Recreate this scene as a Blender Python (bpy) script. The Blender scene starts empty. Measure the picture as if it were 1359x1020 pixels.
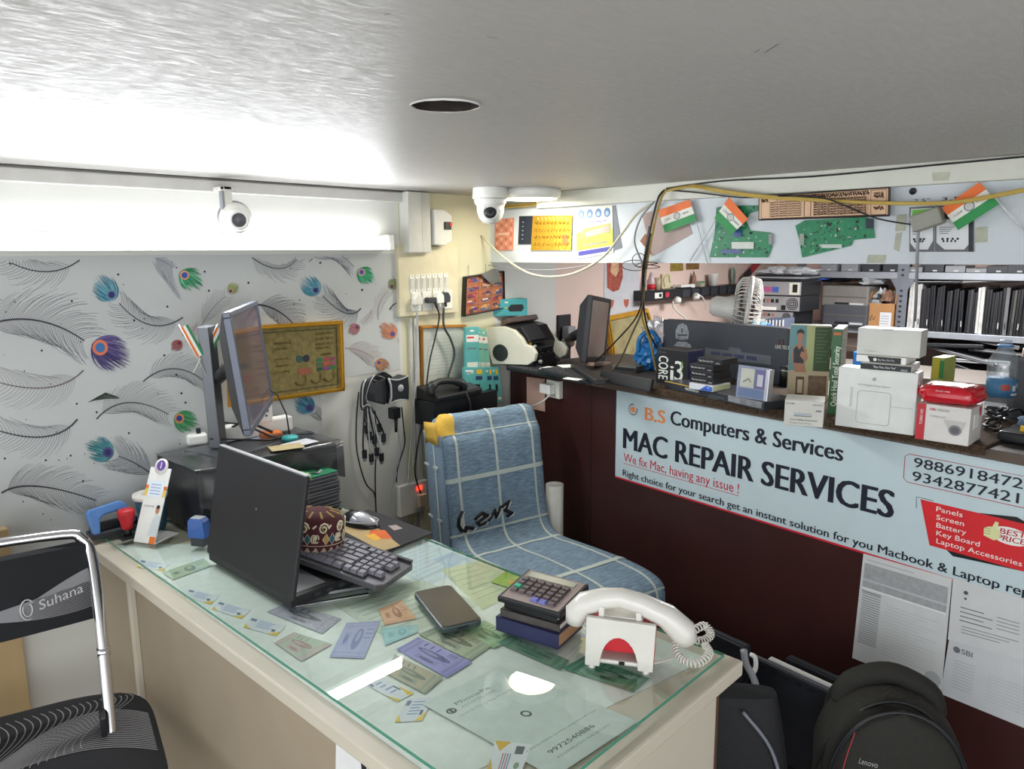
import bpy, bmesh, math, random
from mathutils import Vector, Matrix, noise
random.seed(7)
PI = math.pi
SC = bpy.context.scene
COL = SC.collection
# ------------------------------------------------------------------ camera
CAMZ = 1.5
FPX, CX, CY = 1000.0, 679.5, 510.0
def _n(v): return v.normalized()
_a = Vector((1640 - CX, 328 - CY, FPX)); _b = Vector((-380 - CX, 343 - CY, FPX))
_up = _n(_a.cross(_b))
if _up.y > 0: _up = -_up
_X = _n(_a); _Y = _up.cross(_X)
# rows: world axes expressed in camera (x right, y down, z forward) coordinates
R3 = Matrix((_X, _Y, _up))
cr = R3 @ Vector((1, 0, 0)); cu = R3 @ Vector((0, -1, 0)); cf = R3 @ Vector((0, 0, 1))
cam = bpy.data.cameras.new('camera'); camo = bpy.data.objects.new('camera', cam); COL.objects.link(camo)
camo.matrix_world = Matrix(((cr.x, cu.x, -cf.x, 0), (cr.y, cu.y, -cf.y, 0), (cr.z, cu.z, -cf.z, CAMZ), (0, 0, 0, 1)))
cam.sensor_fit = 'HORIZONTAL'; cam.sensor_width = 36.0; cam.lens = 36.0 * FPX / 1359.0
cam.clip_start = 0.02; cam.clip_end = 60
SC.camera = camo
# ------------------------------------------------------------------ world, exposure, lights
SC.view_settings.view_transform = 'Standard'; SC.view_settings.look = 'None'
SC.view_settings.gamma = 1.0; SC.view_settings.use_curve_mapping = False
SC.view_settings.exposure = 0.62
SC.cycles.max_bounces = 8; SC.cycles.diffuse_bounces = 4; SC.cycles.transparent_max_bounces = 12
SC.cycles.sample_clamp_indirect = 4.0
SC.cycles.use_denoising = True
w = bpy.data.worlds.new('daylight'); SC.world = w; w.use_nodes = True
w.node_tree.nodes['Background'].inputs[0].default_value = (0.93, 0.96, 1.0, 1)
w.node_tree.nodes['Background'].inputs[1].default_value = 1.45
def area(name, loc, rot, sx, sy, power, col=(1, 1, 1)):
    l = bpy.data.lights.new(name, 'AREA'); l.shape = 'RECTANGLE'; l.size = sx; l.size_y = sy
    l.energy = power; l.color = col
    o = bpy.data.objects.new(name, l); COL.objects.link(o); o.location = loc; o.rotation_euler = rot
    return o
TUBE_E = 8.5; DISC_E = 7.0; PANEL_E = 7.0
area('entrance_fill', (-1.15, -0.9, 1.25), (math.radians(78), 0, math.radians(-52)), 1.6, 0.8, 9.0, (0.93, 0.97, 1.0))  # unseen fill lamp behind the camera, standing in for shop entrance daylight

# ------------------------------------------------------------------ photo geometry helpers (real planes in metres)
def ray(px, py): return R3 @ Vector((px - CX, py - CY, FPX))
C0 = Vector((0, 0, CAMZ))
def atZ(px, py, z): d = ray(px, py); return C0 + d * ((z - CAMZ) / d.z)
def atY(px, py, y): d = ray(px, py); return C0 + d * (y / d.y)
def atX(px, py, x): d = ray(px, py); return C0 + d * (x / d.x)
def atP(px, py, o, n): d = ray(px, py); return C0 + d * ((o - C0).dot(n) / d.dot(n))
# ------------------------------------------------------------------ materials
def lin(c):
    if isinstance(c, str):
        c = [int(c[i:i + 2], 16) / 255 for i in (0, 2, 4)]
    return tuple((x / 12.92 if x <= 0.04045 else ((x + 0.055) / 1.055) ** 2.4) for x in c) + (1,)
MC = {}
def mat(c, rough=0.5, metal=0.0, var=0.06, scale=18.0, bump=0.0, stretch=None, emit=0.0, key=None, coat=0.0, spec=0.5, sheen=0.0):
    k = (c, rough, metal, var, scale, bump, stretch, emit, coat, spec, sheen)
    if k in MC: return MC[k]
    m = bpy.data.materials.new('mat_%s' % (c if isinstance(c, str) else 'c')); m.use_nodes = True
    nt = m.node_tree; b = nt.nodes['Principled BSDF']
    L = lin(c)
    b.inputs['Base Color'].default_value = L
    b.inputs['Roughness'].default_value = rough; b.inputs['Metallic'].default_value = metal
    b.inputs['Coat Weight'].default_value = coat; b.inputs['Specular IOR Level'].default_value = spec
    b.inputs['Sheen Weight'].default_value = sheen
    if emit:
        b.inputs['Emission Color'].default_value = L; b.inputs['Emission Strength'].default_value = emit
    elif var or bump:
        tc = nt.nodes.new('ShaderNodeTexCoord'); mp = nt.nodes.new('ShaderNodeMapping')
        nt.links.new(tc.outputs['Object'], mp.inputs[0])
        if stretch: mp.inputs['Scale'].default_value = stretch
        nz = nt.nodes.new('ShaderNodeTexNoise'); nz.inputs['Scale'].default_value = scale; nz.inputs['Detail'].default_value = 5
        nt.links.new(mp.outputs[0], nz.inputs['Vector'])
        if var:
            mr = nt.nodes.new('ShaderNodeMapRange'); mr.inputs[1].default_value = 0.3; mr.inputs[2].default_value = 0.7
            mr.inputs[3].default_value = 1 - var; mr.inputs[4].default_value = 1 + var
            nt.links.new(nz.outputs[0], mr.inputs[0])
            mx = nt.nodes.new('ShaderNodeMix'); mx.data_type = 'RGBA'; mx.blend_type = 'MULTIPLY'; mx.inputs[0].default_value = 1
            mx.inputs[6].default_value = L; nt.links.new(mr.outputs[0], mx.inputs[7]); nt.links.new(mx.outputs[2], b.inputs['Base Color'])
        if bump:
            bp = nt.nodes.new('ShaderNodeBump'); bp.inputs['Strength'].default_value = bump; bp.inputs['Distance'].default_value = 0.004
            nt.links.new(nz.outputs[0], bp.inputs['Height']); nt.links.new(bp.outputs[0], b.inputs['Normal'])
    MC[k] = m
    return m
def glassy(name, tint, rough=0.0, ior=1.5, extra=0.0, veil=0.0):
    """thin clear sheet: tinted see-through with a fresnel reflection"""
    m = bpy.data.materials.new(name); m.use_nodes = True; nt = m.node_tree
    for n in list(nt.nodes): nt.nodes.remove(n)
    out = nt.nodes.new('ShaderNodeOutputMaterial'); tr = nt.nodes.new('ShaderNodeBsdfTransparent'); tr.inputs[0].default_value = tint
    gl = nt.nodes.new('ShaderNodeBsdfGlossy'); gl.inputs['Roughness'].default_value = rough
    fr = nt.nodes.new('ShaderNodeFresnel'); ge = nt.nodes.new('ShaderNodeNewGeometry'); mi = nt.nodes.new('ShaderNodeMapRange')
    mi.inputs[3].default_value = ior; mi.inputs[4].default_value = 1 / ior; nt.links.new(ge.outputs['Backfacing'], mi.inputs[0]); nt.links.new(mi.outputs[0], fr.inputs[0])
    ad = nt.nodes.new('ShaderNodeMath'); ad.operation = 'ADD'; ad.use_clamp = True; ad.inputs[1].default_value = extra
    nt.links.new(fr.outputs[0], ad.inputs[0])
    mx = nt.nodes.new('ShaderNodeMixShader'); nt.links.new(ad.outputs[0], mx.inputs[0])
    nt.links.new(tr.outputs[0], mx.inputs[1]); nt.links.new(gl.outputs[0], mx.inputs[2])
    last = mx
    if veil:
        df = nt.nodes.new('ShaderNodeBsdfDiffuse'); df.inputs[0].default_value = (0.8, 0.85, 0.88, 1)
        m2 = nt.nodes.new('ShaderNodeMixShader'); m2.inputs[0].default_value = veil
        nt.links.new(mx.outputs[0], m2.inputs[1]); nt.links.new(df.outputs[0], m2.inputs[2]); last = m2
    nt.links.new(last.outputs[0], out.inputs[0])
    return m
WHITE = mat('e9e8e2', 0.5); OFFW = mat('d9d8ce', 0.55); BLACK = mat('17181b', 0.45); BLKP = mat('202226', 0.35)
DKG = mat('35383d', 0.5); GREY = mat('8b8e92', 0.5); LGREY = mat('b9bcbd', 0.5); CHROME = mat('e2e2e6', 0.12, 1.0, 0)
STEEL = mat('a9acb2', 0.35, 0.9); PAPER = mat('e4e5e2', 0.75); CARD = mat('b98a56', 0.85, bump=0.15); GOLD = mat('c9962f', 0.3, 0.85, bump=0.1)
RED = mat('c8202b', 0.45); TEAL = mat('2fa6a4', 0.4); BLUE = mat('2a5ea8', 0.45); GREEN = mat('1f7a45', 0.5); CREAM = mat('d8d0b2', 0.5)
INK = mat('15161c', 0.7, var=0); INKG = mat('70747a', 0.7, var=0); ORANGE = mat('e8792a', 0.6, var=0); YEL = mat('e0b52c', 0.5)
PCBG = mat('1c7a50', 0.4, var=0.2, scale=60); CLEAR = glassy('clear_plastic', (0.93, 0.95, 0.96, 1), 0.08, 1.45, 0.05)
# ------------------------------------------------------------------ mesh builder
TXT = {}; CAPH = [1.0]
def text_geo(s, bold=0.0):
    bold = 0.0
    if CAPH[0] == 1.0 and s != 'H': TXT.clear(); CAPH[0] = max(v.y for v in text_geo('H')[0]) / .72; TXT.clear()
    k = (s, bold)
    if k not in TXT:
        cu_ = bpy.data.curves.new('txt', 'FONT'); cu_.body = s; cu_.size = 1; cu_.offset = bold; cu_.resolution_u = 3
        o = bpy.data.objects.new('txt', cu_); me = o.to_mesh()
        vs = [v.co.copy() for v in me.vertices]; fs = [tuple(p.vertices) for p in me.polygons]
        o.to_mesh_clear(); bpy.data.objects.remove(o); bpy.data.curves.remove(cu_)
        if not vs: TXT[k] = ([], []); return TXT[k]
        x0 = min(v.x for v in vs); x1 = max(v.x for v in vs)
        for v in vs: v.x = (v.x - x0) / (x1 - x0)
        for v in vs: v.y /= CAPH[0]
        TXT[k] = (vs, fs)
    return TXT[k]
class MB:
    def __init__(s): s.v = []; s.f = []; s.m = []; s.sm = []; s.mats = []; s.M = Matrix()
    def mi(s, m):
        if m not in s.mats: s.mats.append(m)
        return s.mats.index(m)
    def add(s, m, vs, fs, smooth=False):
        b = len(s.v); s.v += [s.M @ Vector(v) for v in vs]; i = s.mi(m)
        for f in fs: s.f.append(tuple(b + j for j in f)); s.m.append(i); s.sm.append(smooth)
        return s
    def box(s, m, x, y, z):
        (x0, x1), (y0, y1), (z0, z1) = x, y, z
        return s.add(m, [(x0, y0, z0), (x1, y0, z0), (x1, y1, z0), (x0, y1, z0), (x0, y0, z1), (x1, y0, z1), (x1, y1, z1), (x0, y1, z1)],
            [(0, 3, 2, 1), (4, 5, 6, 7), (0, 1, 5, 4), (1, 2, 6, 5), (2, 3, 7, 6), (3, 0, 4, 7)])
    def hexa(s, m, p):  # 8 corners: bottom 4 ccw from above, top 4
        return s.add(m, p, [(0, 3, 2, 1), (4, 5, 6, 7), (0, 1, 5, 4), (1, 2, 6, 5), (2, 3, 7, 6), (3, 0, 4, 7)])
    def prism(s, m, pts, y0, y1, smooth=False):  # outline (x,z), extruded along y (y0 = front)
        n = len(pts)
        a = 0.5 * sum(pts[i][0] * pts[(i + 1) % n][1] - pts[(i + 1) % n][0] * pts[i][1] for i in range(n))
        if a < 0: pts = pts[::-1]
        vs = [(x, y0, z) for x, z in pts] + [(x, y1, z) for x, z in pts]
        b = len(s.v); s.add(m, vs, [tuple(range(n)), tuple(range(2 * n - 1, n - 1, -1))])
        i = s.mi(m)
        for k in range(n):
            s.f.append((b + (k + 1) % n, b + k, b + n + k, b + n + (k + 1) % n)); s.m.append(i); s.sm.append(smooth)
        return s
    def prismz(s, m, pts, z0, z1, smooth=False):  # outline (x,y) extruded up
        n = len(pts)
        a = 0.5 * sum(pts[i][0] * pts[(i + 1) % n][1] - pts[(i + 1) % n][0] * pts[i][1] for i in range(n))
        if a < 0: pts = pts[::-1]
        b = len(s.v); s.add(m, [(x, y, z0) for x, y in pts] + [(x, y, z1) for x, y in pts], [tuple(range(n - 1, -1, -1)), tuple(range(n, 2 * n))])
        i = s.mi(m)
        for k in range(n):
            s.f.append((b + k, b + (k + 1) % n, b + n + (k + 1) % n, b + n + k)); s.m.append(i); s.sm.append(smooth)
        return s
    def flat(s, m, pts, y=0.0):  # flat print on the x,z face, facing -y
        n = len(pts)
        a = sum(pts[i][0] * pts[(i + 1) % n][1] - pts[(i + 1) % n][0] * pts[i][1] for i in range(n))
        if a < 0: pts = pts[::-1]
        return s.add(m, [(x, y, z) for x, z in pts], [tuple(range(n))])
    def rect(s, m, x0, x1, z0, z1, y=0.0): return s.flat(m, [(x0, z0), (x1, z0), (x1, z1), (x0, z1)], y)
    def disc(s, m, cx, cz, rx, rz=None, y=0.0, n=18):
        rz = rz or rx
        return s.flat(m, [(cx + rx * math.cos(2 * PI * i / n), cz + rz * math.sin(2 * PI * i / n)) for i in range(n)], y)
    def tube(s, m, pts, r, n=6, caps=True, closed=False):
        pts = [Vector(p) for p in pts]; N = len(pts); rs = r if isinstance(r, (list, tuple)) else [r] * N
        vs = []; up = None
        for i, p in enumerate(pts):
            t = (pts[(i + 1) % N if closed else min(i + 1, N - 1)] - pts[(i - 1) if (closed or i) else 0])
            if t.length < 1e-9: t = Vector((0, 0, 1))
            t.normalize()
            if up is None: up = Vector((0, 0, 1)) if abs(t.z) < 0.9 else Vector((1, 0, 0))
            a = t.cross(up)
            if a.length < 1e-6: a = t.orthogonal()
            a.normalize(); b = t.cross(a).normalized(); up = -b
            up = b.cross(t) if False else a.cross(t)
            for k in range(n):
                q = 2 * PI * k / n; vs.append(p + a * (rs[i] * math.cos(q)) + b * (rs[i] * math.sin(q)))
        fs = []
        for i in range(N if closed else N - 1):
            j = (i + 1) % N
            for k in range(n): fs.append((i * n + k, i * n + (k + 1) % n, j * n + (k + 1) % n, j * n + k))
        if caps and not closed: fs += [tuple(range(n - 1, -1, -1)), tuple(range((N - 1) * n, N * n))]
        return s.add(m, vs, fs, True)
    def lathe(s, m, prof, c=(0, 0, 0), ax='z', n=20, sx=1.0, sy=1.0, smooth=True):  # prof: (r, h)
        vs = []
        for r, h in prof:
            for k in range(n):
                q = 2 * PI * k / n; a = r * math.cos(q) * sx; b = r * math.sin(q) * sy
                vs.append({'z': (a, b, h), 'y': (a, h, b), 'x': (h, a, b)}[ax])
        c = Vector(c); vs = [Vector(v) + c for v in vs]; fs = []
        for i in range(len(prof) - 1):
            for k in range(n): fs.append((i * n + k, i * n + (k + 1) % n, (i + 1) * n + (k + 1) % n, (i + 1) * n + k))
        fs += [tuple(range(n - 1, -1, -1)), tuple(range((len(prof) - 1) * n, len(prof) * n))]
        return s.add(m, vs, fs, smooth)
    def grid(s, m, fn, nu, nv, smooth=True, closed_u=False, mf=None):
        vs = [fn(i / (nu if closed_u else nu - 1), j / (nv - 1)) for j in range(nv) for i in range(nu)]
        b = len(s.v); s.v += [s.M @ Vector(v) for v in vs]
        for j in range(nv - 1):
            for i in range(nu if closed_u else nu - 1):
                i2 = (i + 1) % nu
                s.f.append((b + j * nu + i, b + j * nu + i2, b + (j + 1) * nu + i2, b + (j + 1) * nu + i))
                s.m.append(s.mi(mf(i, j) if mf else m)); s.sm.append(smooth)
        return s
    def text(s, m, body, x0, x1, z0, h, y=-0.0008, bold=0.0, it=0.0, tilt=0.0):
        """lettering on the x,z face: fitted from x0 to x1, baseline z0, cap height h"""
        vs, fs = text_geo(body, bold); k = h / 0.72; ct, st = math.cos(tilt), math.sin(tilt)
        out = []
        if bold:
            e = bold * k * .62; s.text(m, body, x0 + e, x1 + e, z0, h, y - .00008, 0, it, tilt); s.text(m, body, x0 - e, x1 - e, z0, h, y - .00016, 0, it, tilt)
        for v in vs:
            a = (x1 - x0) * v.x + it * v.y * k; b = v.y * k
            out.append((x0 + a * ct - b * st, y, z0 + a * st + b * ct))
        return s.add(m, out, fs)
    def build(s, name, parent=None, bevel=0.0, seg=2, sub=0, solid=0.0):
        me = bpy.data.meshes.new(name); me.from_pydata([tuple(v) for v in s.v], [], s.f)
        for m in s.mats: me.materials.append(m)
        me.polygons.foreach_set('material_index', s.m); me.polygons.foreach_set('use_smooth', s.sm); me.update()
        o = bpy.data.objects.new(name, me); COL.objects.link(o)
        if solid:
            d = o.modifiers.new('solid', 'SOLIDIFY'); d.thickness = solid; d.offset = -1
        if bevel:
            d = o.modifiers.new('bevel', 'BEVEL'); d.width = bevel; d.segments = seg; d.limit_method = 'ANGLE'; d.angle_limit = 0.8
        if sub:
            d = o.modifiers.new('sub', 'SUBSURF'); d.levels = sub; d.render_levels = sub
        if parent is not None: o.parent = parent
        return o
def frame(o, u, tilt=0.0, roll=0.0):
    """x along u (horizontal), y away, z up; tilt leans the top away, roll turns it in its own plane"""
    u = Vector((u[0], u[1], 0)).normalized(); y = Vector((-u.y, u.x, 0))
    m = Matrix(((u.x, y.x, 0, o[0]), (u.y, y.y, 0, o[1]), (0, 0, 1, o[2]), (0, 0, 0, 1)))
    return m @ Matrix.Rotation(-tilt, 4, 'X') @ Matrix.Rotation(roll, 4, 'Y')
ORD = 'first second third fourth fifth sixth seventh eighth ninth tenth eleventh twelfth thirteenth fourteenth fifteenth sixteenth seventeenth eighteenth nineteenth twentieth last'.split()
def thing(name, label, cat, M=None, group=None):
    o = bpy.data.objects.new(name, None); COL.objects.link(o); o.empty_display_size = 0.02
    if M is not None: o.matrix_world = M if isinstance(M, Matrix) else Matrix.Translation(M)
    o['label'] = label; o['category'] = cat
    if group: o['group'] = group
    o['_'] = 0; del o['_']
    return o
def tag(o, label, cat, group=None, M=None):
    o['label'] = label; o['category'] = cat
    if group: o['group'] = group
    if M is not None: o.matrix_world = M
    return o
def struct(o): o['kind'] = 'structure'; return o
def loc(T, px, py, y=0.0):
    """photo point -> (x, z) on the plane y of a thing's own frame"""
    M = T.matrix_world if hasattr(T, 'matrix_world') else T
    M = M.copy() if isinstance(T, Matrix) else T.matrix_basis.copy()
    Mi = M.inverted(); o = Mi @ C0; d = Mi.to_3x3() @ ray(px, py); t = (y - o.y) / d.y
    p = o + d * t; return (p.x, p.z)
def locs(T, pts, y=0.0): return [loc(T, a, b, y) for a, b in pts]
def base(A, B, z):
    a = atZ(A[0], A[1], z); b = atZ(B[0], B[1], z); return a, (b - a).to_2d().normalized(), (b - a).length
UW = (1, 0)          # left wall: things face -Y
UH = (0, -1)         # header: things face -X
LW = 2.15            # left wall plane Y
UC = Vector((-0.137, -0.99)).normalized()   # counter front, running right
DZ = 0.77            # top of the desk glass
CEIL = 1.715
# ================================================================== THE ROOM
XB, YB, XF = -1.6, -1.3, 4.78
def streaky(name, c, rough, streak=0.12):
    m = mat(c, rough, 0, 0.05, 1.6, 0.0, None); m = m.copy(); m.name = name; nt = m.node_tree; b = nt.nodes['Principled BSDF']
    tc = nt.nodes.new('ShaderNodeTexCoord'); mp = nt.nodes.new('ShaderNodeMapping'); mp.inputs['Scale'].default_value = (9, 34, 9); mp.inputs['Rotation'].default_value = (0, 0, 0.25)
    nz = nt.nodes.new('ShaderNodeTexNoise'); nz.inputs['Scale'].default_value = 3.5; nz.inputs['Detail'].default_value = 8; nz.inputs['Roughness'].default_value = 0.7
    nt.links.new(tc.outputs['Object'], mp.inputs[0]); nt.links.new(mp.outputs[0], nz.inputs['Vector'])
    mr = nt.nodes.new('ShaderNodeMapRange'); mr.inputs[1].default_value = 0.35; mr.inputs[2].default_value = 0.7; mr.inputs[3].default_value = rough - 0.1; mr.inputs[4].default_value = rough + streak
    nt.links.new(nz.outputs[0], mr.inputs[0]); nt.links.new(mr.outputs[0], b.inputs['Roughness'])
    bp = nt.nodes.new('ShaderNodeBump'); bp.inputs['Strength'].default_value = 0.28; bp.inputs['Distance'].default_value = 0.003
    nt.links.new(nz.outputs[0], bp.inputs['Height']); nt.links.new(bp.outputs[0], b.inputs['Normal'])
    return m
CEILM = streaky('ceiling_laminate', 'b5b2ad', 0.46, .2)
FLOORM = mat('7b7268', 0.5, var=0.1, scale=6)
WALLW = mat('d6d6cf', 0.6, var=0.03, scale=3); WALLC = mat('d3cfb0', 0.6, var=0.03, scale=4); PINK = mat('e6cdc2', 0.65, var=0.03, scale=3)
# floor
m = MB(); m.box(FLOORM, (XB, XF), (YB, LW), (-0.05, 0)); struct(m.build('floor'))
# ceiling with the torn round hole
hc = atZ(591, 140, CEIL); a0 = atZ(545, 139, CEIL); a1 = atZ(637, 141, CEIL)
hr = (a1 - a0).length / 2; n = 24; ring = []
for i in range(n):
    q = 2 * PI * i / n; r = hr * (1 + 0.04 * math.sin(5 * q) + random.uniform(-.02, .02)); ring.append((hc.x + r * math.cos(q), hc.y + r * math.sin(q)))
m = MB(); vs = []
for i in range(n):
    q = 2 * PI * i / n; c, s_ = math.cos(q), math.sin(q); k = 1 / max(abs(c), abs(s_)); vs.append((hc.x + 0.3 * k * c, hc.y + 0.3 * k * s_))
allv = [(x, y, CEIL) for x, y in ring] + [(x, y, CEIL) for x, y in vs] + [(x, y, CEIL + .018) for x, y in ring]
m.add(CEILM, allv, [(i, (i + 1) % n, n + (i + 1) % n, n + i) for i in range(n)]); m.add(mat('2e2823', .95, var=.3, scale=60, bump=.5), allv, [(i, 2 * n + i, 2 * n + (i + 1) % n, (i + 1) % n) for i in range(n)])  # inner wall of the hole coloured dark to stand for the shade inside
for (x0, x1, y0, y1) in ((XB, hc.x - .3, YB, LW), (hc.x + .3, XF, YB, LW), (hc.x - .3, hc.x + .3, YB, hc.y - .3), (hc.x - .3, hc.x + .3, hc.y + .3, LW)):
    m.add(CEILM, [(x0, y0, CEIL), (x1, y0, CEIL), (x1, y1, CEIL), (x0, y1, CEIL)], [(0, 3, 2, 1)])
CE = struct(m.build('ceiling'))
m = MB(); SL_ = mat('3a342f', .9, var=.3, scale=30, bump=.4); m.box(SL_, (XB, XF), (YB, LW), (CEIL + .06, CEIL + .10)); m.box(SL_, (hc.x - .15, hc.x + .15), (hc.y - .15, hc.y - .12), (CEIL + .002, CEIL + .06)); m.box(SL_, (hc.x - .15, hc.x + .15), (hc.y + .12, hc.y + .15), (CEIL + .002, CEIL + .06)); m.box(SL_, (hc.x - .15, hc.x - .12), (hc.y - .12, hc.y + .12), (CEIL + .002, CEIL + .06)); m.box(SL_, (hc.x + .12, hc.x + .15), (hc.y - .12, hc.y + .12), (CEIL + .002, CEIL + .06)); m.build('slab', CE)  # slab over the ceiling; side boxes added to keep light out of the hole
m = MB(); P = []   # chipped plaster rim of the hole
for i in range(n + 1):
    q = 2 * PI * (i % n) / n; P.append((hc.x + hr * 1.01 * math.cos(q), hc.y + hr * 1.01 * math.sin(q), CEIL - .0005))
m.tube(mat('d7d5cf', .9, bump=.5), P[:-1], [random.uniform(.0004, .0010) + (.0022 * random.uniform(.4, 1) if math.cos(2 * PI * q_ / n - math.atan2(-hc.y, -hc.x)) > .1 else 0) for q_ in range(n)], 5, closed=True); m.build('chipped_rim', CE)
m = MB(); DSC = mat('4a4642', .8, var=0)   # scuffs
for (x0, y0, x1, y1) in ((1001, 70, 1008, 66), (1015, 70, 1034, 58), (646, 49, 660, 51), (510, 20, 518, 18), (240, 137, 253, 134)):
    p, q = atZ(x0, y0, CEIL - .0006), atZ(x1, y1, CEIL - .0006); d = (q - p).normalized(); s_ = Vector((-d.y, d.x, 0)) * .0005
    m.add(DSC, [p - s_, q - s_, q + s_, p + s_], [(0, 3, 2, 1)])
m.build('scuff_mark', CE)['kind'] = 'stuff'
# walls
xp = atY(738, 400, LW).x; xc = atY(532, 400, LW).x; xc2 = atY(657, 420, LW).x
m = MB(); T_ = .12
m.box(WALLW, (XB, xc), (LW, LW + T_), (0, CEIL + .04)); m.box(WALLC, (xc, xc2), (LW, LW + T_), (0, CEIL + .04)); m.box(WALLW, (xc2, xp), (LW, LW + T_), (0, CEIL + .04)); m.box(PINK, (xp, XF), (LW, LW + T_), (0, CEIL + .04))
WL = struct(m.build('wall_left'))
m = MB(); m.box(PINK, (XF, XF + T_), (YB, LW + T_), (0, CEIL + .04)); struct(m.build('wall_far'))
m = MB(); m.box(WALLW, (.9, XF), (YB - T_, YB), (0, CEIL + .04)); struct(m.build('wall_right'))
# cornice along the left wall, slightly sagging, and timber post at the left
m = MB()
m.box(mat('cfcdc8', .5), (XB, xc + .06), (LW - .022, LW), (CEIL - .04, CEIL - .006)); m.box(mat('55524e', .7), (XB, xc + .06), (LW - .026, LW), (CEIL - .006, CEIL)); struct(m.build('trim_1', None, .003))
pa = atY(36, 925, LW).x; m = MB(); m.box(mat('b99f74', .6, bump=.1, var=.1, scale=8, stretch=(1, 1, .1)), (pa - .13, pa), (LW - .03, LW), (0, .84)); m.box(mat('8d7850', .6), (pa - .10, pa - .085), (LW - .034, LW - .03), (0, .84))
struct(m.build('trim_2', None, .003))
# wallpaper with peacock feathers
TW = Matrix.Identity(4); TW.translation = (0, LW, 0)
WP = mat('c3c6c4', .5, var=.025, scale=5)
x1 = atY(529, 440, LW).x; xm = atY(426, 540, LW).x
m = MB(); m.prism(WP, [(XB, .74), (xm, .74), (xm, 1.087), (x1, 1.087), (x1, 1.50), (XB, 1.50)], LW - .002, LW); WPO = struct(m.build('trim_3'))
FC = {}
def fc(c): 
    return mat(c, .6, var=0)
def bez(a, b, c, t): return ((1 - t) ** 2 * a[0] + 2 * t * (1 - t) * b[0] + t * t * c[0], (1 - t) ** 2 * a[1] + 2 * t * (1 - t) * b[1] + t * t * c[1])
fm = MB(); layer = [0]
def wpt(p, o): q = atY(p[0], p[1], LW - o); return (q.x, q.y, q.z)
def strip(m, c, pts, w0, w1, o=.0028, curve=None):
    vs = []; n = len(pts)
    for i, p in enumerate(pts):
        a = pts[max(0, i - 1)]; b = pts[min(n - 1, i + 1)]; dx, dy = b[0] - a[0], b[1] - a[1]; L = math.hypot(dx, dy) or 1
        w_ = (w0 + (w1 - w0) * i / (n - 1)) / 2; vs += [wpt((p[0] - dy / L * w_, p[1] + dx / L * w_), o), wpt((p[0] + dy / L * w_, p[1] - dx / L * w_), o)]
    m.add(c, vs, [(2 * i, 2 * i + 1, 2 * i + 3, 2 * i + 2) for i in range(n - 1)] )
def feather(a, c, mid, length=34, col='50525c', eye=None, tuft=None, er=8, thick=1.5, nb=30, up=1.0, dn=1.0):
    """a = quill end, c = eye end, mid = bend (photo points on the wall plane)"""
    b = (2 * mid[0] - .5 * (a[0] + c[0]), 2 * mid[1] - .5 * (a[1] + c[1])); C = fc(col); CB_ = fc('%02x%02x%02x' % tuple(int(int(col[i:i + 2], 16) * .68 + 0xc3 * .32) for i in (0, 2, 4)))
    strip(fm, C, [bez(a, b, c, i / 12) for i in range(13)], thick * 1.3, thick * .7)
    for i in range(nb):
        t = .12 + .88 * i / nb; p = bez(a, b, c, t); q = bez(a, b, c, min(1, t + .02)); q0 = bez(a, b, c, t - .02); ang = math.atan2(q[1] - q0[1], q[0] - q0[0])
        for sgn in (-1, 1):
            k = up if sgn < 0 else dn
            L = length * 1.25 * k * (.35 + .75 * math.sin(PI * min(1, .12 + t * .8))) * random.uniform(.75, 1.15)
            if L < 4: continue
            pts = []; s0 = ang + sgn * .95; x, y = p
            for j in range(6):
                pts.append((x, y)); aa = s0 - sgn * (.75 * j / 5) + random.uniform(-.04, .04); x += math.cos(aa) * L / 5; y += math.sin(aa) * L / 5
            strip(fm, CB_, pts, .62, .3, .0024)
    if eye:
        e = eye; ang = math.atan2(e[1] - bez(a, b, c, .9)[1], e[0] - bez(a, b, c, .9)[0])
        for k in range(120):
            f = random.uniform(-1, 1); aa = ang + f * 1.35; L = er * random.uniform(2.6, 4.6) * (1 - .30 * abs(f)); x, y = e[0] - math.cos(ang) * er * .8, e[1] - math.sin(ang) * er * .8; pts = []
            for j in range(6):
                pts.append((x, y)); a2 = aa - f * 1.5 * j / 5; x += math.cos(a2) * L / 5; y += math.sin(a2) * L / 5
            strip(fm, fc(random.choice(tuft[0])), pts, er * .26, .3, .0030 + .000015 * k)
        for r, cc, off in ((.8, tuft[1], .0048), (.5, tuft[2], .0052)):
            vs = [wpt((e[0] + er * (1.0 if r < 1 else 1.15) * r * math.cos(ang + q * PI / 8) , e[1] + er * r * math.sin(ang + q * PI / 8)), off) for q in range(16)]
            fm.add(fc(cc), vs, [tuple(range(16))])
TEALT = (('3f7f93', '5aa0b4', '2f6a82', '86b8c6'), '6d8a9c', '27306e'); GRN = (('2f8f62', '49a878', '1f7a4d', '8fc8a4'), 'd79b7e', '3a5aa8')
feather((106, 345), (-40, 310), (40, 358), 26, '4a4a55'); feather((243, 421), (158, 402), (200, 431), 26, '4a4c58', (148, 391), TEALT, 9)
feather((195, 338), (230, 355), (214, 345), 34, '7d8190', (245, 365), GRN, 8, .9, 22, .2, 1.2); feather((268, 432), (300, 392), (280, 412), 16, '777a80', (306, 386), (('a9ad6a', '9aa060', '8a9a60'), 'cf9a80', '3a3a70'), 4, .8, 16)
feather((-30, 436), (112, 452), (42, 424), 46, '3d3b48', (133, 461), (('453a6c', '5a4f85', '6d5f90', '39325c'), 'd9774e', '3f6fa6'), 13, 2.2, 46)
feather((111, 491), (-50, 490), (48, 515), 30, '6d5f62'); feather((103, 556), (-50, 552), (45, 580), 28, '45444c', thick=2)
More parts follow.
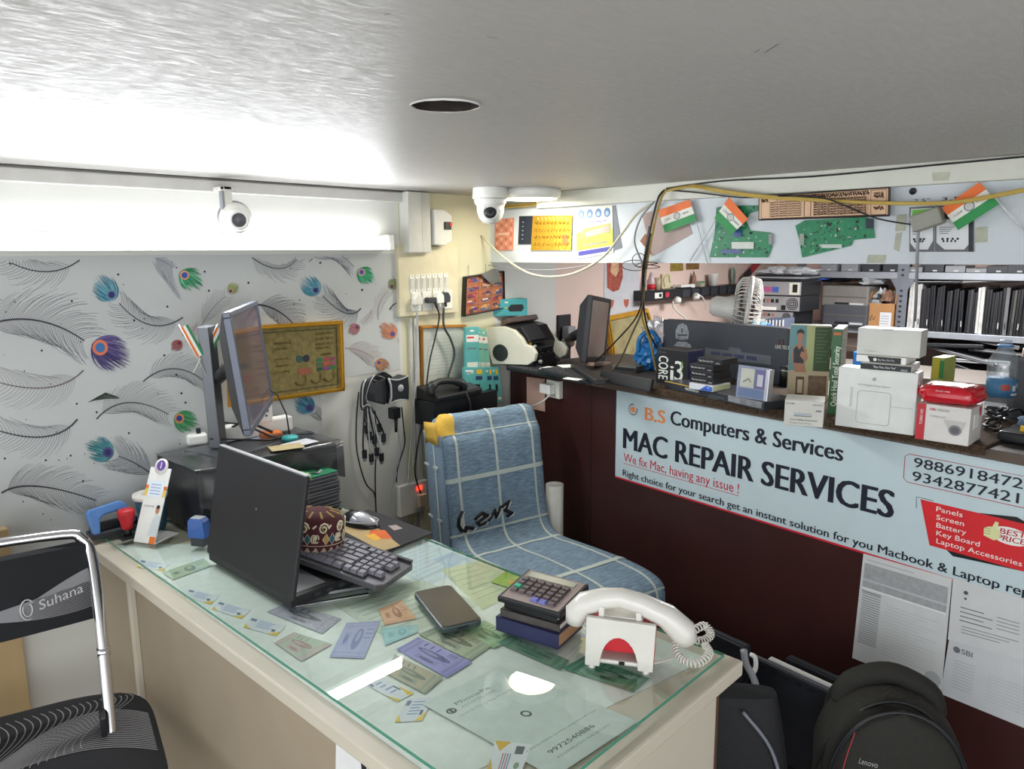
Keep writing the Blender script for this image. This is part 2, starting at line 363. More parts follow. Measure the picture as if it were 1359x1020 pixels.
feather((262, 428), (245, 448), (255, 440), 10, '9a8084', (238, 455), (('a56a68', '8f5558'), '8f4a48', '6a3038'), 4, .7, 8)
feather((128, 556), (224, 550), (170, 534), 28, '4b544f', (238, 555), (('2f7a48', '3f8f58', '57a070'), 'd98a4a', '2f3f86'), 8, 1.6, 34); feather((190, 506), (272, 506), (230, 489), 22, '4b4b50', thick=1.5)
for k in range(26):
    f = k / 26; strip(fm, fc(random.choice(('5c665a', '6d776a', '4b554b'))), [(158, 528), (140, 521 + 8 * f), (116 + 10 * f, 534 - 3 * f)], 1.8, .3, .003)
feather((205, 632), (157, 605), (182, 616), 28, '4a4a55', (143, 600), (('3a7d84', '2c6470', '5c9aa0'), '55507c', '2a2f66'), 9); feather((2, 654), (128, 664), (50, 645), 34, '3b393f', thick=2, nb=40)
feather((327, 336), (394, 344), (366, 356), 18, '55575f', thick=1.3, up=.4); feather((479, 409), (428, 392), (458, 415), 22, '4a4c58', (419, 385), TEALT, 7)
feather((410, 347), (470, 354), (440, 335), 22, '6d7280', (480, 361), (('2f9a72', '49b080', '1f8a5d'), 'cf9a90', '45509a'), 6, 1, 26, .2, 1.1); feather((502, 424), (516, 386), (504, 402), 10, '8a8078', (520, 380), (('8f9a70', '7f8a60'), '8a6a58', '4a3a50'), 4, .8, 12)
feather((340, 404), (390, 430), (366, 411), 26, '3b3b44', thick=2); feather((493, 410), (480, 430), (490, 420), 7, '9a8084', (474, 434), (('b07a78', '9f6a70'), '9a5a68', '5a3a58'), 4, .7, 8)
feather((529, 455), (528, 448), (529, 452), 3, 'b59a8a', (521, 443), (('c98a6a', 'd69a80', 'b87a60'), 'c4714e', '4a4a8a'), 6, .7, 6); feather((458, 462), (497, 476), (478, 465), 16, '9a807a', (503, 481), (('b98a6a', 'a87a58'), 'c9824a', '4a4a8a'), 5, .9, 20)
feather((429, 560), (418, 546), (424, 553), 12, '5c5c66', (411, 541), (('3a7d94', '2c6480', '5c9ab0'), '4a4a7c', '2a2f66'), 7, 1, 10); strip(fm, fc('3b3b44'), [(517, 411), (521, 405), (528, 401)], 2, 1.2)
for k in range(120):
    px, py = random.uniform(0, 525), random.uniform(345, 690)
    if px > 420 and py > 485 or (px > 250 and py > 440): continue
    r = random.choice((.6, .8, 1.0, 1.5)); fm.add(fc('2f3038'), [wpt((px + r * math.cos(q * PI / 4), py + r * math.sin(q * PI / 4)), .003) for q in range(8)], [tuple(range(8))])
# clip everything outside the sheet
keep = [i for i, f in enumerate(fm.f) if all(XB < fm.v[j].x < x1 and .75 < fm.v[j].z < 1.495 and not (fm.v[j].x > xm and fm.v[j].z < 1.09) for j in f)]
fm.f = [fm.f[i] for i in keep]; fm.m = [fm.m[i] for i in keep]; fm.sm = [fm.sm[i] for i in keep]
fo = fm.build('feather_print', WPO); fo['kind'] = 'stuff'
# header board over the counter and the white beam above it
HX = 2.15
m = MB(); m.box(mat('c4cbcf', .35, var=.02), (HX, HX + .012), (YB, LW), (1.463, 1.662)); HD = struct(m.build('wall_header'))
m = MB(); m.box(mat('cfd0c4', .5, var=.03), (HX - .025, HX + .10), (YB, 1.885), (1.66, CEIL)); struct(m.build('trim_4', None, .003))
m = MB(); m.box(mat('c9cbc0', .5, var=.03), (HX + .012, HX + .10), (1.885, LW), (1.66, CEIL)); struct(m.build('trim_5', None, .003))
TH = lambda px, py, dx=0.0: frame(atX(px, py, HX - dx), UH)
# ================================================================== LIGHTS THAT CAN BE SEEN
EM = mat('f6f9ff', .4, emit=TUBE_E); 
tz = 1.545; t = thing('tube_light', 'long white fluorescent tube light glowing on the wallpaper wall', 'light', Matrix.Translation((1.02, LW, tz)))
m = MB(); m.box(WHITE, (-.60, .60), (-.05, -.003), (-.034, -.018)); m.box(WHITE, (-.60, .60), (-.022, -.003), (-.018, .012)); m.build('batten', t, .002)
m = MB(); m.tube(EM, [(-.59, -.036, 0), (.59, -.036, 0)], .013, 12); m.build('tube', t)
for s_ in (-1, 1):
    m = MB(); m.box(WHITE, (s_ * .60 - .012, s_ * .60 + .012), (-.055, -.003), (-.034, .018)); m.build('end_cap', t, .003)
area('tube_glow', (1.02, LW - .056, tz + .004), (math.radians(90), 0, 0), 1.15, .03, 8.0, (.96, .98, 1)).rotation_euler = (math.radians(-66), 0, 0)
lc = atZ(707, 262, 1.69)
t = thing('round_ceiling_lamp', 'round white surface lamp glowing on the ceiling beside the dome camera', 'light', Matrix.Translation((2.0, 1.80, CEIL)))
m = MB(); m.lathe(WHITE, [(.095, -.032), (.105, -.026), (.107, -.012), (.105, 0), (.0, 0)], n=32); m.build('rim', t)
m = MB(); m.lathe(mat('fff6d8', .4, emit=DISC_E), [(.001, -.034), (.088, -.034), (.094, -.031), (.094, -.028)], n=32); m.build('diffuser', t)
area('round_lamp_glow', (2.0, 1.80, CEIL - .036), (0, 0, 0), .17, .17, 1.6, (1, .95, .82)).data.shape = 'DISK'
t = thing('ceiling_panel_lamp', 'square ceiling panel lamp above the back of the shop', 'light', Matrix.Translation((3.3, .95, CEIL)))
m = MB(); m.box(WHITE, (-.3, .3), (-.3, .3), (-.02, 0)); m.build('frame', t, .003)
m = MB(); m.box(mat('fdfcff', .4, emit=PANEL_E), (-.27, .27), (-.27, .27), (-.024, -.0195)); m.build('diffuser', t)
area('panel_glow', (3.3, .95, CEIL - .03), (0, 0, 0), .55, .55, 20.0, (1, .98, .96))
# ================================================================== COUNTER
CO = Vector((2.158, 1.533, 0)); CN = Vector((-UC.y, UC.x, 0)); CTZ = 1.045
def cpt(s_, d=0.0, z=0.0): return CO + Vector((UC.x, UC.y, 0)) * s_ + CN * d + Vector((0, 0, z))
TC = frame(CO, UC)
tC = thing('shop_counter', 'long dark maroon shop counter with dusty top, banner on its front', 'counter', TC)
MAR = mat('3a1d1a', .42, var=.12, scale=7, bump=.05)
m = MB(); m.box(MAR, (-.605, 2.6), (.0, .02), (0, 1.02)); m.build('front_panel', tC)
m = MB(); m.box(mat('2b1512', .5), (-.13, -.124), (-.001, .004), (0, 1.02)); m.build('panel_seam', tC)
m = MB(); m.prismz(mat('4a4440', .6, var=.15, scale=12, bump=.1), [(-.612, -.012), (2.6, -.012), (2.6, .60), (-.528, .60)], 1.02, CTZ); m.build('countertop', tC, .003)
m = MB(); m.box(mat('5a4c42', .6), (-.610, 2.6), (-.0145, -.0122), (1.022, 1.043)); m.build('edge_strip', tC)
m = MB(); m.box(MAR, (-.52, 2.6), (.05, .59), (.06, .08)); m.box(MAR, (2.55, 2.57), (.02, .59), (.0, 1.02)); m.build('carcass', tC)
# ================================================================== DESK
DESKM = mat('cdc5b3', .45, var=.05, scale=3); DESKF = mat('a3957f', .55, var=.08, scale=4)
t = thing('office_desk', 'long cream laminate desk with a green-edged glass top', 'desk', Matrix.Identity(4))
m = MB(); m.box(DESKM, (.592, 1.218), (.572, 2.146), (.728, .758)); m.build('desktop', t, .004)
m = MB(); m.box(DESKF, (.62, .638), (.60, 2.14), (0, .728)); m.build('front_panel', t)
m = MB(); m.box(DESKM, (.638, 1.165), (.596, .616), (0, .728)); m.build('side_panel', t)
m = MB(); m.box(DESKM, (.638, 1.165), (2.12, 2.14), (0, .728)); m.build('side_panel', t)
m = MB(); m.box(DESKM, (.606, .62), (1.862, 1.882), (0, .728)); m.build('post', t, .002)
m = MB(); m.box(mat('5a4030', .6), (1.165, 1.172), (.594, .62), (0, .728)); m.build('edge_strip', t)
GT = glassy('desk_glass', (0.94, 0.98, 0.96, 1), 0.0, 1.52, 0.015)
GE = mat('3f8a73', .15, var=0, spec=.8)
m = MB(); gx0, gx1, gy0, gy1, gz0, gz1 = .628, 1.197, .600, 2.085, .7635, .7700
m.add(GT, [(gx0, gy0, gz1), (gx1, gy0, gz1), (gx1, gy1, gz1), (gx0, gy1, gz1)], [(0, 1, 2, 3)])
GS = glassy('desk_glass_edge', (0.25, 0.55, 0.45, 1), 0.05, 1.5, 0.05, .45)
for (a, b) in (((gx0, gy0), (gx1, gy0)), ((gx1, gy0), (gx1, gy1)), ((gx1, gy1), (gx0, gy1)), ((gx0, gy1), (gx0, gy0))):
    m.add(GE, [(a[0], a[1], gz0), (b[0], b[1], gz0), (b[0], b[1], gz1), (a[0], a[1], gz1)], [(0, 1, 2, 3)])
m.build('glass_top', t)
# papers lying under the glass -------------------------------------------------
SZ = [.7586]
def sheet(name, label, cat, quad, col, details=(), group=None, th=.0002):
    z = SZ[0]; SZ[0] += .00013
    q = [atZ(px, py, .761) for px, py in quad]
    for p in q: p.z = z
    o = q[0].copy(); e1 = (q[1] - q[0]); 
    def bl(u, v, dz=0.0):
        a = q[0].lerp(q[1], u); b = q[3].lerp(q[2], u); r = a.lerp(b, v); return (r.x - o.x, r.y - o.y, dz)
    m = MB(); pm = mat(col, .7, var=.05, scale=40)
    c4 = [bl(0, 0), bl(1, 0), bl(1, 1), bl(0, 1)]
    ar = sum(c4[i][0] * c4[(i + 1) % 4][1] - c4[(i + 1) % 4][0] * c4[i][1] for i in range(4)); rev = ar < 0
    if rev: c4 = c4[::-1]
    m.hexa(pm, c4 + [(x, y, th / 2) for x, y, _ in c4])
    k = 0
    for d in details:
        k += 1; dz = th / 2 + .00006 + .00001 * k
        if d[0] == 'r':
            _, u0, v0, u1, v1, c = d; p = [bl(u0, v0, dz), bl(u1, v0, dz), bl(u1, v1, dz), bl(u0, v1, dz)]
        elif d[0] == 'c':
            _, u0, v0, ru, rv, c = d; p = [bl(u0 + ru * math.cos(a * PI / 8), v0 + rv * math.sin(a * PI / 8), dz) for a in range(16)]
        elif d[0] == 'p':
            _, pts, c = d; p = [bl(u, v, dz) for u, v in pts]
        elif d[0] == 't':   # text from (u0,v0) baseline start to u1, cap height hv (towards v decreasing)
            _, s_, u0, u1, v0, hv, c = d; vs, fs = text_geo(s_)
            m.add(mat(c, .7, var=0), [bl(u0 + (u1 - u0) * v.x, v0 - hv / .72 * v.y, dz) for v in vs], [f[::-1] if rev else f for f in fs]); continue
        a_ = sum(p[i][0] * p[(i + 1) % len(p)][1] - p[(i + 1) % len(p)][0] * p[i][1] for i in range(len(p)))
        m.add(mat(c, .7, var=0), p if a_ > 0 else p[::-1], [tuple(range(len(p)))])
    ob = m.build(name); return tag(ob, label, cat, group, Matrix.Translation(o))
def note(c1, c2, num, ink):
    d = [('r', .02, .06, .98, .94, c2), ('r', .05, .10, .95, .16, c1), ('r', .05, .84, .95, .9, c1), ('c', .55, .5, .13, .3, ink), ('c', .55, .42, .06, .16, c1), ('r', .12, .3, .34, .7, c1), ('c', .22, .5, .06, .14, ink)]
    d += [('r', .36 + .02 * k, .2, .367 + .02 * k, .8, c1) for k in range(3)] + [('r', .72, .22 + .12 * k, .92, .25 + .12 * k, ink) for k in range(3)]
    if num: d.append(('t', num, .74, .93, .8, .15, ink))
    return d
def vcard(flip=0):
    d = [('r', .05, .1, .22, .32, '6f7f9a')] + [('r', .3, .15 + .13 * k, .75 - .05 * (k % 3), .2 + .13 * k, '8ba3c9') for k in range(5)]
    d += [('p', [(.0, 1), (.0, .7), (.22, 1)], 'dcc14a'), ('p', [(.7, 1), (1, .6), (1, 1)], 'dcc14a'), ('r', .76, .55, .86, .75, '5a6a78')]
    return d
def lines(n_, c='a9b4ba', u0=.08, u1=.9, v0=.1, v1=.9):
    return [('r', u0, v0 + (v1 - v0) * k / n_, u0 + (u1 - u0) * random.uniform(.6, 1), v0 + (v1 - v0) * k / n_ + .012, c) for k in range(n_)]
sheet('paper_liner', 'pale green paper liner lying under the whole glass desk top', 'paper', [(150, 722), (590, 1040), (940, 872), (560, 716)], 'dde6df')
SZ[0] += .0002
sheet('document_sheet', 'pale blue form under the glass beside the mouse mat corner', 'paper', [(497, 736), (572, 714), (636, 742), (566, 778)], 'c6d5da', lines(9, 'a3b6c2') + [('r', .55, .55, .92, .85, 'b0c4d6')])
sheet('document_sheet', 'green-tinted handwritten form under the glass between keyboard and phone', 'paper', [(440, 800), (560, 768), (640, 800), (520, 850)], 'c2cfbf', lines(8, '8fa394'))
sheet('document_sheet', 'yellowish form under the glass behind the phone', 'paper', [(585, 755), (640, 742), (700, 780), (640, 808)], 'c4cda9', lines(7, '98a888'))
V = 'visiting card under the glass edge, '
for k, (q, l) in enumerate([([(186, 741), (226, 747), (216, 757), (181, 751)], 'nearest the payment stand'), ([(250, 780), (291, 789), (280, 801), (243, 790)], 'second from the payment stand'),
        ([(290, 796), (333, 808), (320, 820), (281, 807)], 'third from the payment stand'), ([(333, 817), (379, 829), (367, 843), (323, 831)], 'fourth from the payment stand'), ([(478, 903), (497, 893), (549, 919), (527, 930)], 'beside the lower grey banknote')]):
    sheet('visiting_card', 'white and yellow ' + V + l, 'card', q, 'd5dcdf', vcard(), 'visiting cards under the glass')
sheet('visiting_card', 'white card standing askew under the glass left of the payment sheet', 'card', [(541, 926), (576, 924), (560, 955), (524, 957)], 'd3dade', vcard(), 'visiting cards under the glass')
g_ = 'banknotes under the glass'
NB = [('pale green banknote under the glass beside the payment stand', [(215, 759), (270, 740), (281, 750), (229, 769)], 'a3b59c', 'b5c4aa', '', '7f8f7c'),
 ('grey and violet banknote under the glass in front of the laptop corner', [(354, 811), (381, 799), (453, 820), (428, 840)], 'a7a9b8', 'b4b5c0', '', '7a7c82'),
 ('faded pink and green banknote under the glass near the front edge', [(364, 852), (390, 838), (441, 854), (400, 877)], 'c0aca8', 'aec0ac', '', 'a98f8c'),
 ('faded violet banknote lying across the tube light reflection', [(460, 826), (505, 823), (483, 873), (437, 871)], '9fa5c9', 'a9afcf', '', '8088b4'),
 ('orange banknote under the glass left of the phone', [(502, 808), (533, 795), (553, 820), (511, 829)], 'cf9a72', 'd8ab86', '', 'a5714c'),
 ('pale cyan banknote under the glass below the orange one', [(506, 833), (554, 828), (555, 838), (511, 856)], '8fc0c4', 'a0cccf', '', '7fb0b4'),
 ('grey and green banknote under the glass right of the phone', [(555, 841), (588, 828), (655, 855), (624, 876)], '94a48f', 'a9b49a', '500', '5f6c5c'),
 ('bright violet banknote under the glass in the middle of the desk', [(526, 861), (555, 845), (627, 878), (593, 899)], '8c8cc2', '9a9ad0', '100', '56568c'),
 ('grey and sand banknote under the glass below the bright violet one', [(510, 892), (524, 868), (588, 899), (564, 920)], '9aa392', 'b3ac92', '', '77806f'),
 ('green banknote under the glass above the blue book', [(612, 836), (643, 823), (688, 846), (655, 860)], '8fb488', 'a4c29a', '', '688a64'),
 ('dark green banknote under the glass in front of the blue book', [(661, 853), (676, 843), (756, 876), (743, 889)], '5f8f76', '7c9a80', '500', '48705c'),
 ('dark green banknote under the white telephone', [(746, 887), (777, 870), (862, 900), (841, 918)], '4f8a6c', '6a9f84', '500', '35604c')]
for l, q, c1, c2, nm, ink in NB: sheet('banknote', l, 'banknote', q, c1, note(c1, c2, nm, ink), g_)
sheet('picture_card', 'lime green card with an orange star under the glass by the calculator', 'card', [(651, 772), (672, 757), (724, 775), (696, 786)], '9db84a', [('p', [(.25, .4), (.5, .3), (.6, .55), (.4, .7)], 'd9a93a'), ('r', .62, .3, .9, .4, 'b9cc6a')])
sheet('payment_sheet', 'white phone payment sheet under the glass near the desk corner', 'paper', [(560, 934), (664, 884), (848, 957), (735, 1032)], 'c9d6d0',
    [('c', .10, .18, .05, .03, '4f5a58'), ('c', .10, .18, .03, .016, 'c9d6d0'), ('r', .085, .165, .115, .195, '4f5a58'), ('t', 'PhonePe', .2, .62, .155, .03, '6c7a78'), ('t', 'ACCEPTED HERE', .2, .62, .2, .018, '93a3a0'), ('t', 'Scan & Pay Using PhonePe App', .1, .86, .26, .016, '93a3a0'),
     ('c', .5, .5, .045, .035, '4f5a58'), ('c', .5, .5, .028, .02, 'c9d6d0'), ('t', 'or Pay to Mobile Number using PhonePe App', .08, .92, .76, .014, '93a3a0'), ('t', '9972540886', .2, .72, .86, .032, '5c6866'), ('t', 'B S COMPUTERS AND SERVICES', .2, .82, .91, .014, '93a3a0')])
sheet('visiting_card', 'white and yellow visiting card lying over the corner of the payment sheet', 'card', [(657, 983), (706, 988), (690, 1030), (645, 1030)], 'dde2e4', [('p', [(0, 0), (.45, 0), (.2, .3)], 'd9b23a'), ('p', [(0, .5), (.2, 1), (0, 1)], 'd9b23a'), ('r', .62, .1, .85, .35, '5c646a'), ('c', .78, .7, .08, .1, '8aa08a')] + [('r', .3 + .07 * k, .35, .33 + .07 * k, .95, ['c96a5a', '6a8ac0'][k % 2]) for k in range(4)], 'visiting cards under the glass')
# posters on the desk front
TD = frame((.6195, 2.0, 0), (0, -1))
def wallsheet(name, label, cat, T0, quad, th=.0015, col=PAPER, group=None):
    pts = locs(T0, quad); cx = sum(p[0] for p in pts) / len(pts); cz = min(p[1] for p in pts)
    M = T0 @ Matrix.Translation((cx, 0, cz)); t = thing(name, label, cat, M, group)
    q = locs(t, quad); m = MB(); m.prism(col, q, -th, 0); m.build('sheet' if name != 'sheet' else 'paper', t); return t, q
t, q = wallsheet('payment_poster', 'small payment poster with a red stripe stuck on the desk front', 'poster', TD, [(447, 975), (488, 998), (488, 1060), (446, 1050)])
m = MB(); f = lambda *p: locs(t, p); m.flat(mat('b5483a', .6), f((449, 976), (487, 1002), (487, 1010), (449, 981)), -.0020); m.flat(INK, f((480, 1010), (486, 1009), (488, 1020), (482, 1026)), -.0020); m.build('print', t)
t, q = wallsheet('payment_poster', 'brown poster on the desk front, mostly below the picture', 'poster', TD, [(498, 1004), (525, 1019), (525, 1080), (498, 1060)], col=mat('8a4a30', .6))
# ------------------------------------------------------------------ things on the desk
def boxthing(name, label, cat, A, B, z, depth, h, mt, parent_name='body', bevel=.002, group=None, tilt=0, yaw=None):
    a, u, L = base(A, B, z)
    if yaw is not None: u = yaw
    t = thing(name, label, cat, frame(a, u, tilt), group); m = MB(); m.box(mt, (0, L), (0, depth), (0, h)); m.build(parent_name, t, bevel); t['_L'] = L; L_ = t['_L']; del t['_L']
    return t, L_
# laptop with its lid towards the customer
LO = Vector((.743, 1.535, DZ)); t = thing('laptop', 'black laptop standing open on the desk with its lid towards the customer chair', 'laptop', frame(LO, (0, -1)))
BK = mat('1d1c1e', .55, var=.08, scale=8); m = MB(); m.box(BK, (-.188, .188), (.004, .262), (.003, .024)); m.box(GREY, (-.17, .17), (.012, .10), (.0235, .0245)); m.build('base', t, .003)
LM = Matrix.Rotation(math.radians(-11), 4, 'X'); m = MB(); m.M = Matrix.Translation((0, .006, .018)) @ LM
m.box(BK, (-.197, .195), (-.004, .006), (0, .264)); m.build('lid', t, .003)
m = MB(); m.M = Matrix.Translation((0, .006, .018)) @ LM; m.box(LGREY, (-.194, .192), (-.002, .008), (.2625, .2665)); m.build('lid_rim', t)
m = MB(); m.M = Matrix.Translation((0, .006, .018)) @ LM; m.box(BLKP, (-.172, .172), (.006, .0066), (.018, .255)); m.build('screen', t)
m = MB(); m.M = Matrix.Translation((0, .006, .018)) @ LM; m.disc(CHROME, 0.012, .155, .003, y=-.0045); m.build('badge', t)
m = MB()
for k in range(6): m.box(DKG, (.1885, .1895), (.06 + .03 * k, .075 + .03 * k), (.010, .017))
m.build('port', t)['kind'] = 'stuff'
# mechanical keyboard lying on the laptop base
p0 = atZ(425, 706, .835); p1 = atZ(548, 748, .80); u = (p1 - p0).normalized()
KL = .40; k0 = p1 - u * KL; yv = Vector((-u.y, u.x, 0)).normalized(); zv = u.cross(yv).normalized()
k0 = k0 - yv * .125 + Vector((0, 0, .0))
KM = Matrix(((u.x, yv.x, zv.x, k0.x), (u.y, yv.y, zv.y, k0.y), (u.z, yv.z, zv.z, k0.z), (0, 0, 0, 1)))
t = thing('keyboard', 'black mechanical keyboard with worn grey keycaps lying across the laptop', 'keyboard', KM)
m = MB(); m.prismz(mat('5a5a5e', .4, .4), [(0, .008), (.02, -.008), (KL - .012, -.004), (KL, .012), (KL, .125), (KL - .012, .135), (.01, .135), (0, .12)], -.016, -.002); m.build('case', t, .002)
m = MB(); m.box(DKG, (.005, KL - .005), (.125, .134), (-.001, .005)); m.build('top_bar', t, .001)
cap = MB(); 
def capgeo(mm, x, y, w_, d_, c):
    a, b = .0008, .0028; mm.hexa(c, [(x + a, y + a, 0), (x + w_ - a, y + a, 0), (x + w_ - a, y + d_ - a, 0), (x + a, y + d_ - a, 0), (x + b, y + b, .009), (x + w_ - b, y + b, .009), (x + w_ - b, y + d_ - b, .009), (x + b, y + d_ - b, .009)])
KC = mat('77757f', .45, var=.05); kmeshes = {}
S1 = (KL - .03) / 19.2
def key(x, y, w_):
    wk = round(w_, 2)
    if wk not in kmeshes:
        mm = MB(); capgeo(mm, 0, 0, w_ * S1, .0185, KC); ob = mm.build('key', t, 0); kmeshes[wk] = ob.data
    else:
        ob = bpy.data.objects.new('key', kmeshes[wk]); COL.objects.link(ob); ob.parent = t
    ob.location = (x, y, 0)
for r, row in enumerate([[1.25, 1.25, 1.25, 5.5, 1.25, 1.25, 1.25, 1.25], [2.25] + [1] * 10 + [2.75], [1.75] + [1] * 11 + [2.25], [1.5] + [1] * 12 + [1.5], [1] * 13 + [2], [1] * 14]):
    x = .012
    for w_ in row: key(x, .006 + r * .0193, w_); x += w_ * S1
    for k in range(4 if r not in (0, 2) else 3): key(x + .004 + k * S1, .006 + r * .0193, 1)
# embroidered cap resting on the keyboard
cp = atZ(422, 728, .83); CPX = .062
t = thing('prayer_cap', 'maroon embroidered round cap with cream scrolls and zigzag border, on the keyboard', 'cap', Matrix.Translation((cp.x + .012, cp.y + .03, .822)) @ Matrix.Rotation(.12, 4, 'Y'))
MRN = mat('4a1a20', .9, bump=.3, scale=300); CRM = mat('d8cbb0', .9, bump=.3, scale=400); KH = mat('a58a52', .9, bump=.3, scale=400); TL = mat('2c5a68', .9, scale=300)
m = MB(); m.lathe(MRN, [(.061, 0), (.063, .006), (.063, .052), (.061, .068), (.053, .082), (.033, .090), (.0, .092)], n=40); m.build('crown', t)
def capp(a, h, r=.0692): return ((r - .005) * math.cos(a), (r - .005) * math.sin(a), h * 1.1)
m = MB()
for k in range(22):
    a = k * 2 * PI / 22; m.add(CRM, [capp(a, .006), capp(a + .14, .017), capp(a + .28, .006)], [(0, 2, 1), (0, 1, 2)])
m.tube(CRM, [capp(2 * PI * k / 60, .0025, .0675) for k in range(60)], .0014, 5, closed=True); m.tube(CRM, [capp(2 * PI * k / 60, .020, .0685) for k in range(60)], .0008, 4, closed=True); m.build('zigzag_border', t)
m = MB()
for k in range(7):
    a = k * 2 * PI / 7; 
    for (da, c) in ((0, KH), (.24, TL)):
        m.add(c, [capp(a + da, .033, .0695), capp(a + da - .12, .0335, .0695), capp(a + da, .046, .069), capp(a + da + .12, .0335, .0695), capp(a + da, .022, .0695)], [(1, 4, 3, 2), (2, 3, 4, 1)])
        m.tube(CRM, [capp(a + da - .12, .0335), capp(a + da, .046), capp(a + da + .12, .0335), capp(a + da, .022)], .001, 4, closed=True)
    for s_ in range(3):
        c = a + .44 + .07 * s_; m.tube(CRM, [capp(c + .06 * math.cos(q * .7), .034 + .011 * math.sin(q * .7) * (1 - q * .05)) for q in range(9)], .0017, 4)
for k in range(11):
    a = k * 2 * PI / 11; m.tube(CRM, [((.0635 - .0035 * q) * math.cos(a + .12 * math.sin(q)), (.0635 - .0035 * q) * math.sin(a + .12 * math.sin(q)), .062 + .0028 * q + .004 * math.sin(q * .5)) for q in range(11)], .0026, 4)
    m.tube(KH, [((.053 - .004 * q) * math.cos(a + .35), (.053 - .004 * q) * math.sin(a + .35), .0825 + .0013 * q) for q in range(7)], .003, 4)
for k in range(9):
    a = k * 2 * PI / 9 + .2; m.tube(CRM, [capp(a + .19 * (1 - q * .06) * math.cos(q * .75), .056 + .013 * (1 - q * .06) * math.sin(q * .75), .0688) for q in range(13)], .0022, 5); m.tube(KH, [capp(a + .05 * math.cos(q * .8), .056 + .004 * math.sin(q * .8), .0685) for q in range(8)], .0018, 4)
m.build('embroidery', t)
# mouse and mat
a, u, L = base((512, 728), (566, 707), .772); t = thing('mouse_mat', 'dark mouse mat printed with an orange flame at the desk edge', 'mouse mat', Matrix.Translation((1.06, 1.445, .7705)))
m = MB(); m.prismz(mat('26262c', .8), [(0, .0), (.17, .012), (.165, .29), (0, .29)], 0, .0025); m.build('mat', t)
m = MB(); 
def fl(c, pts, z): m.add(c, [(x, y, z) for x, y in pts], [tuple(range(len(pts)))])
fl(mat('b8a070', .8), [(0.002, .01), (.055, .004), (.105, .20), (.02, .24)], .0028); fl(mat('d8662c', .8), [(.03, .10), (.07, .055), (.095, .12), (.07, .15), (.05, .13)], .003); fl(mat('e8b03a', .8), [(.03, .08), (.05, .075), (.06, .12), (.035, .13)], .0031)
fl(mat('a89a96', .8), [(.11, .10), (.135, .095), (.14, .13), (.12, .14)], .0029); m.build('print', t)
mp = atZ(478, 690, .785); t = thing('computer_mouse', 'silver and black computer mouse on the dark mat', 'mouse', frame((mp.x, mp.y, .773), (.25, -.97)))
def msh(u_, v_):
    a = 2 * PI * u_; r = math.sin(PI * min(.5, v_ * .5)); return (.062 * r * math.cos(a) * (1 + .0 * u_), .032 * r * math.sin(a), max(0, .036 * math.cos(PI * .5 * v_) * (1 - .25 * math.cos(a) * r)))
m = MB(); m.grid(None, msh, 24, 9, closed_u=True, mf=lambda i, j: (mat('b9bcc4', .25, .5) if (i < 8 or i > 16) and j < 6 else BLKP)); m.build('shell', t)
m = MB(); m.tube(LGREY, [(.062 * .93 * math.cos(a), .033 * .93 * math.sin(a), .014 + .004 * math.cos(a)) for a in [2 * PI * k / 24 for k in range(24)]], .0016, 5, closed=True); m.build('trim_ring', t)
m = MB(); m.lathe(DKG, [(.006, -.003), (.0075, 0), (.006, .003)], (-.028, 0, .034), 'y', 12); m.build('wheel', t)
# steel ruler with pens
p0 = atZ(392, 804, DZ + .002); p1 = atZ(489, 788, DZ + .002); u = (p1 - p0).normalized(); t = thing('steel_ruler', 'thin steel ruler lying in front of the laptop', 'ruler', frame(p0 + Vector((0, 0, 0)), u)); L = (p1 - p0).length
m = MB(); m.box(CHROME, (0, L), (-.004, .004), (-.001, .002)); m.build('blade', t); m = MB()
for k in range(18): m.box(INK, (L * k / 18, L * k / 18 + .0006), (-.004, -.001), (.0021, .0022))
m.build('scale_mark', t)['kind'] = 'stuff'
t = thing('pencil', 'grey pencil lying beside the steel ruler', 'pencil', frame(p0 + Vector((.02, .028, 0)), u)); m = MB(); m.tube(GREY, [(.02, 0, .002), (L * .95, 0, .002)], .0035, 6); m.build('shaft', t); m = MB(); m.tube(CARD, [(.02, 0, .002), (.008, 0, .002)], [.0035, .0005], 6); m.build('tip', t)
# smartphone
c4 = [atZ(x, y, DZ + .012) for x, y in ((581, 837), (631, 822), (604, 776), (556, 783))]; cc = sum(c4, Vector()) / 4
u = ((c4[1] - c4[0]) + (c4[2] - c4[3])).normalized(); Wd = .086; Hd = (c4[3] - c4[0]).length * .97
t = thing('smartphone', 'dark smartphone with a glossy screen lying on the glass', 'phone', frame((cc.x, cc.y, DZ), u))
def rr(w_, h_, r, n=5):
    out = []
    for cx, cy, a0 in ((w_ - r, h_ - r, 0), (-w_ + r, h_ - r, 90), (-w_ + r, -h_ + r, 180), (w_ - r, -h_ + r, 270)):
        for k in range(n): a = math.radians(a0 + 90 * k / (n - 1)); out.append((cx + r * math.cos(a), cy + r * math.sin(a)))
    return out
m = MB(); m.prismz(mat('3b4a4a', .35), rr(Wd / 2, Hd / 2, .012), 0, .013); m.build('case', t, .003)
m = MB(); m.prismz(mat('3a342f', .18, spec=.8), rr(Wd / 2 - .004, Hd / 2 - .004, .010), .0128, .0138); m.build('screen', t)
m = MB(); m.box(BLKP, (-.012, .012), (-Hd / 2 - .0006, -Hd / 2 + .002), (.004, .009)); m.build('port', t)
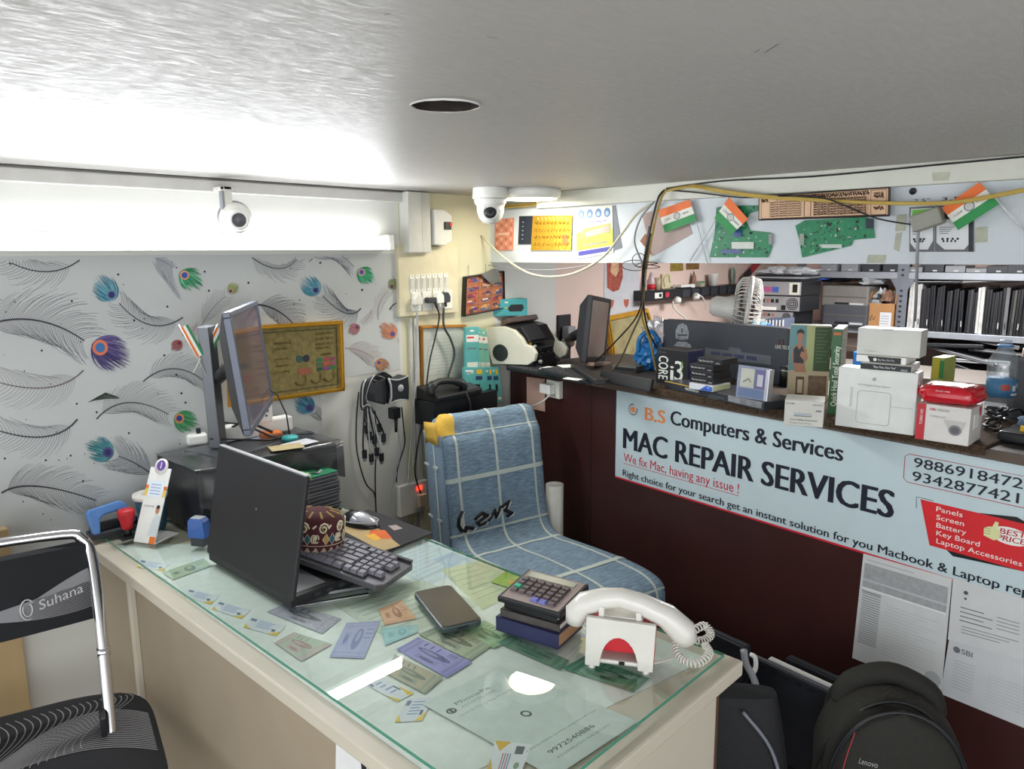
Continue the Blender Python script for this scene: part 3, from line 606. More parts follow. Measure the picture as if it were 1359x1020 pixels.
# books, tray and calculator
a, u, L = base((658, 836), (741, 862), DZ); uu = u
def book(name, label, z0, h, w_, d_, off, cc, pc, rot=0):
    o = a + Vector((u.x, u.y, 0)) * off[0] + Vector((-u.y, u.x, 0)) * off[1]; t = thing(name, label, 'book', frame((o.x, o.y, z0), u) @ Matrix.Rotation(rot, 4, 'Z'))
    m = MB(); m.box(cc, (0, w_), (0, d_), (0, .0025)); m.box(cc, (0, w_), (0, d_), (h - .0025, h)); m.box(cc, (0, w_), (0, .003), (0, h)); m.build('cover', t, .001); m = MB(); m.box(pc, (.003, w_ - .003), (.003, d_ - .002), (.0024, h - .0024)); m.build('pages', t); return t
PGS = mat('b9936a', .8, var=.1, scale=200, stretch=(1, 1, 20))
book('hardcover_book', 'thick navy blue book with tan page edges, lowest of the stack by the telephone', DZ, .030, L, .10, (0, 0), mat('2c2f55', .5, var=.1), PGS)
book('diary', 'worn grey brown diary lying on the navy book', DZ + .0302, .016, L * .93, .095, (.008, .004), mat('4a4541', .6, var=.25, scale=30), PAPER, .03)
t = book('notebook', 'black notebook lying under the calculator', DZ + .0465, .012, L * .86, .09, (.012, .012), BLACK, PAPER, -.03)
o = a + Vector((u.x, u.y, 0)) * .004 + Vector((-u.y, u.x, 0)) * .0; CM = frame((o.x, o.y, DZ + .061), u) @ Matrix.Rotation(.04, 4, 'X')
t = thing('calculator', 'black desk calculator with beige face on top of the book stack', 'calculator', CM)
m = MB(); m.hexa(BLACK, [(0, 0, 0), (L, 0, 0), (L, .118, 0), (0, .118, 0), (0, 0, .012), (L, 0, .012), (L, .118, .02), (0, .118, .02)]); m.build('case', t, .003)
m = MB(); sl = .008 / .118; sl_ = math.atan(sl); m.M = Matrix.Translation((0, 0, .0122)) @ Matrix.Rotation(sl_, 4, 'X'); m.box(mat('9a8a86', .5), (.008, L - .006), (.004, .114), (0, .0008)); m.build('face_plate', t)
kx = (L - .03) / 6
for r in range(5):
    for c in range(6):
        m = MB(); m.M = Matrix.Translation((0, 0, .0128)) @ Matrix.Rotation(sl_, 4, 'X'); x = .012 + c * kx; y = .012 + r * .0145
        cc_ = mat('2fae8a', .5) if (c, r) == (0, 2) else mat('6a70b8', .5) if r == 0 and c in (3, 4) else mat('5c5254', .5)
        if r == 0 and c < 3: continue
        m.hexa(cc_, [(x, y, 0), (x + kx * .82, y, 0), (x + kx * .82, y + .012, 0), (x, y + .012, 0), (x + .0015, y + .0015, .005), (x + kx * .82 - .0015, y + .0015, .005), (x + kx * .82 - .0015, y + .0105, .005), (x + .0015, y + .0105, .005)]); m.build('key', t)
m = MB(); m.M = Matrix.Translation((0, 0, .0128)) @ Matrix.Rotation(sl_, 4, 'X'); m.box(mat('6f7a68', .3), (.015, L - .02), (.089, .108), (0, .0012)); m.build('display', t)
# white telephone seen from behind
a, u, L = base((776, 886), (866, 897), DZ); t = thing('telephone', 'white and red telephone with a banana handset at the desk corner', 'telephone', frame(a, u))
WP_ = mat('dedbd2', .3, coat=.3); Hb = .098
arch = [(.0, .006), (.024, .006)] + [(L / 2 - (L / 2 - .026) * math.cos(PI * k / 12), .006 + .058 * math.sin(PI * k / 12)) for k in range(13)] + [(L - .024, .006), (L, .006), (L + .004, Hb - .004), (.002, Hb)]
m = MB(); m.prism(WP_, arch, 0, .010); m.build('back_plate', t, .0015)
m = MB(); m.box(RED, (.004, L - .001), (.014, .075), (.03, Hb - .012)); m.hexa(RED, [(L - .006, .012, .01), (L + .001, .012, .01), (L + .001, .075, .01), (L - .006, .075, .01), (L - .004, .012, Hb - .01), (L + .004, .012, Hb - .01), (L + .003, .07, Hb - .01), (L - .004, .07, Hb - .01)])
m.add(RED, [(.01, .05, .008), (L - .01, .05, .008), (L - .01, .03, .07), (.01, .03, .07)], [(0, 1, 2, 3)]); m.build('inner_body', t, .002)
m = MB(); m.box(WP_, (.012, L - .008), (.008, .085), (.008, .016)); m.build('base_plate', t, .003)
m = MB(); m.box(BLACK, (L * .5, L * .5 + .01), (.0065, .009), (.010, .0155)); m.build('socket', t)
for x in (.012, L - .012):
    for y in (.006, .075): m = MB(); m.lathe(WP_, [(.006, 0), (.0065, .003), (.006, .008)], (x, y, 0)); m.build('foot', t)
m = MB(); m.box(WP_, (.022, L - .02), (.014, .052), (Hb - .013, Hb - .001)); m.box(WP_, (.022, .032), (.01, .05), (Hb - .004, Hb + .016)); m.box(WP_, (L - .032, L - .022), (.01, .05), (Hb - .004, Hb + .012)); m.build('cradle', t, .002)
hp = [(-.024, .03, .070), (-.020, .03, .089), (-.004, .03, .108), (.03, .03, .122), (L * .5, .03, .126), (L * .8, .03, .118), (L + .02, .03, .100), (L + .05, .03, .074), (L + .060, .03, .056)]
m = MB(); m.tube(WP_, hp, [.016, .022, .022, .019, .0175, .019, .022, .024, .017], 16); m.build('handset', t)['label'] = 'white curved handset'
# coiled cord
cpx = [(918, 838, .80), (935, 830, .80), (943, 842, .79), (930, 850, .785), (905, 845, .80), (897, 858, .795), (905, 874, .785), (925, 880, .783), (941, 868, .785), (936, 856, .79)]
cp_ = [atZ(x, y, z) for x, y, z in cpx]; pts = []
def cr(P, t_):
    i = min(int(t_), len(P) - 2); f = t_ - i; p0, p1, p2, p3 = P[max(0, i - 1)], P[i], P[i + 1], P[min(len(P) - 1, i + 2)]
    return .5 * (2 * p1 + (p2 - p0) * f + (2 * p0 - 5 * p1 + 4 * p2 - p3) * f * f + (3 * p1 - p0 - 3 * p2 + p3) * f ** 3)
N_ = 46 * 10
for k in range(N_ + 1):
    s_ = (len(cp_) - 1) * k / N_; c = cr(cp_, s_); d = (cr(cp_, min(len(cp_) - 1.001, s_ + .02)) - cr(cp_, max(0, s_ - .02))).normalized(); n1 = d.cross(Vector((0, 0, 1))).normalized(); n2 = d.cross(n1); a_ = 2 * PI * k / 10
    pts.append(Vector(c) + n1 * .0068 * math.cos(a_) + n2 * .0068 * math.sin(a_) + Vector((0, 0, .0)))
Ti = t.matrix_basis.inverted(); m = MB(); m.tube(WP_, [Ti @ p for p in pts], .0015, 5); m.build('coiled_cord', t)
m = MB(); m.tube(WP_, [Ti @ atZ(x, y, z) for x, y, z in ((900, 862, .78), (890, 874, .775), (876, 878, .775), (866, 880, .78))], .002, 5); m.build('line_cord', t)
# QR payment stand: the code itself is left out
a, u, L = base((177, 719), (203, 732), DZ); u = Vector((.42, -.91)); L = .068; t = thing('payment_stand', 'leaning white payment stand with orange stripes and a printed man on the desk corner', 'stand', frame((a.x, a.y, DZ + .0015), u, .42))
hgt = .195; m = MB(); m.box(WHITE, (0, L), (0, .003), (0, hgt)); m.build('front_plate', t, .001)
m = MB(); m.lathe(WHITE, [(.021, -.002), (.021, .001)], (L * .52, 0, hgt + .004), 'y', 24); m.build('round_tab', t)
m = MB(); PUR = mat('6a4a9c', .5); m.disc(PUR, L * .52, hgt + .006, .014, y=-.0024); m.box(WHITE, (L * .5, L * .54), (-.0027, -.0025), (hgt - .002, hgt + .015)); m.build('purple_badge', t)
m = MB(); m.rect(ORANGE, 0, L, .138, .148, -.0006); m.rect(ORANGE, L * .72, L, 0, .018, -.0006); m.rect(mat('e3c25a', .6), 0, L * .3, .12, .14, -.0006); m.rect(mat('e3c25a', .6), L * .7, L, .12, .145, -.0006)
m.rect(mat('dfe6ee', .5), L * .14, L * .86, .118, .162, -.0008)
for k in range(4): m.rect(mat('a3b6d6', .6, var=0), L * .25, L * .72, .125 + .008 * k, .128 + .008 * k, -.001)
m.text(INKG, 'ACCEPTED HERE', L * .1, L * .6, .092, .004); m.disc(mat('b98468', .6), L * .80, .085, .006, .009, -.0008); m.flat(mat('2c221e', .6), [(L * .72, .088), (L * .74, .098), (L * .86, .099), (L * .9, .09), (L * .86, .091)], -.001); m.flat(mat('cfd6d8', .6), [(L * .6, .02), (L * .66, .06), (L * .78, .076), (L * .98, .07), (L * .98, .02)], -.0008); m.build('print', t)
m = MB(); m.M = Matrix.Rotation(.42, 4, 'X'); m.box(WHITE, (0, L), (.002, .085), (-.001, .002)); m.build('foot_plate', t, .001)
# hole punch, stampers, mug, spool
a, u, L = base((125, 700), (187, 683), DZ); t = thing('hole_punch', 'blue handled black paper punch on the desk corner', 'hole punch', frame((.607, 2.075, DZ), (1, -.03)))
m = MB(); m.box(DKG, (-.01, .115), (-.005, .045), (0, .016)); m.box(BLACK, (-.005, .11), (.01, .035), (.016, .035)); m.build('base', t, .003)
LB = mat('5f8fd0', .35); ho = [(-.004, .012), (-.012, .07), (-.004, .08), (.07, .088), (.084, .08), (.105, .03), (.098, .022), (.082, .024), (.072, .052), (.064, .062), (.028, .058), (.018, .05), (.012, .012)]
m = MB(); m.M = Matrix.Rotation(-.35, 4, 'X'); m.prism(LB, ho, -.012, .012); m.build('handle', t, .006, 3)
a = atZ(173, 716, DZ); t = thing('rubber_stamp', 'small rubber stamp with a red knob beside the payment stand', 'stamp', Matrix.Translation((a.x + .0, a.y + .012, DZ)))
m = MB(); m.box(BLACK, (-.02, .02), (-.012, .012), (0, .010)); m.build('base', t, .002); m = MB(); m.lathe(BLACK, [(.010, .010), (.008, .032)]); m.build('neck', t); m = MB(); m.lathe(RED, [(.012, .028), (.015, .038), (.021, .066), (.022, .074), (.018, .080), (0, .082)]); m.build('knob', t)
a = atZ(205, 704, DZ); t = thing('patterned_mug', 'teal patterned mug used as a pen holder behind the payment stand', 'mug', Matrix.Translation((.742, 2.045, DZ)))
m = MB(); m.lathe(mat('3a5f70', .4, var=.45, scale=140), [(.030, 0), (.034, .01), (.040, .09), (.037, .09), (.032, .01), (0, .008)], n=28); m.build('cup', t)
t2 = thing('tape_spool', 'white disc spool lying on the patterned mug', 'spool', Matrix.Translation((.740, 2.043, DZ + .0905))); m = MB(); m.lathe(OFFW, [(.012, 0), (.043, .0), (.044, .006), (.043, .012), (.012, .012), (.012, 0)], n=30); m.build('disc', t2)
m = MB(); m.lathe(DKG, [(.012, .002), (.012, .009), (0, .009)]); m.build('hub', t2)
a = atZ(256, 722, DZ); t = thing('self_inking_stamp', 'blue self inking stamp standing against the laptop lid', 'stamp', frame((a.x - .012, a.y - .01, DZ), (.5, -.86)))
BL = mat('2456a0', .3, coat=.3); m = MB(); m.prism(BL, [(-.006, .022), (-.004, .068), (.004, .074), (.034, .074), (.042, .066), (.044, .022)], 0, .03); m.build('handle', t, .004); m = MB(); m.box(DKG, (0, .038), (.003, .027), (0, .03)); m.build('foot', t, .002)
m = MB(); m.box(LGREY, (.004, .034), (.004, .026), (.0735, .0755)); m.build('cap', t, .001)
# the box draped in black plastic under the monitor
UX0, UX1, UY0, UY1, UT = .80, 1.215, 1.865, 2.135, .952
t = thing('computer_case', 'black computer case lying flat under the monitor at the wall', 'computer', Matrix.Translation(((UX0 + UX1) / 2, UY0, DZ)))
w2 = (UX1 - UX0) / 2; m = MB(); m.box(mat('212126', .35, bump=.2, scale=9), (-w2, w2), (0, UY1 - UY0), (0, UT - DZ)); m.build('case', t, .006)
m = MB(); m.box(DKG, (-w2 + .02, w2 - .02), (-.003, 0), (.02, .08)); m.build('front_grille', t, .002)
pl = MB(); GP = glassy('black_plastic_sheet', (.14, .14, .16, 1), .2, 1.5, .06, .04)
def drape(u_, v_):
    x = -w2 - .012 + (2 * w2 + .024) * u_; s_ = v_ * .36 - .10
    if s_ < 0: y = -.012 - .01 * math.sin(9 * u_); z = UT - DZ + .004 + s_ * (.9 + .3 * math.sin(7 * u_))
    else: y = s_ - .01; z = UT - DZ + .0045
    nz_ = noise.noise(Vector((x * 14, y * 14, z * 14))); return (x, y + (nz_ * .01 if s_ < 0 else 0), z + (abs(nz_) * .005 if s_ >= 0 else 0))
pl.grid(GP, drape, 40, 26); pl.build('plastic_cover', t)
# monitor on a column stand
A = atY(334, 578, 1.70); t = thing('monitor', 'black widescreen monitor on a grey column stand seen edge-on beside the gold frame', 'monitor', Matrix.Translation((A.x, A.y, UT + .012)))
az = math.radians(54); PM = Matrix.Translation((0, 0, A.z - UT - .012)) @ Matrix.Rotation(az, 4, 'Z') @ Matrix.Rotation(-.10, 4, 'X')
Wm, Hm = .46, .305; FR = mat('5f6470', .35, .3)
def pp(x, y, z): return PM @ Vector((x, y, z))
m = MB(); m.M = PM; m.box(FR, (0, Wm), (0, .018), (0, .016)); m.box(FR, (0, Wm), (0, .018), (Hm - .014, Hm)); m.box(FR, (0, .014), (0, .018), (.016, Hm - .014)); m.box(FR, (Wm - .014, Wm), (0, .018), (.016, Hm - .014)); m.build('bezel', t, .002)
m = MB(); m.M = PM; m.box(mat('6d5c64', .12, spec=.9, var=.2, scale=5), (.014, Wm - .014), (.004, .012), (.016, Hm - .014)); m.build('screen', t)  # pinkish reflection is put into the screen's base colour
m = MB(); m.M = PM; m.hexa(BLACK, [(.0, .018, .0), (Wm, .018, .0), (Wm - .08, .05, .06), (.08, .05, .06), (.0, .018, Hm), (Wm, .018, Hm), (Wm - .08, .05, Hm - .06), (.08, .05, Hm - .06)]); m.build('back_shell', t, .003)
cb = atZ(290, 592, UT + .012) - Vector((A.x, A.y, UT + .012)); cb = Vector((cb.x, cb.y, 0)); CG = mat('6f7276', .4, .5)
m = MB(); m.M = Matrix.Translation(cb) @ Matrix.Rotation(math.radians(38), 4, 'Z') @ Matrix.Rotation(-.05, 4, 'Y'); m.box(CG, (-.022, .022), (-.016, .016), (0, .345)); m.build('column', t, .003)
m = MB(); e = PM @ Vector((Wm * .45, .05, .16)); m.tube(BLACK, [cb + Vector((0.01, 0.01, .19)), cb.lerp(e, .5) + Vector((0, 0, .09)), e], [.02, .018, .024], 10); m.build('arm', t)
m = MB(); m.M = Matrix.Translation(cb + Vector((.03, -.02, -.012))) @ Matrix.Rotation(math.radians(20), 4, 'Z'); m.prismz(mat('55585d', .4, .4), [(-.10, -.07), (.12, -.09), (.15, .06), (-.08, .10)], 0, .008); m.build('base', t, .002)
cw = Vector((A.x, A.y, UT + .012)) + cb
for k, (dx, lx, lab) in enumerate(((-.030, -.4, 'small paper flag on a stick leaning left behind the monitor column'), (-.008, .5, 'small paper flag on a stick leaning right behind the monitor column'))):
    tp = cw + Vector((-.02 + dx, -.01, .27)); f_ = thing('paper_flag', lab, 'flag', frame(tp, (1, -.4)) @ Matrix.Rotation(lx, 4, 'Y'), 'paper flags')
    m = MB(); m.tube(WHITE, [(0, 0, -.06), (0, 0, .09)], .0013, 5); m.build('stick', f_)
    for j, c in enumerate((ORANGE, WHITE, GREEN)): m = MB(); m.box(c, (.0 + .007 * j, .007 + .007 * j), (-.0006, .0006), (-.01, .08)); m.build('stripe', f_)
# small things on the case
a = atZ(266, 586, UT + .01); t = thing('power_adapter', 'white square adapter behind the monitor column', 'adapter', frame((a.x - .01, a.y, UT + .0065), (1, -.3))); m = MB(); m.box(WHITE, (-.028, .028), (-.02, .02), (0, .03)); m.build('body', t, .007, 3); m = MB(); m.box(BLACK, (.0, .012), (-.006, .006), (.030, .045)); m.build('plug', t, .001)
e0 = atZ(333, 570, UT + .01); t = thing('extension_box', 'white extension box on the case behind the monitor', 'extension box', frame((1.02, 2.085, UT + .0105), (1, 0))); m = MB(); m.box(WHITE, (-.07, .17), (-.02, .02), (0, .045)); m.build('body', t, .005)
t = thing('phone_charger', 'white wall charger standing in the extension box', 'charger', frame((1.09, 2.06, UT + .0555), (1, -.1))); m = MB(); m.box(WHITE, (-.022, .022), (-.018, .018), (0, .055)); m.build('body', t, .004, 3); m = MB(); m.tube(BLACK, [(-.008, 0, .054), (-.008, 0, .085)], .005, 8); m.tube(BLACK, [(-.008, 0, .085), (-.004, 0, .098), (.012, -.01, .104), (.035, -.03, .08), (.055, -.04, .02), (.06, -.045, -.054)], .0022, 6); m.build('cable', t)
m = MB(); m.disc(INKG, .002, .02, .004, y=-.0185); m.rect(INKG, -.006, .01, .03, .038, -.0185); m.build('logo_mark', t)
a = atZ(362, 583, UT + .01); t = thing('matchbox', 'small orange and brown cardboard box on the case', 'box', frame((a.x, a.y, UT + .0085), (.9, -.3))); m = MB(); m.box(mat('b5704a', .7, var=.2, scale=60), (-.03, .03), (0, .05), (0, .018)); m.build('body', t, .001); m = MB(); m.box(ORANGE, (-.02, .028), (.005, .045), (.018, .019)); m.build('label', t)
a = atZ(385, 583, UT + .01); t = thing('teal_lid', 'small teal round lid beside the matchbox', 'lid', Matrix.Translation((a.x, a.y, UT + .0085))); m = MB(); m.lathe(TEAL, [(.022, 0), (.024, .006), (.022, .012), (0, .013)]); m.build('disc', t)
for k, (px, py, c, l) in enumerate(((345, 577, 'a9b9d0', 'pale blue leaflet under the monitor'), (398, 588, 'c9c9cf', 'white leaflet at the right end of the case top'), (380, 594, 'b8a77a', 'yellowish leaflet in front of the teal lid'))):
    a = atZ(px, py, UT + .01); m = MB(); m.box(mat(c, .6, var=.15, scale=60), (-.045, .045), (-.03, .03), (0, .0012)); tag(m.build('leaflet'), l, 'paper', 'leaflets on the computer case', Matrix.Translation((a.x, a.y, UT + .0088 + .0015 * k)) @ Matrix.Rotation(.5 - .4 * k, 4, 'Z'))
t = thing('black_cable', 'loose black cables looping behind the monitor onto the case', 'cable', Matrix.Translation((1.0, 2.03, UT + .01)))
m = MB(); m.tube(BLACK, [(-.06, .03, .07), (.02, .02, .05), (.08, -.03, .01), (.12, -.07, .003)], .003, 6); m.tube(BLACK, [(-.09, 0, .03), (-.02, -.03, .02), (.06, -.05, .006), (.15, -.05, .008), (.20, -.06, .002)], .0028, 6); m.tube(BLACK, [(-.05, .05, .02), (.03, .03, .06), (.09, -.02, .02)], .004, 6); m.build('wire', t)
# stack of old laptop drives with a circuit board on top
for k in range(12):
    t = thing('laptop_drive', ORD[k] + ' silver edged laptop drive from the bottom of the stack beside the cap', 'drive', frame((1.055 + random.uniform(-.003, .003), 1.775 + random.uniform(-.003, .003), DZ + .0102 * k), (1, random.uniform(-.05, .05))), 'stack of laptop drives')
    if k == 0: 
        m = MB(); m.box(STEEL, (0, .103), (0, .088), (.0006, .0086)); d1 = m.build('body', t, .0008).data; m = MB(); m.box(BLACK, (.004, .1), (-.0008, .0005), (.002, .0045)); d2 = m.build('connector', t).data
    else:
        for nm, dd in (('body', d1), ('connector', d2)): ob = bpy.data.objects.new(nm, dd); COL.objects.link(ob); ob.parent = t
t = thing('circuit_board', 'green circuit board lying on the stack of drives', 'circuit board', frame((1.035, 1.775, DZ + .1226), (1, .05))); m = MB(); m.box(PCBG, (0, .125), (0, .09), (0, .0015)); m.build('board', t); m = MB(); m.box(mat('7ac24a', .5), (.03, .034), (-.001, .0), (-.004, .012)); m.box(mat('7ac24a', .5), (.03, .034), (0, .05), (.010, .012)); m.build('rubber_band', t)
m = MB()
for k in range(14): x, y = random.uniform(.01, .11), random.uniform(.01, .08); m.box(random.choice((BLACK, DKG, LGREY)), (x, x + .01), (y, y + .008), (.0015, .004))
m.build('chip', t)['kind'] = 'stuff'
# ================================================================== CHAIRS
def fabric(name, base_c, thread, grid=None):
    m = mat(base_c, .9, 0, .38, 300, .25, (.12, 1, 1)).copy(); m.name = name; return m
# office chair in a checked cover
OC = frame((1.815, 1.765, 0), (.978, -.208)); t = thing('office_chair', 'armless office chair in a blue checked cover with yellow top corner, behind the desk', 'chair', OC)
CK = fabric('blue_woven_cover', '7e95a8', None); LNM = mat('c9d3cc', .9, var=.1, scale=200); YL = mat('d9b24a', .9, var=.15, scale=200)
SH = .515; BT = .945; W2 = .228
def spine(v):  # profile (y, z) from seat front to back top, over the top and down the rear
    P = [(-.60, SH - .13), (-.60, SH - .05), (-.56, SH - .005), (-.45, SH + .008), (-.25, SH + .0), (-.08, SH - .012), (-.015, SH + .01), (.012, SH + .08), (.03, SH + .2), (.05, SH + .34), (.07, BT - .05), (.09, BT), (.125, BT + .005), (.15, BT - .03), (.14, SH + .25), (.12, SH + .04)]
    x = v * (len(P) - 1); i = min(int(x), len(P) - 2); f = x - i; p0, p1, p2, p3 = P[max(0, i - 1)], P[i], P[i + 1], P[min(len(P) - 1, i + 2)]
    return [.5 * (2 * p1[k] + (p2[k] - p0[k]) * f + (2 * p0[k] - 5 * p1[k] + 4 * p2[k] - p3[k]) * f * f + (3 * p1[k] - p0[k] - 3 * p2[k] + p3[k]) * f ** 3) for k in (0, 1)]
def cov(u_, v_, off=0.0):
    y, z = spine(v_); y2, z2 = spine(min(1, v_ + .004)); y1, z1 = spine(max(0, v_ - .004)); L_ = math.hypot(y2 - y1, z2 - z1) or 1; ny, nz_ = -(z2 - z1) / L_, (y2 - y1) / L_
    x = (u_ * 2 - 1); e = max(0, abs(x) - .86) / .14; d = -.035 * e * e + off
    wd = W2 * (1 - .04 * math.sin(PI * v_)) * (1 if v_ > .12 else .86 + v_ * 1.17)
    if z > BT - .06: wd *= 1 - .06 * ((z - BT + .06) / .06) ** 2
    ww = .004 * noise.noise(Vector((x * 4, v_ * 14, 2)))
    return (x * wd, y + ny * (d + ww), z + nz_ * (d + ww))
m = MB(); m.grid(CK, cov, 25, 90); 
ob = m.build('checked_cover', t, solid=.012); ob['label'] = 'blue woven cover with pale checks'
m = MB()
for u0 in (.14, .50, .86):
    m.grid(LNM, lambda a, b, u0=u0: cov(u0 + (a - .5) * .022, .03 + .87 * b, .0016), 2, 90)
for v0 in (.10, .22, .335, .435, .545, .66, .90):
    m.grid(LNM, lambda a, b, v0=v0: cov(a, v0 + (b - .5) * .007, .0018), 25, 2)
m.build('check_line', t)['kind'] = 'stuff'
m = MB(); m.grid(YL, lambda a, b: cov(-.004 + .16 * a * (1.0 if b < .5 else 1.4 - .8 * b), .66 + .13 * b, .0032), 8, 14); m.build('yellow_patch', t)
m = MB(); m.grid(YL, lambda a, b: (-W2 + .002 - .006 * b, .05 + .085 * a, BT - .075 + .075 * b - .01 * a), 4, 4); m.build('yellow_patch', t, solid=.003)
m = MB(); m.grid(CK, lambda a, b: (-W2 + .016 - .014 * math.sin(PI * a), .005 + .125 * a + .045 * b, SH - .03 + (BT - SH - .02) * b), 6, 20); m.build('side_cover', t, solid=.004)
m = MB()
for a_ in (.35,): m.grid(LNM, lambda a, b: (-W2 + .0005 - .0, .035 + .012 * a + .045 * b, SH - .02 + (BT - SH - .06) * b), 2, 20)
for z_ in (.2, .62): m.box(LNM, (-W2 - .001, -W2 + .003), (.03 + .045 * z_, .12 + .045 * z_), (SH + (BT - SH) * z_, SH + (BT - SH) * z_ + .008))
m.build('check_line', t)['kind'] = 'stuff'
# black stitched scribble low on the backrest
m = MB()
glyph = [[(.09, .40), (.06, .36), (.05, .30), (.07, .25), (.12, .23)], [(.11, .27), (.16, .25), (.18, .24)], [(.21, .33), (.27, .36), (.32, .33), (.22, .29), (.24, .26), (.30, .27)], [(.33, .29), (.39, .36), (.40, .30), (.43, .35), (.45, .38)], [(.47, .38), (.53, .40), (.49, .34), (.55, .30), (.50, .28)]]
for g in glyph:
    for i in range(len(g) - 1):
        for k in range(5):
            a = (g[i][0] + (g[i + 1][0] - g[i][0]) * k / 5, g[i][1] + (g[i + 1][1] - g[i][1]) * k / 5); v0 = .44 + .16 * (a[1] - .23) / .17 * .28
            p = Vector(cov(a[0] + .03, v0, .004)); q = Vector(cov(a[0] + .05, v0 + .006, .005)); m.tube(INK, [p, q], .0045, 5)
            m.tube(WHITE, [p + Vector((.006, -.001, -.006)), q + Vector((.008, -.001, -.004))], .0015, 4)
m.build('stitched_mark', t)['kind'] = 'stuff'
m = MB(); m.box(DKG, (-.19, .19), (-.50, -.02), (SH - .085, SH - .035)); m.build('seat_pan', t, .01)
m = MB(); m.box(BLACK, (-.19, .19), (.085, .105), (SH + .02, BT - .09)); m.box(BLACK, (-.03, .03), (-.05, .10), (SH - .09, SH - .07)); m.box(BLACK, (-.03, .03), (.10, .125), (SH - .09, SH + .25)); m.build('back_shell', t, .006)
m = MB(); m.lathe(CHROME, [(.022, .07), (.022, .30), (.03, .30), (.03, SH - .085)], (0, -.25, 0)); m.build('gas_column', t)
for k in range(5):
    a = k * 2 * PI / 5 + .3; c, s_ = math.cos(a), math.sin(a); m = MB(); m.tube(BLACK, [(0, -.25, .11), (.27 * c, -.25 + .27 * s_, .065)], [.022, .014], 8); lg = m.build('leg', t)
    m = MB(); m.lathe(BLACK, [(.01, -.018), (.027, -.018), (.027, .018), (.01, .018)], (.27 * c, -.25 + .27 * s_, .0275), 'x', 16); m.build('castor', lg)
# rolled paper bundle behind the chair
a = atZ(733, 700, .62); t = thing('paper_roll', 'white rolled paper standing on end between office chair and counter', 'roll', Matrix.Translation((2.092, 1.765, .0)))
m = MB(); m.lathe(PAPER, [(.034, 0), (.034, .64), (.031, .64), (.031, 0)], n=24); m.build('outer_sheet', t); m = MB(); m.lathe(PAPER, [(.02, .02), (.02, .632), (.018, .632), (.018, .02)], n=20); m.build('inner_sheet', t)
# customer chair
SC_ = frame((.262, 1.79, 0), (.968, -.25)); t = thing('visitor_chair', 'chrome framed visitor chair with black mesh and grey wave pattern', 'chair', SC_)
MESH = mat('1b1c20', .85, bump=.4, scale=500); GW = mat('8a8a8c', .8, var=0)
fr_ = [(-.235, -.15, .47), (-.24, -.085, .60), (-.243, -.015, .75), (-.24, .04, .85), (-.225, .05, .885), (-.19, .053, .90), (0, .055, .905), (.19, .053, .90), (.225, .05, .885), (.24, .04, .85), (.243, -.015, .75), (.24, -.085, .60), (.235, -.15, .47)]
def smooth(P, n=6):
    P = [Vector(p) for p in P]; return [cr(P, (len(P) - 1) * k / (n * (len(P) - 1))) for k in range(n * (len(P) - 1) + 1)]
m = MB(); m.tube(CHROME, smooth(fr_, 4), .0115, 12); m.build('back_tube', t)
for s_ in (-1, 1):
    m = MB(); m.tube(CHROME, smooth([(s_ * .235, -.15, .47), (s_ * .235, -.12, .40), (s_ * .235, .17, .013)], 4), .0115, 10); m.build('leg', t)
    m = MB(); m.tube(CHROME, smooth([(s_ * .235, -.40, .40), (s_ * .235, -.42, .36), (s_ * .235, -.36, .013)], 4), .0115, 10); m.build('leg', t)
    m = MB(); m.tube(CHROME, [(s_ * .235, .06, .405), (s_ * .235, -.41, .405)], .0115, 10); m.build('side_rail', t)
    m = MB(); m.box(BLACK, (s_ * .225 - .006, s_ * .225 + .006), (-.15, -.10), (.47, .56)); m.build('bracket', t, .003)
    m = MB(); m.lathe(CHROME, [(.013, -.01), (.014, 0), (.013, .01)], (s_ * .2415, -.056, .66)); m.build('collar', t)
def back(u_, v_, o=0.0):
    x = (u_ * 2 - 1) * .232; z = .70 + .175 * v_ ; y = .045 - .035 * math.cos(PI * (u_ - .5)) + .01 * (v_ - .5) ** 2; return (x, y - .012 + o, z + .008 * math.sin(PI * u_))
m = MB(); m.grid(MESH, lambda a, b: back(a, b), 24, 10); m.grid(MESH, lambda a, b: back(1 - a, b, .03), 24, 10); m.grid(MESH, lambda a, b: tuple(Vector(back(a, 1)) + Vector((0, .03 * b, .004 * math.sin(PI * b)))), 24, 4); m.grid(MESH, lambda a, b: tuple(Vector(back(1 - a, 0)) + Vector((0, .03 * b, 0))), 24, 3)
m.grid(MESH, lambda a, b: tuple(Vector(back(1, a)) + Vector((0, .03 * b, 0))), 6, 3); m.build('backrest', t)
def wave(m, fn, fam, nl, mtl, w_=.0012):
    for k in range(nl):
        P = [Vector(fn(*fam(i / 30, k / nl))) for i in range(31)]; vs = []
        for i, p in enumerate(P):
            d = (P[min(30, i + 1)] - P[max(0, i - 1)]); d = d.normalized() if d.length > 0 else Vector((1, 0, 0)); nn = Vector((0, -1, 0)) if fn is backo else Vector((0, 0, 1)); s_ = d.cross(nn).normalized() * w_; vs += [p - s_, p + s_]
        m.add(mtl, vs, [(2 * i, 2 * i + 1, 2 * i + 3, 2 * i + 2) for i in range(30)])
def backo(u_, v_): return back(max(0, min(1, u_)), max(0, min(1, v_)), -.0015)
m = MB()
wave(m, backo, lambda s_, k: (s_, .48 + .26 * math.sin(2 * PI * s_ * .8 + 2.2) * (1 - k) - .30 * k + .28 * k * s_ * 1.2), 16, GW)
wave(m, backo, lambda s_, k: (.0 + s_, .20 + .42 * k * math.cos(PI * s_ * .9) + .36 * s_ * s_), 16, GW, .0009)
m.build('wave_pattern', t)['kind'] = 'stuff'
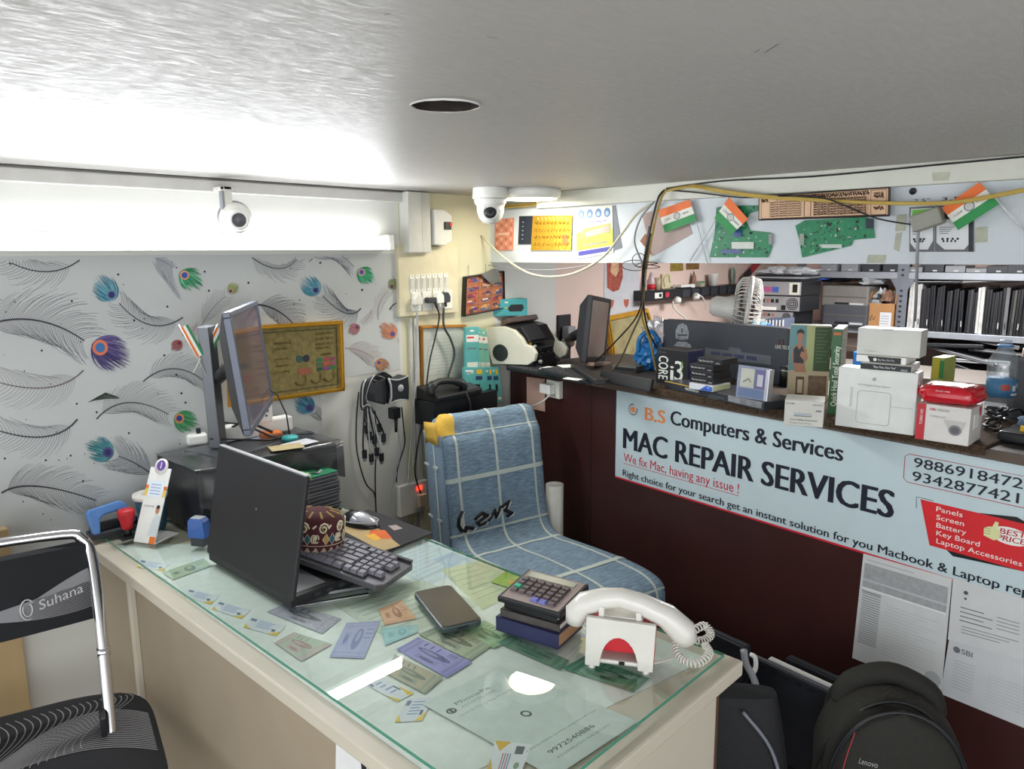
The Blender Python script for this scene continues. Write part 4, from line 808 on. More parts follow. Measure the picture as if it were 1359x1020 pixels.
m = MB(); pts = [back(.78, .42, -.003), back(.97, .52, -.003)]; vs, fs = text_geo('Suhana', .02); LG = mat('c9c9c9', .6, var=0)
m.add(LG, [tuple(Vector(back(.79 + .18 * v.x, .30 + .12 * v.y / .72 + .10 * v.x, -.003))) for v in vs], fs)
for a0, a1, r in ((.6, 5.2, .075), (2.4, 7.2, .05)): m.tube(LG, [back(.745 + .028 * math.cos(a0 + (a1 - a0) * k / 12) * r / .075, .34 + .13 * math.sin(a0 + (a1 - a0) * k / 12) * r / .075, -.003) for k in range(13)], .0016, 4)
m.build('lettering', t)
def seat(u_, v_, o=0.0):   # v from back (0) to front (1)
    x = u_ * 2 - 1; ex = (1 - abs(2 * v_ - 1) ** 5) ** .35 if 0 < v_ < 1 else 0; return (.03 + x * .295 * ex, .085 - .54 * v_, .500 + .022 * (1 - abs(x) ** 4) * math.sin(PI * min(1, max(0, v_))) ** .4 + o)
m = MB(); m.grid(MESH, lambda a, b: seat(a, b), 28, 28); m.grid(MESH, lambda a, b: (seat(1 - a, b)[0], seat(a, b)[1], .470), 28, 28)
m.grid(MESH, lambda a, b: tuple(Vector(seat(1, a)) * (1 - b) + Vector((seat(1, a)[0], seat(1, a)[1], .470)) * b), 28, 3); m.grid(MESH, lambda a, b: tuple(Vector(seat(0, 1 - a)) * (1 - b) + Vector((seat(0, 1 - a)[0], seat(0, 1 - a)[1], .470)) * b), 28, 3); m.build('seat', t)
def seato(u_, v_): return seat(max(.02, min(.98, u_)), max(.02, min(.97, v_)), .0015)
m = MB()
wave(m, seato, lambda s_, k: (s_ * .98, .45 + .22 * math.sin(PI * 1.6 * s_ + .6) - .30 * k * math.cos(PI * s_ * 1.1)), 22, GW, .0014)
wave(m, seato, lambda s_, k: (.15 + .75 * k + .12 * math.sin(3 * s_ + k * 2), .12 + .5 * s_ * (1 - .3 * k)), 30, GW, .0011)
m.build('wave_pattern', t)['kind'] = 'stuff'
# ================================================================== THINGS ON THE LEFT WALL
TWL = Matrix.Identity(4); TWL.translation = (0, LW, 0)
def wl(px, py, dy=0.0): p = atY(px, py, LW - dy); return Vector((p.x, LW, p.z))
# dome camera on a bracket
c = wl(312, 290, .08); t = thing('wall_camera', 'white dome security camera hanging from a bracket above the tube light', 'camera', Matrix.Translation((c.x, LW - .085, c.z)))
m = MB(); m.box(OFFW, (-.03, -.006), (.0, .02), (.02, .088)); m.box(GREY, (-.036, -.028), (0, .02), (.0, .075)); m.box(OFFW, (-.03, .01), (.0, .083), (.078, .088)); m.build('bracket', t, .002)
DM = Matrix.Rotation(-.35, 4, 'Z') @ Matrix.Rotation(.15, 4, 'X')
m = MB(); m.M = DM; m.lathe(WHITE, [(.0, .035), (.03, .035), (.042, .02), (.045, 0), (.043, -.006), (.036, -.02)], ax='y', n=28); m.build('housing', t)
m = MB(); m.M = DM @ Matrix.Translation((.004, -.01, 0)); m.lathe(WHITE, [(.032, .01), (.033, -.01), (.029, -.026), (.021, -.032), (.019, -.026)], ax='y', n=28); m.build('ball', t)
m = MB(); m.M = DM @ Matrix.Translation((.004, -.01, 0)); m.lathe(mat('77757c', .3), [(.0195, -.027), (.010, -.024), (.0, -.024)], ax='y', n=24); m.build('lens', t)
m = MB(); m.M = DM; m.lathe(GREY, [(.046, .018), (.047, .03), (.04, .036)], ax='y', n=28); m.build('rear_ring', t)
# gilded frame
def framed(name, label, quad, fw, mold, inner, dy=.02, T0=TWL, **k):
    P = locs(T0, quad, -dy / 2); cx = sum(p[0] for p in P) / 4; cz = min(p[1] for p in P); t = thing(name, label, 'picture frame', T0 @ Matrix.Translation((cx, 0, cz)), **k); q = [(x - cx, z - cz) for x, z in P]
    def ins(f):
        out = []
        for i in range(4):
            p, a, b = Vector(q[i]), Vector(q[(i + 1) % 4]), Vector(q[i - 1]); out.append(tuple(p + (a - p).normalized() * f + (b - p).normalized() * f))
        return out
    qi = ins(fw); qm = ins(fw * .45)
    for i in range(4):
        j = (i + 1) % 4; m = MB(); m.prism(mold, [q[i], q[j], qi[j], qi[i]], -dy, 0); m.prism(mold, [qm[i], qm[j], qi[j], qi[i]], -dy - .004, -dy); m.build('moulding', t, .0015)
    m = MB(); m.prism(inner, qi, -dy + .006, -.002); m.build('print', t); return t, qi, q
def bil(q, u_, v_):  # q: TL, TR, BR, BL
    a = Vector(q[0]).lerp(Vector(q[1]), u_); b = Vector(q[3]).lerp(Vector(q[2]), u_); return tuple(a.lerp(b, v_))
GG = mat('8f8150', .35, .4, var=.25, scale=60, bump=.1)
t, qi, q = framed('gold_picture_frame', 'wide gold framed calligraphy print hanging on the wallpaper behind the monitor', [(300, 434), (453, 425), (456, 518), (304, 540)], .012, GOLD, GG)
m = MB(); y = -.0155
def brect(m, c, u0, v0, u1, v1, y=y): m.flat(c, [bil(qi, u0, v0), bil(qi, u1, v0), bil(qi, u1, v1), bil(qi, u0, v1)], y)
for (u0, v0, u1, v1) in ((.03, .05, .97, .062), (.03, .93, .97, .942), (.03, .05, .036, .94), (.964, .05, .97, .94)): brect(m, mat('4a4a2a', .5, .3), u0, v0, u1, v1)
for (u0, v0, c) in ((.76, .50, '2f7a5a'), (.83, .50, 'b0505a'), (.89, .50, '8a5060'), (.76, .57, '4a6a50'), (.83, .57, 'c05a4a'), (.89, .57, 'a05a6a'), (.76, .64, '2f5a4a'), (.83, .64, '8a4a8a'), (.89, .64, '3a7a4a')): brect(m, mat(c, .5, .3), u0, v0, u0 + .055, v0 + .05, y - .0003)
brect(m, mat('a5624a', .5, .3), .58, .62, .70, .72, y - .0002)
for u0, c in ((.575, '3a5a5a'), (.64, '33343c')): cc_ = bil(qi, u0 + .02, .48); m.disc(mat(c, .5, .3), cc_[0], cc_[1], .012, y=y - .0004)
for (u0, v0, u1) in ((.36, .22, .52), (.36, .30, .48), (.36, .45, .5), (.36, .55, .52), (.36, .64, .5), (.75, .12, .93), (.75, .2, .93), (.75, .28, .93), (.75, .34, .90), (.80, .44, .9), (.1, .2, .3), (.1, .4, .28), (.1, .6, .3)):
    for k in range(7):
        a = u0 + (u1 - u0) * k / 7; P = [bil(qi, a + .008 * j, v0 + .02 * math.sin(j * 2.1 + k * 1.7)) for j in range(4)]; m.tube(mat('6a5a2a', .4, .5), [(x, y - .0006, z) for x, z in P], .0008, 4)
for u0 in (.60, .75, .88):   # large calligraphic sweeps
    P = [bil(qi, u0 + .05 * math.cos(a_), .80 + .07 * math.sin(a_)) for a_ in [0.1 + 2.9 * k / 12 for k in range(13)]] ; P = P[::-1] + [bil(qi, u0 + .052, .70)]
    m.tube(mat('5f5226', .4, .5), [(x, y - .001, z) for x, z in P], .0022, 5)
m.build('calligraphy', t)['kind'] = 'stuff'
# certificate frame
t, qi, q = framed('certificate_frame', 'narrow gilt framed white certificate under the switch board', [(556, 432), (617, 430.5), (617, 537), (557.5, 548)], .010, mat('b5803a', .4, .6), mat('c9cfc6', .4, var=.03), T0=TWL)
m = MB()
for k in range(11): 
    x = .15 + .2 * (k % 3 == 0); brect(m, mat('9aa39c', .6, var=0), x, .18 + .04 * k, .85 - .12 * (k % 2), .184 + .04 * k, -.0143)
for a, b, c, d in ((.12, .14, .88, .144), (.12, .66, .88, .664), (.12, .14, .124, .66), (.876, .14, .88, .66)): brect(m, mat('aab2ac', .6, var=0), a, b, c, d, -.0143)
m.build('lettering', t)
# switch board
q = locs(TWL, [(529, 327), (608, 331), (609, 413), (531, 420.5)], -.02); cx, cz = q[3]
t = thing('switch_board', 'cream electric switch board with one row of switches and one row of sockets', 'switch board', TWL @ Matrix.Translation((cx, 0, cz))); S = lambda *p: locs(t, p, -.02)
WB, HB = q[2][0] - cx, q[0][1] - cz
m = MB(); m.box(CREAM, (0, WB), (-.02, 0), (0, HB)); m.build('plate', t, .002)
for k in range(7):
    x, z = loc(t, 546.5 + 7.5 * k, 376.5 - .45 * k, -.02); m = MB(); m.box(WHITE, (x - .0105, x + .0105), (-.023, -.02), (-.032 + z, .032 + z)); s_ = m.build('switch', t, .0008); m = MB(); m.hexa(OFFW, [(x - .007, -.026, z - .018), (x + .007, -.026, z - .018), (x + .007, -.023, z - .018), (x - .007, -.023, z - .018), (x - .007, -.0285, z + .018), (x + .007, -.0285, z + .018), (x + .007, -.023, z + .018), (x - .007, -.023, z + .018)]); m.build('rocker', s_)
    m = MB(); m.disc(INK, x, z + .027, .0018, y=-.0233, n=6); m.disc(INK, x, z - .027, .0018, y=-.0233, n=6); m.build('screw', s_)
for k in range(4):
    x, z = loc(t, 552 + 14 * k, 400 - .9 * k, -.02); m = MB(); m.box(WHITE, (x - .021, x + .021), (-.024, -.02), (z - .034, z + .034)); s_ = m.build('socket', t, .001); m = MB()
    for dx, dz in ((0, .012), (-.008, -.004), (.008, -.004)): m.disc(INK, x + dx, z + dz, .003, y=-.0243, n=8)
    m.build('socket_hole', s_)
def wirew(name, label, px, r, mt, dy=.03, T0=None, cat='cable', group=None, smoothn=5, dys=None):
    """a cable given as photo points on planes a few cm off the left wall"""
    P = [atY(p[0], p[1], LW - (p[2] if len(p) > 2 else dy)) for p in px]; o = P[0].copy(); P = smooth([p - o for p in P], smoothn)
    m = MB(); m.tube(mt, P, r, 6); return tag(m.build(name), label, cat, group, Matrix.Translation(o))
for k, (px, py, c, lab) in enumerate(((552, 399, OFFW, 'white plug in the first socket of the switch board'), (570, 398, DKG, 'flat black adapter plug in the second socket'), (581, 397, WHITE, 'white plug in the third socket of the switch board'), (589, 396, DKG, 'black three pin plug in the last socket'))):
    p = wl(px, py, .03); t2 = thing('plug', lab, 'plug', Matrix.Translation((p.x, LW - .0248, p.z)), 'plugs in the switch board'); m = MB()
    if k == 1: m.box(c, (-.02, .022), (-.022, 0), (-.010, .010))
    else: m.prism(c, [(-.017, -.014), (.017, -.014), (.019, .008), (.008, .024), (-.008, .024), (-.019, .008)], -.024, 0)
    m.build('body', t2, .003); m = MB(); m.tube(c, [(.0 if k != 1 else .02, -.014, -.01), (.0 if k != 1 else .026, -.016, -.03)], [.006, .004], 8); m.build('strain_relief', t2)
wirew('power_cable', 'black cord hanging from the flat adapter down past the certificate', [(578, 404, .045), (583, 420), (577, 450), (570, 480), (565, 520), (560, 560), (553, 600), (551, 630), (560, 658), (566, 668)], .0032, BLACK, .035)
wirew('power_cable', 'thick grey cord hanging in a curve from the black three pin plug', [(589, 408, .045), (589, 432), (598, 450), (603, 470), (596, 495), (592, 515), (593, 545), (594, 560)], .0042, DKG, .045)
wirew('power_cable', 'pale grey cord hanging straight from the first socket', [(553, 408, .04), (554, 440), (552, 500), (547, 560), (543, 620), (540, 665)], .0035, LGREY, .02)
# conduits in the corner
for k, (a, b, r, l) in enumerate(((543, 549, .006, 'thin white conduit left of the certificate'), (548, 556, .010, 'wide white conduit below the switch board'))):
    p0 = wl(545 + 6 * k, 422, .01); m = MB(); m.box(mat('c9c8be', .5), (-r, r), (-.012 - .004 * k, 0), (0, p0.z)); tag(m.build('conduit', None, .001), l, 'conduit', None, Matrix.Translation((p0.x, LW, 0)))
# trunking box and breaker box above the switch board
q = locs(TWL, [(541, 251), (561, 251), (561, 327), (543, 327)], -.05); t = thing('trunking', 'tall white cable trunking in the corner above the switch board', 'trunking', TWL @ Matrix.Translation((q[3][0], 0, 1.502)))
w_ = q[2][0] - q[3][0]; m = MB(); m.box(mat('cfcfc8', .5), (0, w_), (-.05, 0), (0, CEIL - 1.505)); m.build('body', t, .003); m = MB(); m.box(mat('c5c5bd', .5), (w_ + .002, w_ + .045), (-.045, 0), (.0, CEIL - 1.505)); m.build('side_channel', t, .003)
q = locs(TWL, [(577, 277), (603, 277), (603, 326), (577, 326)], -.06); t = thing('breaker_box', 'white circuit breaker box with a small black and red switch', 'breaker box', TWL @ Matrix.Translation((q[3][0] + .004, 0, q[3][1]))); w_ = q[1][0] - q[0][0] - .008; h_ = q[0][1] - q[3][1]
m = MB(); m.prism(mat('d0d0ca', .45), [(0, .004), (0, h_), (w_ * .6, h_), (w_, h_ * .85), (w_, h_ * .12), (w_ * .6, 0)], -.055, 0); m.build('body', t, .004); m = MB(); m.box(BLACK, (w_ * .55, w_ * .9), (-.062, -.055), (h_ * .45, h_ * .66)); m.build('switch', t, .001); m = MB(); m.box(RED, (w_ * .78, w_ * .92), (-.064, -.062), (h_ * .55, h_ * .64)); m.build('lever', t)
# speaker with a bundle of spare cables
q = locs(TWL, [(496, 502), (541, 496), (541, 538), (498, 541)], -.05); t = thing('wall_speaker', 'small curved black speaker with silver edges hung on the wall', 'speaker', TWL @ Matrix.Translation((q[3][0], 0, q[3][1]))); w_ = q[2][0] - q[3][0]; h_ = q[0][1] - q[3][1]
o_ = [(w_ * .36 + (w_ * .64) * k / 8, h_ - .006 - .010 * math.sin(PI * k / 8)) for k in range(9)] + [(w_ + .003, h_ * .5)] + [(w_ * .36 + (w_ * .64) * (8 - k) / 8, .006 + .010 * math.sin(PI * k / 8)) for k in range(9)] + [(w_ * .42, h_ * .5)]
m = MB(); m.prism(BLKP, o_, -.06, 0); m.build('front_shell', t, .004); o2 = [(0, .02), (-.006, h_ * .5), (0, h_ - .015), (w_ * .34, h_ - .002), (w_ * .42, h_ * .5), (w_ * .34, .002)]; m = MB(); m.prism(mat('2a2b30', .6, bump=.3, scale=200), o2, -.05, 0); m.build('side_grille', t, .006)
m = MB(); m.tube(LGREY, [(w_ * .36, -.063, h_ - .004), (w_ * .42, -.064, h_ * .72), (w_ * .425, -.064, h_ * .5), (w_ * .42, -.064, h_ * .28), (w_ * .35, -.063, .003)], .0035, 8); m.tube(LGREY, [(x, -.061, z) for x, z in o_[:9]], .002, 6); m.tube(LGREY, [(x, -.061, z) for x, z in o_[10:19]], .002, 6); m.build('silver_edge', t)
m = MB(); m.lathe(LGREY, [(.0, -.0625), (.012, -.0625), (.013, -.06)], (w_ * .74, 0, h_ * .55), 'y', 20); m.build('round_badge', t)
for k in range(9):
    x0, x1, y1 = 506 - 3.0 * k, 482 + 3.2 * k + random.uniform(-1, 1), 560 + random.uniform(-12, 45); wirew('spare_cable', 'spare cable looped over the speaker, ' + ORD[k] + ' loop end from the left', [(520 - k * 2, 500 + k, .03), (x0, 494 + 1.5 * k, .068), (490 - k * 1.3, 510 + 4 * k, .072), (484 + k, 540, .07), (x1, y1 - 8, .066), (x1 + 2, y1, .06)], .0028, (BLACK, DKG, BLACK, LGREY)[k % 4], group='spare cables over the speaker')
    p = atY(x1 + 2, y1 + 3, LW - .06); t2 = thing('cable_plug', 'black plug on a spare cable under the speaker, ' + ORD[k] + ' from the left', 'plug', Matrix.Translation(p), 'cable plugs under the speaker'); m = MB(); m.box(BLKP, (-.008, .008), (-.005, .005), (-.018, .012)); m.build('body', t2, .002); m = MB(); m.box(STEEL, (-.006, .006), (-.0025, .0025), (-.028, -.018)); m.build('tip', t2)
for k, P in enumerate(([(476, 520), (473, 560), (474, 600), (485, 640), (497, 655), (499, 680)], [(498, 545), (499, 590), (498, 640), (500, 700)], [(533, 540), (536, 570), (537, 590), (528, 620), (526, 640)], [(524, 545), (528, 570), (531, 600), (524, 640), (520, 668)])):
    wirew('hanging_cable', ['black cable swinging left below the speaker', 'straight black cable below the speaker', 'black cable right of the speaker with its end free', 'thin white cable below the speaker'][k], P, .0024 if k < 3 else .0016, BLACK if k < 3 else LGREY, .012)
p = wl(526, 545, .03); t = thing('small_adapter', 'small black adapter hanging right under the speaker', 'adapter', Matrix.Translation((p.x, LW, p.z - .01))); m = MB(); m.box(BLKP, (-.015, .02), (-.03, 0), (-.02, .02)); m.build('body', t, .003); m = MB(); m.tube(BLACK, [(.005, -.02, -.02), (.003, -.02, -.07)], [.006, .005], 8); m.build('lead', t)
# extension socket with red lamp at desk level
q = locs(TWL, [(534, 645), (563, 640), (563, 684), (532, 687)], -.03); t = thing('wall_socket', 'cream wall socket with a glowing red indicator low beside the blue chair', 'socket', TWL @ Matrix.Translation((q[3][0], 0, q[3][1]))); w_ = q[2][0] - q[3][0] + .02; h_ = q[0][1] - q[3][1]
m = MB(); m.box(OFFW, (0, w_), (-.03, 0), (0, h_)); m.build('box', t, .003); m = MB(); m.box(mat('ff2a1a', .3, emit=3.0), (w_ * .60, w_ * .78), (-.034, -.03), (h_ * .72, h_ * .86)); m.build('indicator', t, .001)
m = MB(); m.box(mat('b0a08a', .4), (w_ * .58, w_ * .85), (-.05, -.03), (h_ * .2, h_ * .6)); m.build('plug_top', t, .003)
# black telephone on its shelf
t = thing('wall_shelf', 'small black shelf box on the wall under the black telephone', 'shelf', Matrix.Translation((atY(572, 560, 2.05).x, LW, atY(572, 562, 2.03).z))); w_ = atY(662, 548, 2.03).x - t.location.x
m = MB(); m.box(BLKP, (0, w_), (-.115, 0), (-.02, .075)); m.build('box', t, .004); SZt = t.location.z + .075; sx = t.location.x
tp = thing('desk_telephone', 'black desk telephone with its handset lying on the wall shelf', 'telephone', Matrix.Translation((sx + .01, LW - .012, SZt)) @ Matrix.Rotation(.0, 4, 'Z'))
m = MB(); m.hexa(BLACK, [(-.01, -.125, 0), (.21, -.125, 0), (.21, -.005, 0), (-.01, -.005, 0), (-.01, -.13, .02), (.215, -.13, .025), (.205, -.01, .055), (-.01, -.01, .05)]); m.build('body', tp, .005)
m = MB(); m.tube(BLACK, smooth([(-.015, -.10, .03), (-.015, -.10, .055), (.02, -.10, .07), (.07, -.105, .068), (.12, -.11, .055), (.135, -.11, .035)], 3), [.018] * 5 + [.012] * 6 + [.017] * 5, 10); m.build('handset', tp)
m = MB(); m.hexa(DKG, [(.14, -.12, .024), (.205, -.12, .024), (.20, -.03, .048), (.14, -.03, .048), (.14, -.12, .03), (.205, -.12, .03), (.20, -.03, .054), (.14, -.03, .054)]); m.build('keypad', tp, .002)
m = MB(); m.tube(BLACK, smooth([(.13, -.125, .02), (.14, -.14, -.03), (.13, -.135, -.08)], 5), .004, 6); m.build('cord', tp)
wirew('white_lead', 'short white lead hanging below the black telephone', [(630, 538, .1), (638, 545, .1), (640, 555, .09), (645, 560, .09)], .003, WHITE)
wirew('white_lead', 'looped white cable end showing above the blue chair', [(590, 562, .09), (587, 552, .09), (592, 546, .09), (596, 556, .09)], .005, WHITE)
# hanging packs of adapters
def pack(name, label, quad, dy, col, group, extra=None):
    q = locs(TWL, quad, -dy); cx = q[3][0]; cz = q[3][1]; t = thing(name, label, 'package', TWL @ Matrix.Translation((cx, -dy, cz)), group); P = [(x - cx, z - cz) for x, z in q]; m = MB(); m.prism(col, P, 0, .012); m.build('card', t, .001); return t, P
TQ = mat('5aaaa8', .45, var=.08); TQ2 = mat('78b8a4', .45, var=.08)
for k in range(4):
    x = 618 + 6.5 * k; t, P = pack('adapter_pack', ['large teal adapter pack beside the certificate, front of the upper row', 'second teal pack of the upper row', 'third teal pack of the upper row', 'teal pack at the right end of the upper row'][k], [(x, 434 + k), (x + (18 if k == 0 else 8), 433.5 + k), (x + (18 if k == 0 else 14), 488), (x + 4 * (k > 0), 489)], .075 - .013 * k, TQ if k == 0 else TQ2, 'teal packs on the wall')
    m = MB(); q_ = [Vector(p) for p in P]; bb = lambda u0, v0, u1, v1: [bil(P, u0, v0), bil(P, u1, v0), bil(P, u1, v1), bil(P, u0, v1)]
    m.flat(WHITE, bb(.05, .19, .95, .36), -.0006); m.flat(RED, bb(.1, .23, .6, .27), -.0009); m.flat(WHITE, bb(.3, .07, .6, .11), -.0009); m.flat(OFFW, bb(.1, .85, .9, .97), -.0006); m.flat(INKG, bb(.1, .5, .8, .53), -.0009); m.build('print', t)
for k in range(3):
    x = (618, 645, 653)[k]; w_ = (27, 9, 9)[k]; t, P = pack('adapter_pack', ['wide teal adapter pack of the lower row behind the telephone', 'narrow teal pack of the lower row, second from left', 'narrow teal pack at the right end of the lower row'][k], [(x - 2, 487), (x + w_, 487), (x + w_ + (2, 2, 5)[k], 533), (x - 1, 535)], .085 - .014 * k, TQ, 'teal packs on the wall')
    bb = lambda u0, v0, u1, v1: [bil(P, u0, v0), bil(P, u1, v0), bil(P, u1, v1), bil(P, u0, v1)]; m = MB(); m.flat(mat('27406a', .5), bb(.5 - .2 * (k > 0), .25, .8, .36), -.0008); m.flat(YEL, bb(.55, .06, .8, .2), -.0008); m.flat(BLACK, bb(.45, .48, .68, .68), -.0009); m.flat(WHITE, bb(.05, .08, .4, .13), -.0009); m.flat(WHITE, bb(.6, .85, .9, .92), -.0009)
    if k == 0: m.text(WHITE, 'tp-link', *(P[3][0] + .012, P[3][0] + .05), P[0][1] - .03, .009, -.001)
    m.build('print', t)
# collage picture on strings
t, qi, q = framed('collage_picture', 'dark framed collage of shop photographs hung on strings', [(616, 367), (667, 359), (668, 409), (614, 420)], .004, BLACK, mat('7a4a3a', .5))
m = MB(); cols = ['c9622f', '5a3a6a', 'a03a3a', '3a4a7a', 'd9a05a', '7a5a4a', '2f3a5a', 'b08a6a', '8a2f4a', '4a6a8a', 'e0c0a0', '503a2f']
for i in range(3):
    for j in range(5):
        brect(m, mat('b06a42', .6), .03 + .325 * i, .03 + .19 * j, .34 + .325 * i, .205 + .19 * j, -.0145)
        for k in range(7): a = .05 + .325 * i + random.uniform(0, .18); b = .045 + .19 * j + random.uniform(0, .09); brect(m, mat(random.choice(cols), .5), a, b, a + random.uniform(.08, .16), b + random.uniform(.04, .09), -.0147 - .0002 * k)
m.build('photo_collage', t)['kind'] = 'stuff'
for s_, (a, b) in enumerate((((620, 352), (620, 366)), ((643, 350), (643, 363)))):
    m = MB(); p, r_ = wl(*a), wl(*b); m.tube(INKG, [(0, -.008, 0), (r_.x - p.x, -.008, r_.z - p.z)], .001, 4); tag(m.build('string'), ['left string of the collage picture', 'right string of the collage picture'][s_], 'string', None, Matrix.Translation(p))
p = wl(650, 364, .03); m = MB(); m.prism(mat('6a6c66', .6), [(-.045, 0), (.02, .022), (.05, .018), (.062, -.03), (.01, -.038)], -.003, 0); tag(m.build('card_or_shadow'), 'dark grey card stuck over the top corner of the collage', 'card', None, Matrix.Translation((p.x, LW - .026, p.z)))
# wall print with a framed shell board behind the counter
q = locs(TWL, [(743, 418), (760, 417), (757, 485), (741, 487)], -.01); t = thing('wall_board', 'tall black wall board with grey connectors behind the note counter', 'board', TWL @ Matrix.Translation((q[3][0], 0, q[3][1]))); w_ = q[2][0] - q[3][0]; h_ = q[0][1] - q[3][1]
m = MB(); m.box(BLACK, (0, w_), (-.012, 0), (0, h_)); m.build('board', t, .002); m = MB(); m.box(GREY, (w_ * .25, w_ * .85), (-.05, -.012), (h_ * .55, h_ * .78)); m.build('connector', t, .003); m = MB(); m.box(LGREY, (w_ * .2, w_ * .4), (-.03, -.012), (h_ * .25, h_ * .55)); m.build('connector', t, .003)
q = locs(TWL, [(803, 345), (848, 345), (848, 418), (801, 421)], -.004); t = thing('wall_calendar', 'white wall poster with a painted seated figure behind the side-on monitor', 'poster', TWL @ Matrix.Translation((q[3][0], 0, q[3][1]))); P = [(x - q[3][0], z - q[3][1]) for x, z in q]
m = MB(); m.prism(mat('c9ccd2', .6), P, -.003, 0); m.build('sheet', t); m = MB(); bb = lambda u0, v0, u1, v1: [bil(P, u0, v0), bil(P, u1, v0), bil(P, u1, v1), bil(P, u0, v1)]
m.flat(mat('a5503f', .6, var=.5, scale=90), [bil(P, u_, v_) for u_, v_ in ((.05, .02), (.5, .02), (.52, .3), (.42, .52), (.25, .56), (.08, .48))], -.0036); m.flat(mat('d9b08a', .6, var=.3, scale=90), [bil(P, u_, v_) for u_, v_ in ((.18, .02), (.38, .02), (.4, .2), (.3, .3), (.16, .2))], -.004)
for u0 in (.12, .55): m.flat(mat('b5604a', .6), [bil(P, u_, v_) for u_, v_ in ((u0, .70), (u0 + .16, .70), (u0 + .14, .8), (u0 + .08, .86), (u0 + .02, .8))], -.0036)
m.build('print', t)
# ================================================================== HEADER BOARD
THD = frame((HX, 0, 0), UH)
def hthing(name, label, cat, quad, dy=.001, **k):
    q = locs(THD, quad, -dy); cx = sum(p[0] for p in q) / len(q); cz = min(p[1] for p in q); t = thing(name, label, cat, THD @ Matrix.Translation((cx, -dy, cz)), **k); return t, [(x - cx, z - cz) for x, z in q]
def BB(P, u0, v0, u1, v1): return [bil(P, u0, v0), bil(P, u1, v0), bil(P, u1, v1), bil(P, u0, v1)]
def hp(px, py, dx=.0): return atX(px, py, HX - dx)
# ceiling dome camera
c = atZ(645, 251, CEIL); c = Vector((c.x - .03, c.y - .05, CEIL)); t = thing('dome_camera', 'white dome security camera on a round base under the ceiling at the header', 'camera', Matrix.Translation(c))
m = MB(); m.lathe(WHITE, [(.058, 0), (.060, -.03), (.060, -.036), (0, -.036)], n=32); m.build('base', t, .002); m = MB(); m.lathe(WHITE, [(.052, -.037), (.055, -.042), (.052, -.052), (.047, -.058)], n=32); m.build('collar', t)
D2 = Matrix.Translation((0, 0, -.062)) @ Matrix.Rotation(.75, 4, 'Z') @ Matrix.Rotation(0, 4, 'X')
m = MB(); m.M = Matrix.Translation((0, 0, -.06)); m.lathe(WHITE, [(.047, .004), (.045, -.02), (.038, -.04), (.024, -.055), (0, -.060)], n=32); m.build('dome', t)
m = MB(); dv = (Vector((0, 0, CAMZ)) - c); dv.z = 0; an = math.atan2(dv.y, dv.x); LMx = Matrix.Translation((0, 0, -.082)) @ Matrix.Rotation(an + PI / 2, 4, 'Z'); m.M = LMx
m.lathe(mat('cfcfc8', .4), [(.026, -.030), (.026, -.042), (.022, -.045), (.021, -.042)], ax='y', n=28); m.build('lens_ring', t); m = MB(); m.M = LMx; m.lathe(BLKP, [(.0215, -.040), (.017, -.046), (.010, -.048), (0, -.048)], ax='y', n=24); m.build('lens', t)
# cards and prints
t, P = hthing('tile_card', 'small orange diamond patterned card on the header beside the dome camera', 'card', [(657, 291), (682.5, 289), (681, 332), (657, 332)]); m = MB(); m.prism(mat('cf8468', .5), P, -.002, 0); m.build('card', t); m = MB()
for i in range(4):
    for j in range(7):
        cx, cz = bil(P, .125 + .25 * i, .07 + .143 * j); m.flat(mat('dba58a' if (i + j) % 2 else 'b86a50', .5), [(cx - .008, cz), (cx, cz - .008), (cx + .008, cz), (cx, cz + .008)], -.0025)
m.flat(mat('e0b09a', .5), BB(P, .2, .44, .8, .52), -.003); m.build('pattern', t)['kind'] = 'stuff'
t, P = hthing('screen_print', 'black print of a computer start screen with blue tiles on the header', 'picture', [(689.5, 286.7), (737, 285.5), (737, 324), (688, 324)]); m = MB(); m.prism(mat('1c2230', .4), P, -.002, 0); m.build('sheet', t); m = MB()
for i in range(6):
    for j in range(5): 
        if random.random() < .7: m.flat(mat(random.choice(('2f62a8', '3f7ac0', '274f90', '4a6a9a', 'c06a3a', '3a8a6a')), .4, var=0), BB(P, .38 + .1 * i, .25 + .13 * j, .46 + .1 * i, .36 + .13 * j), -.0024)
for j in range(5): m.flat(mat('9aa0aa', .4), BB(P, .1, .2 + .15 * j, .14, .23 + .15 * j), -.0024)
m.build('tile_print', t)['kind'] = 'stuff'
t, P = hthing('gold_plaque', 'shiny gold embossed plaque on the header next to the black print', 'plaque', [(707.6, 286.3), (759.6, 285.3), (758, 332), (704.7, 332)], .004); m = MB(); m.prism(mat('c49a35', .28, .7, var=.12, scale=80, bump=.3), P, -.002, 0); m.build('plate', t); m = MB(); GE2 = mat('8f6a1c', .3, .7)
for j in range(4):
    for k in range(9): a = .08 + .1 * k; x, z = bil(P, a, .22 + .2 * j); m.tube(GE2, [(x + .0035 * q, -.003, z + .006 * math.sin(q * 1.9 + k * 2.1 + j)) for q in range(5)], .0011, 4)
for k in range(8): m.flat(mat('f2e2a0', .3, .5), [bil(P, .12 + .1 * k, .05), bil(P, .15 + .1 * k, .05), bil(P, .18 + .1 * k, .15)], -.0025)
m.flat(mat('c0602a', .4), BB(P, .78, .55, .92, .85), -.0026); m.build('embossing', t)['kind'] = 'stuff'
t, P = hthing('info_poster', 'yellow and white poster with four blue ovals on the header', 'poster', [(765.5, 276), (813, 273), (814.5, 335), (765.5, 343.5)]); m = MB(); m.prism(mat('e3e2d0', .5), P, -.002, 0); m.build('sheet', t); m = MB()
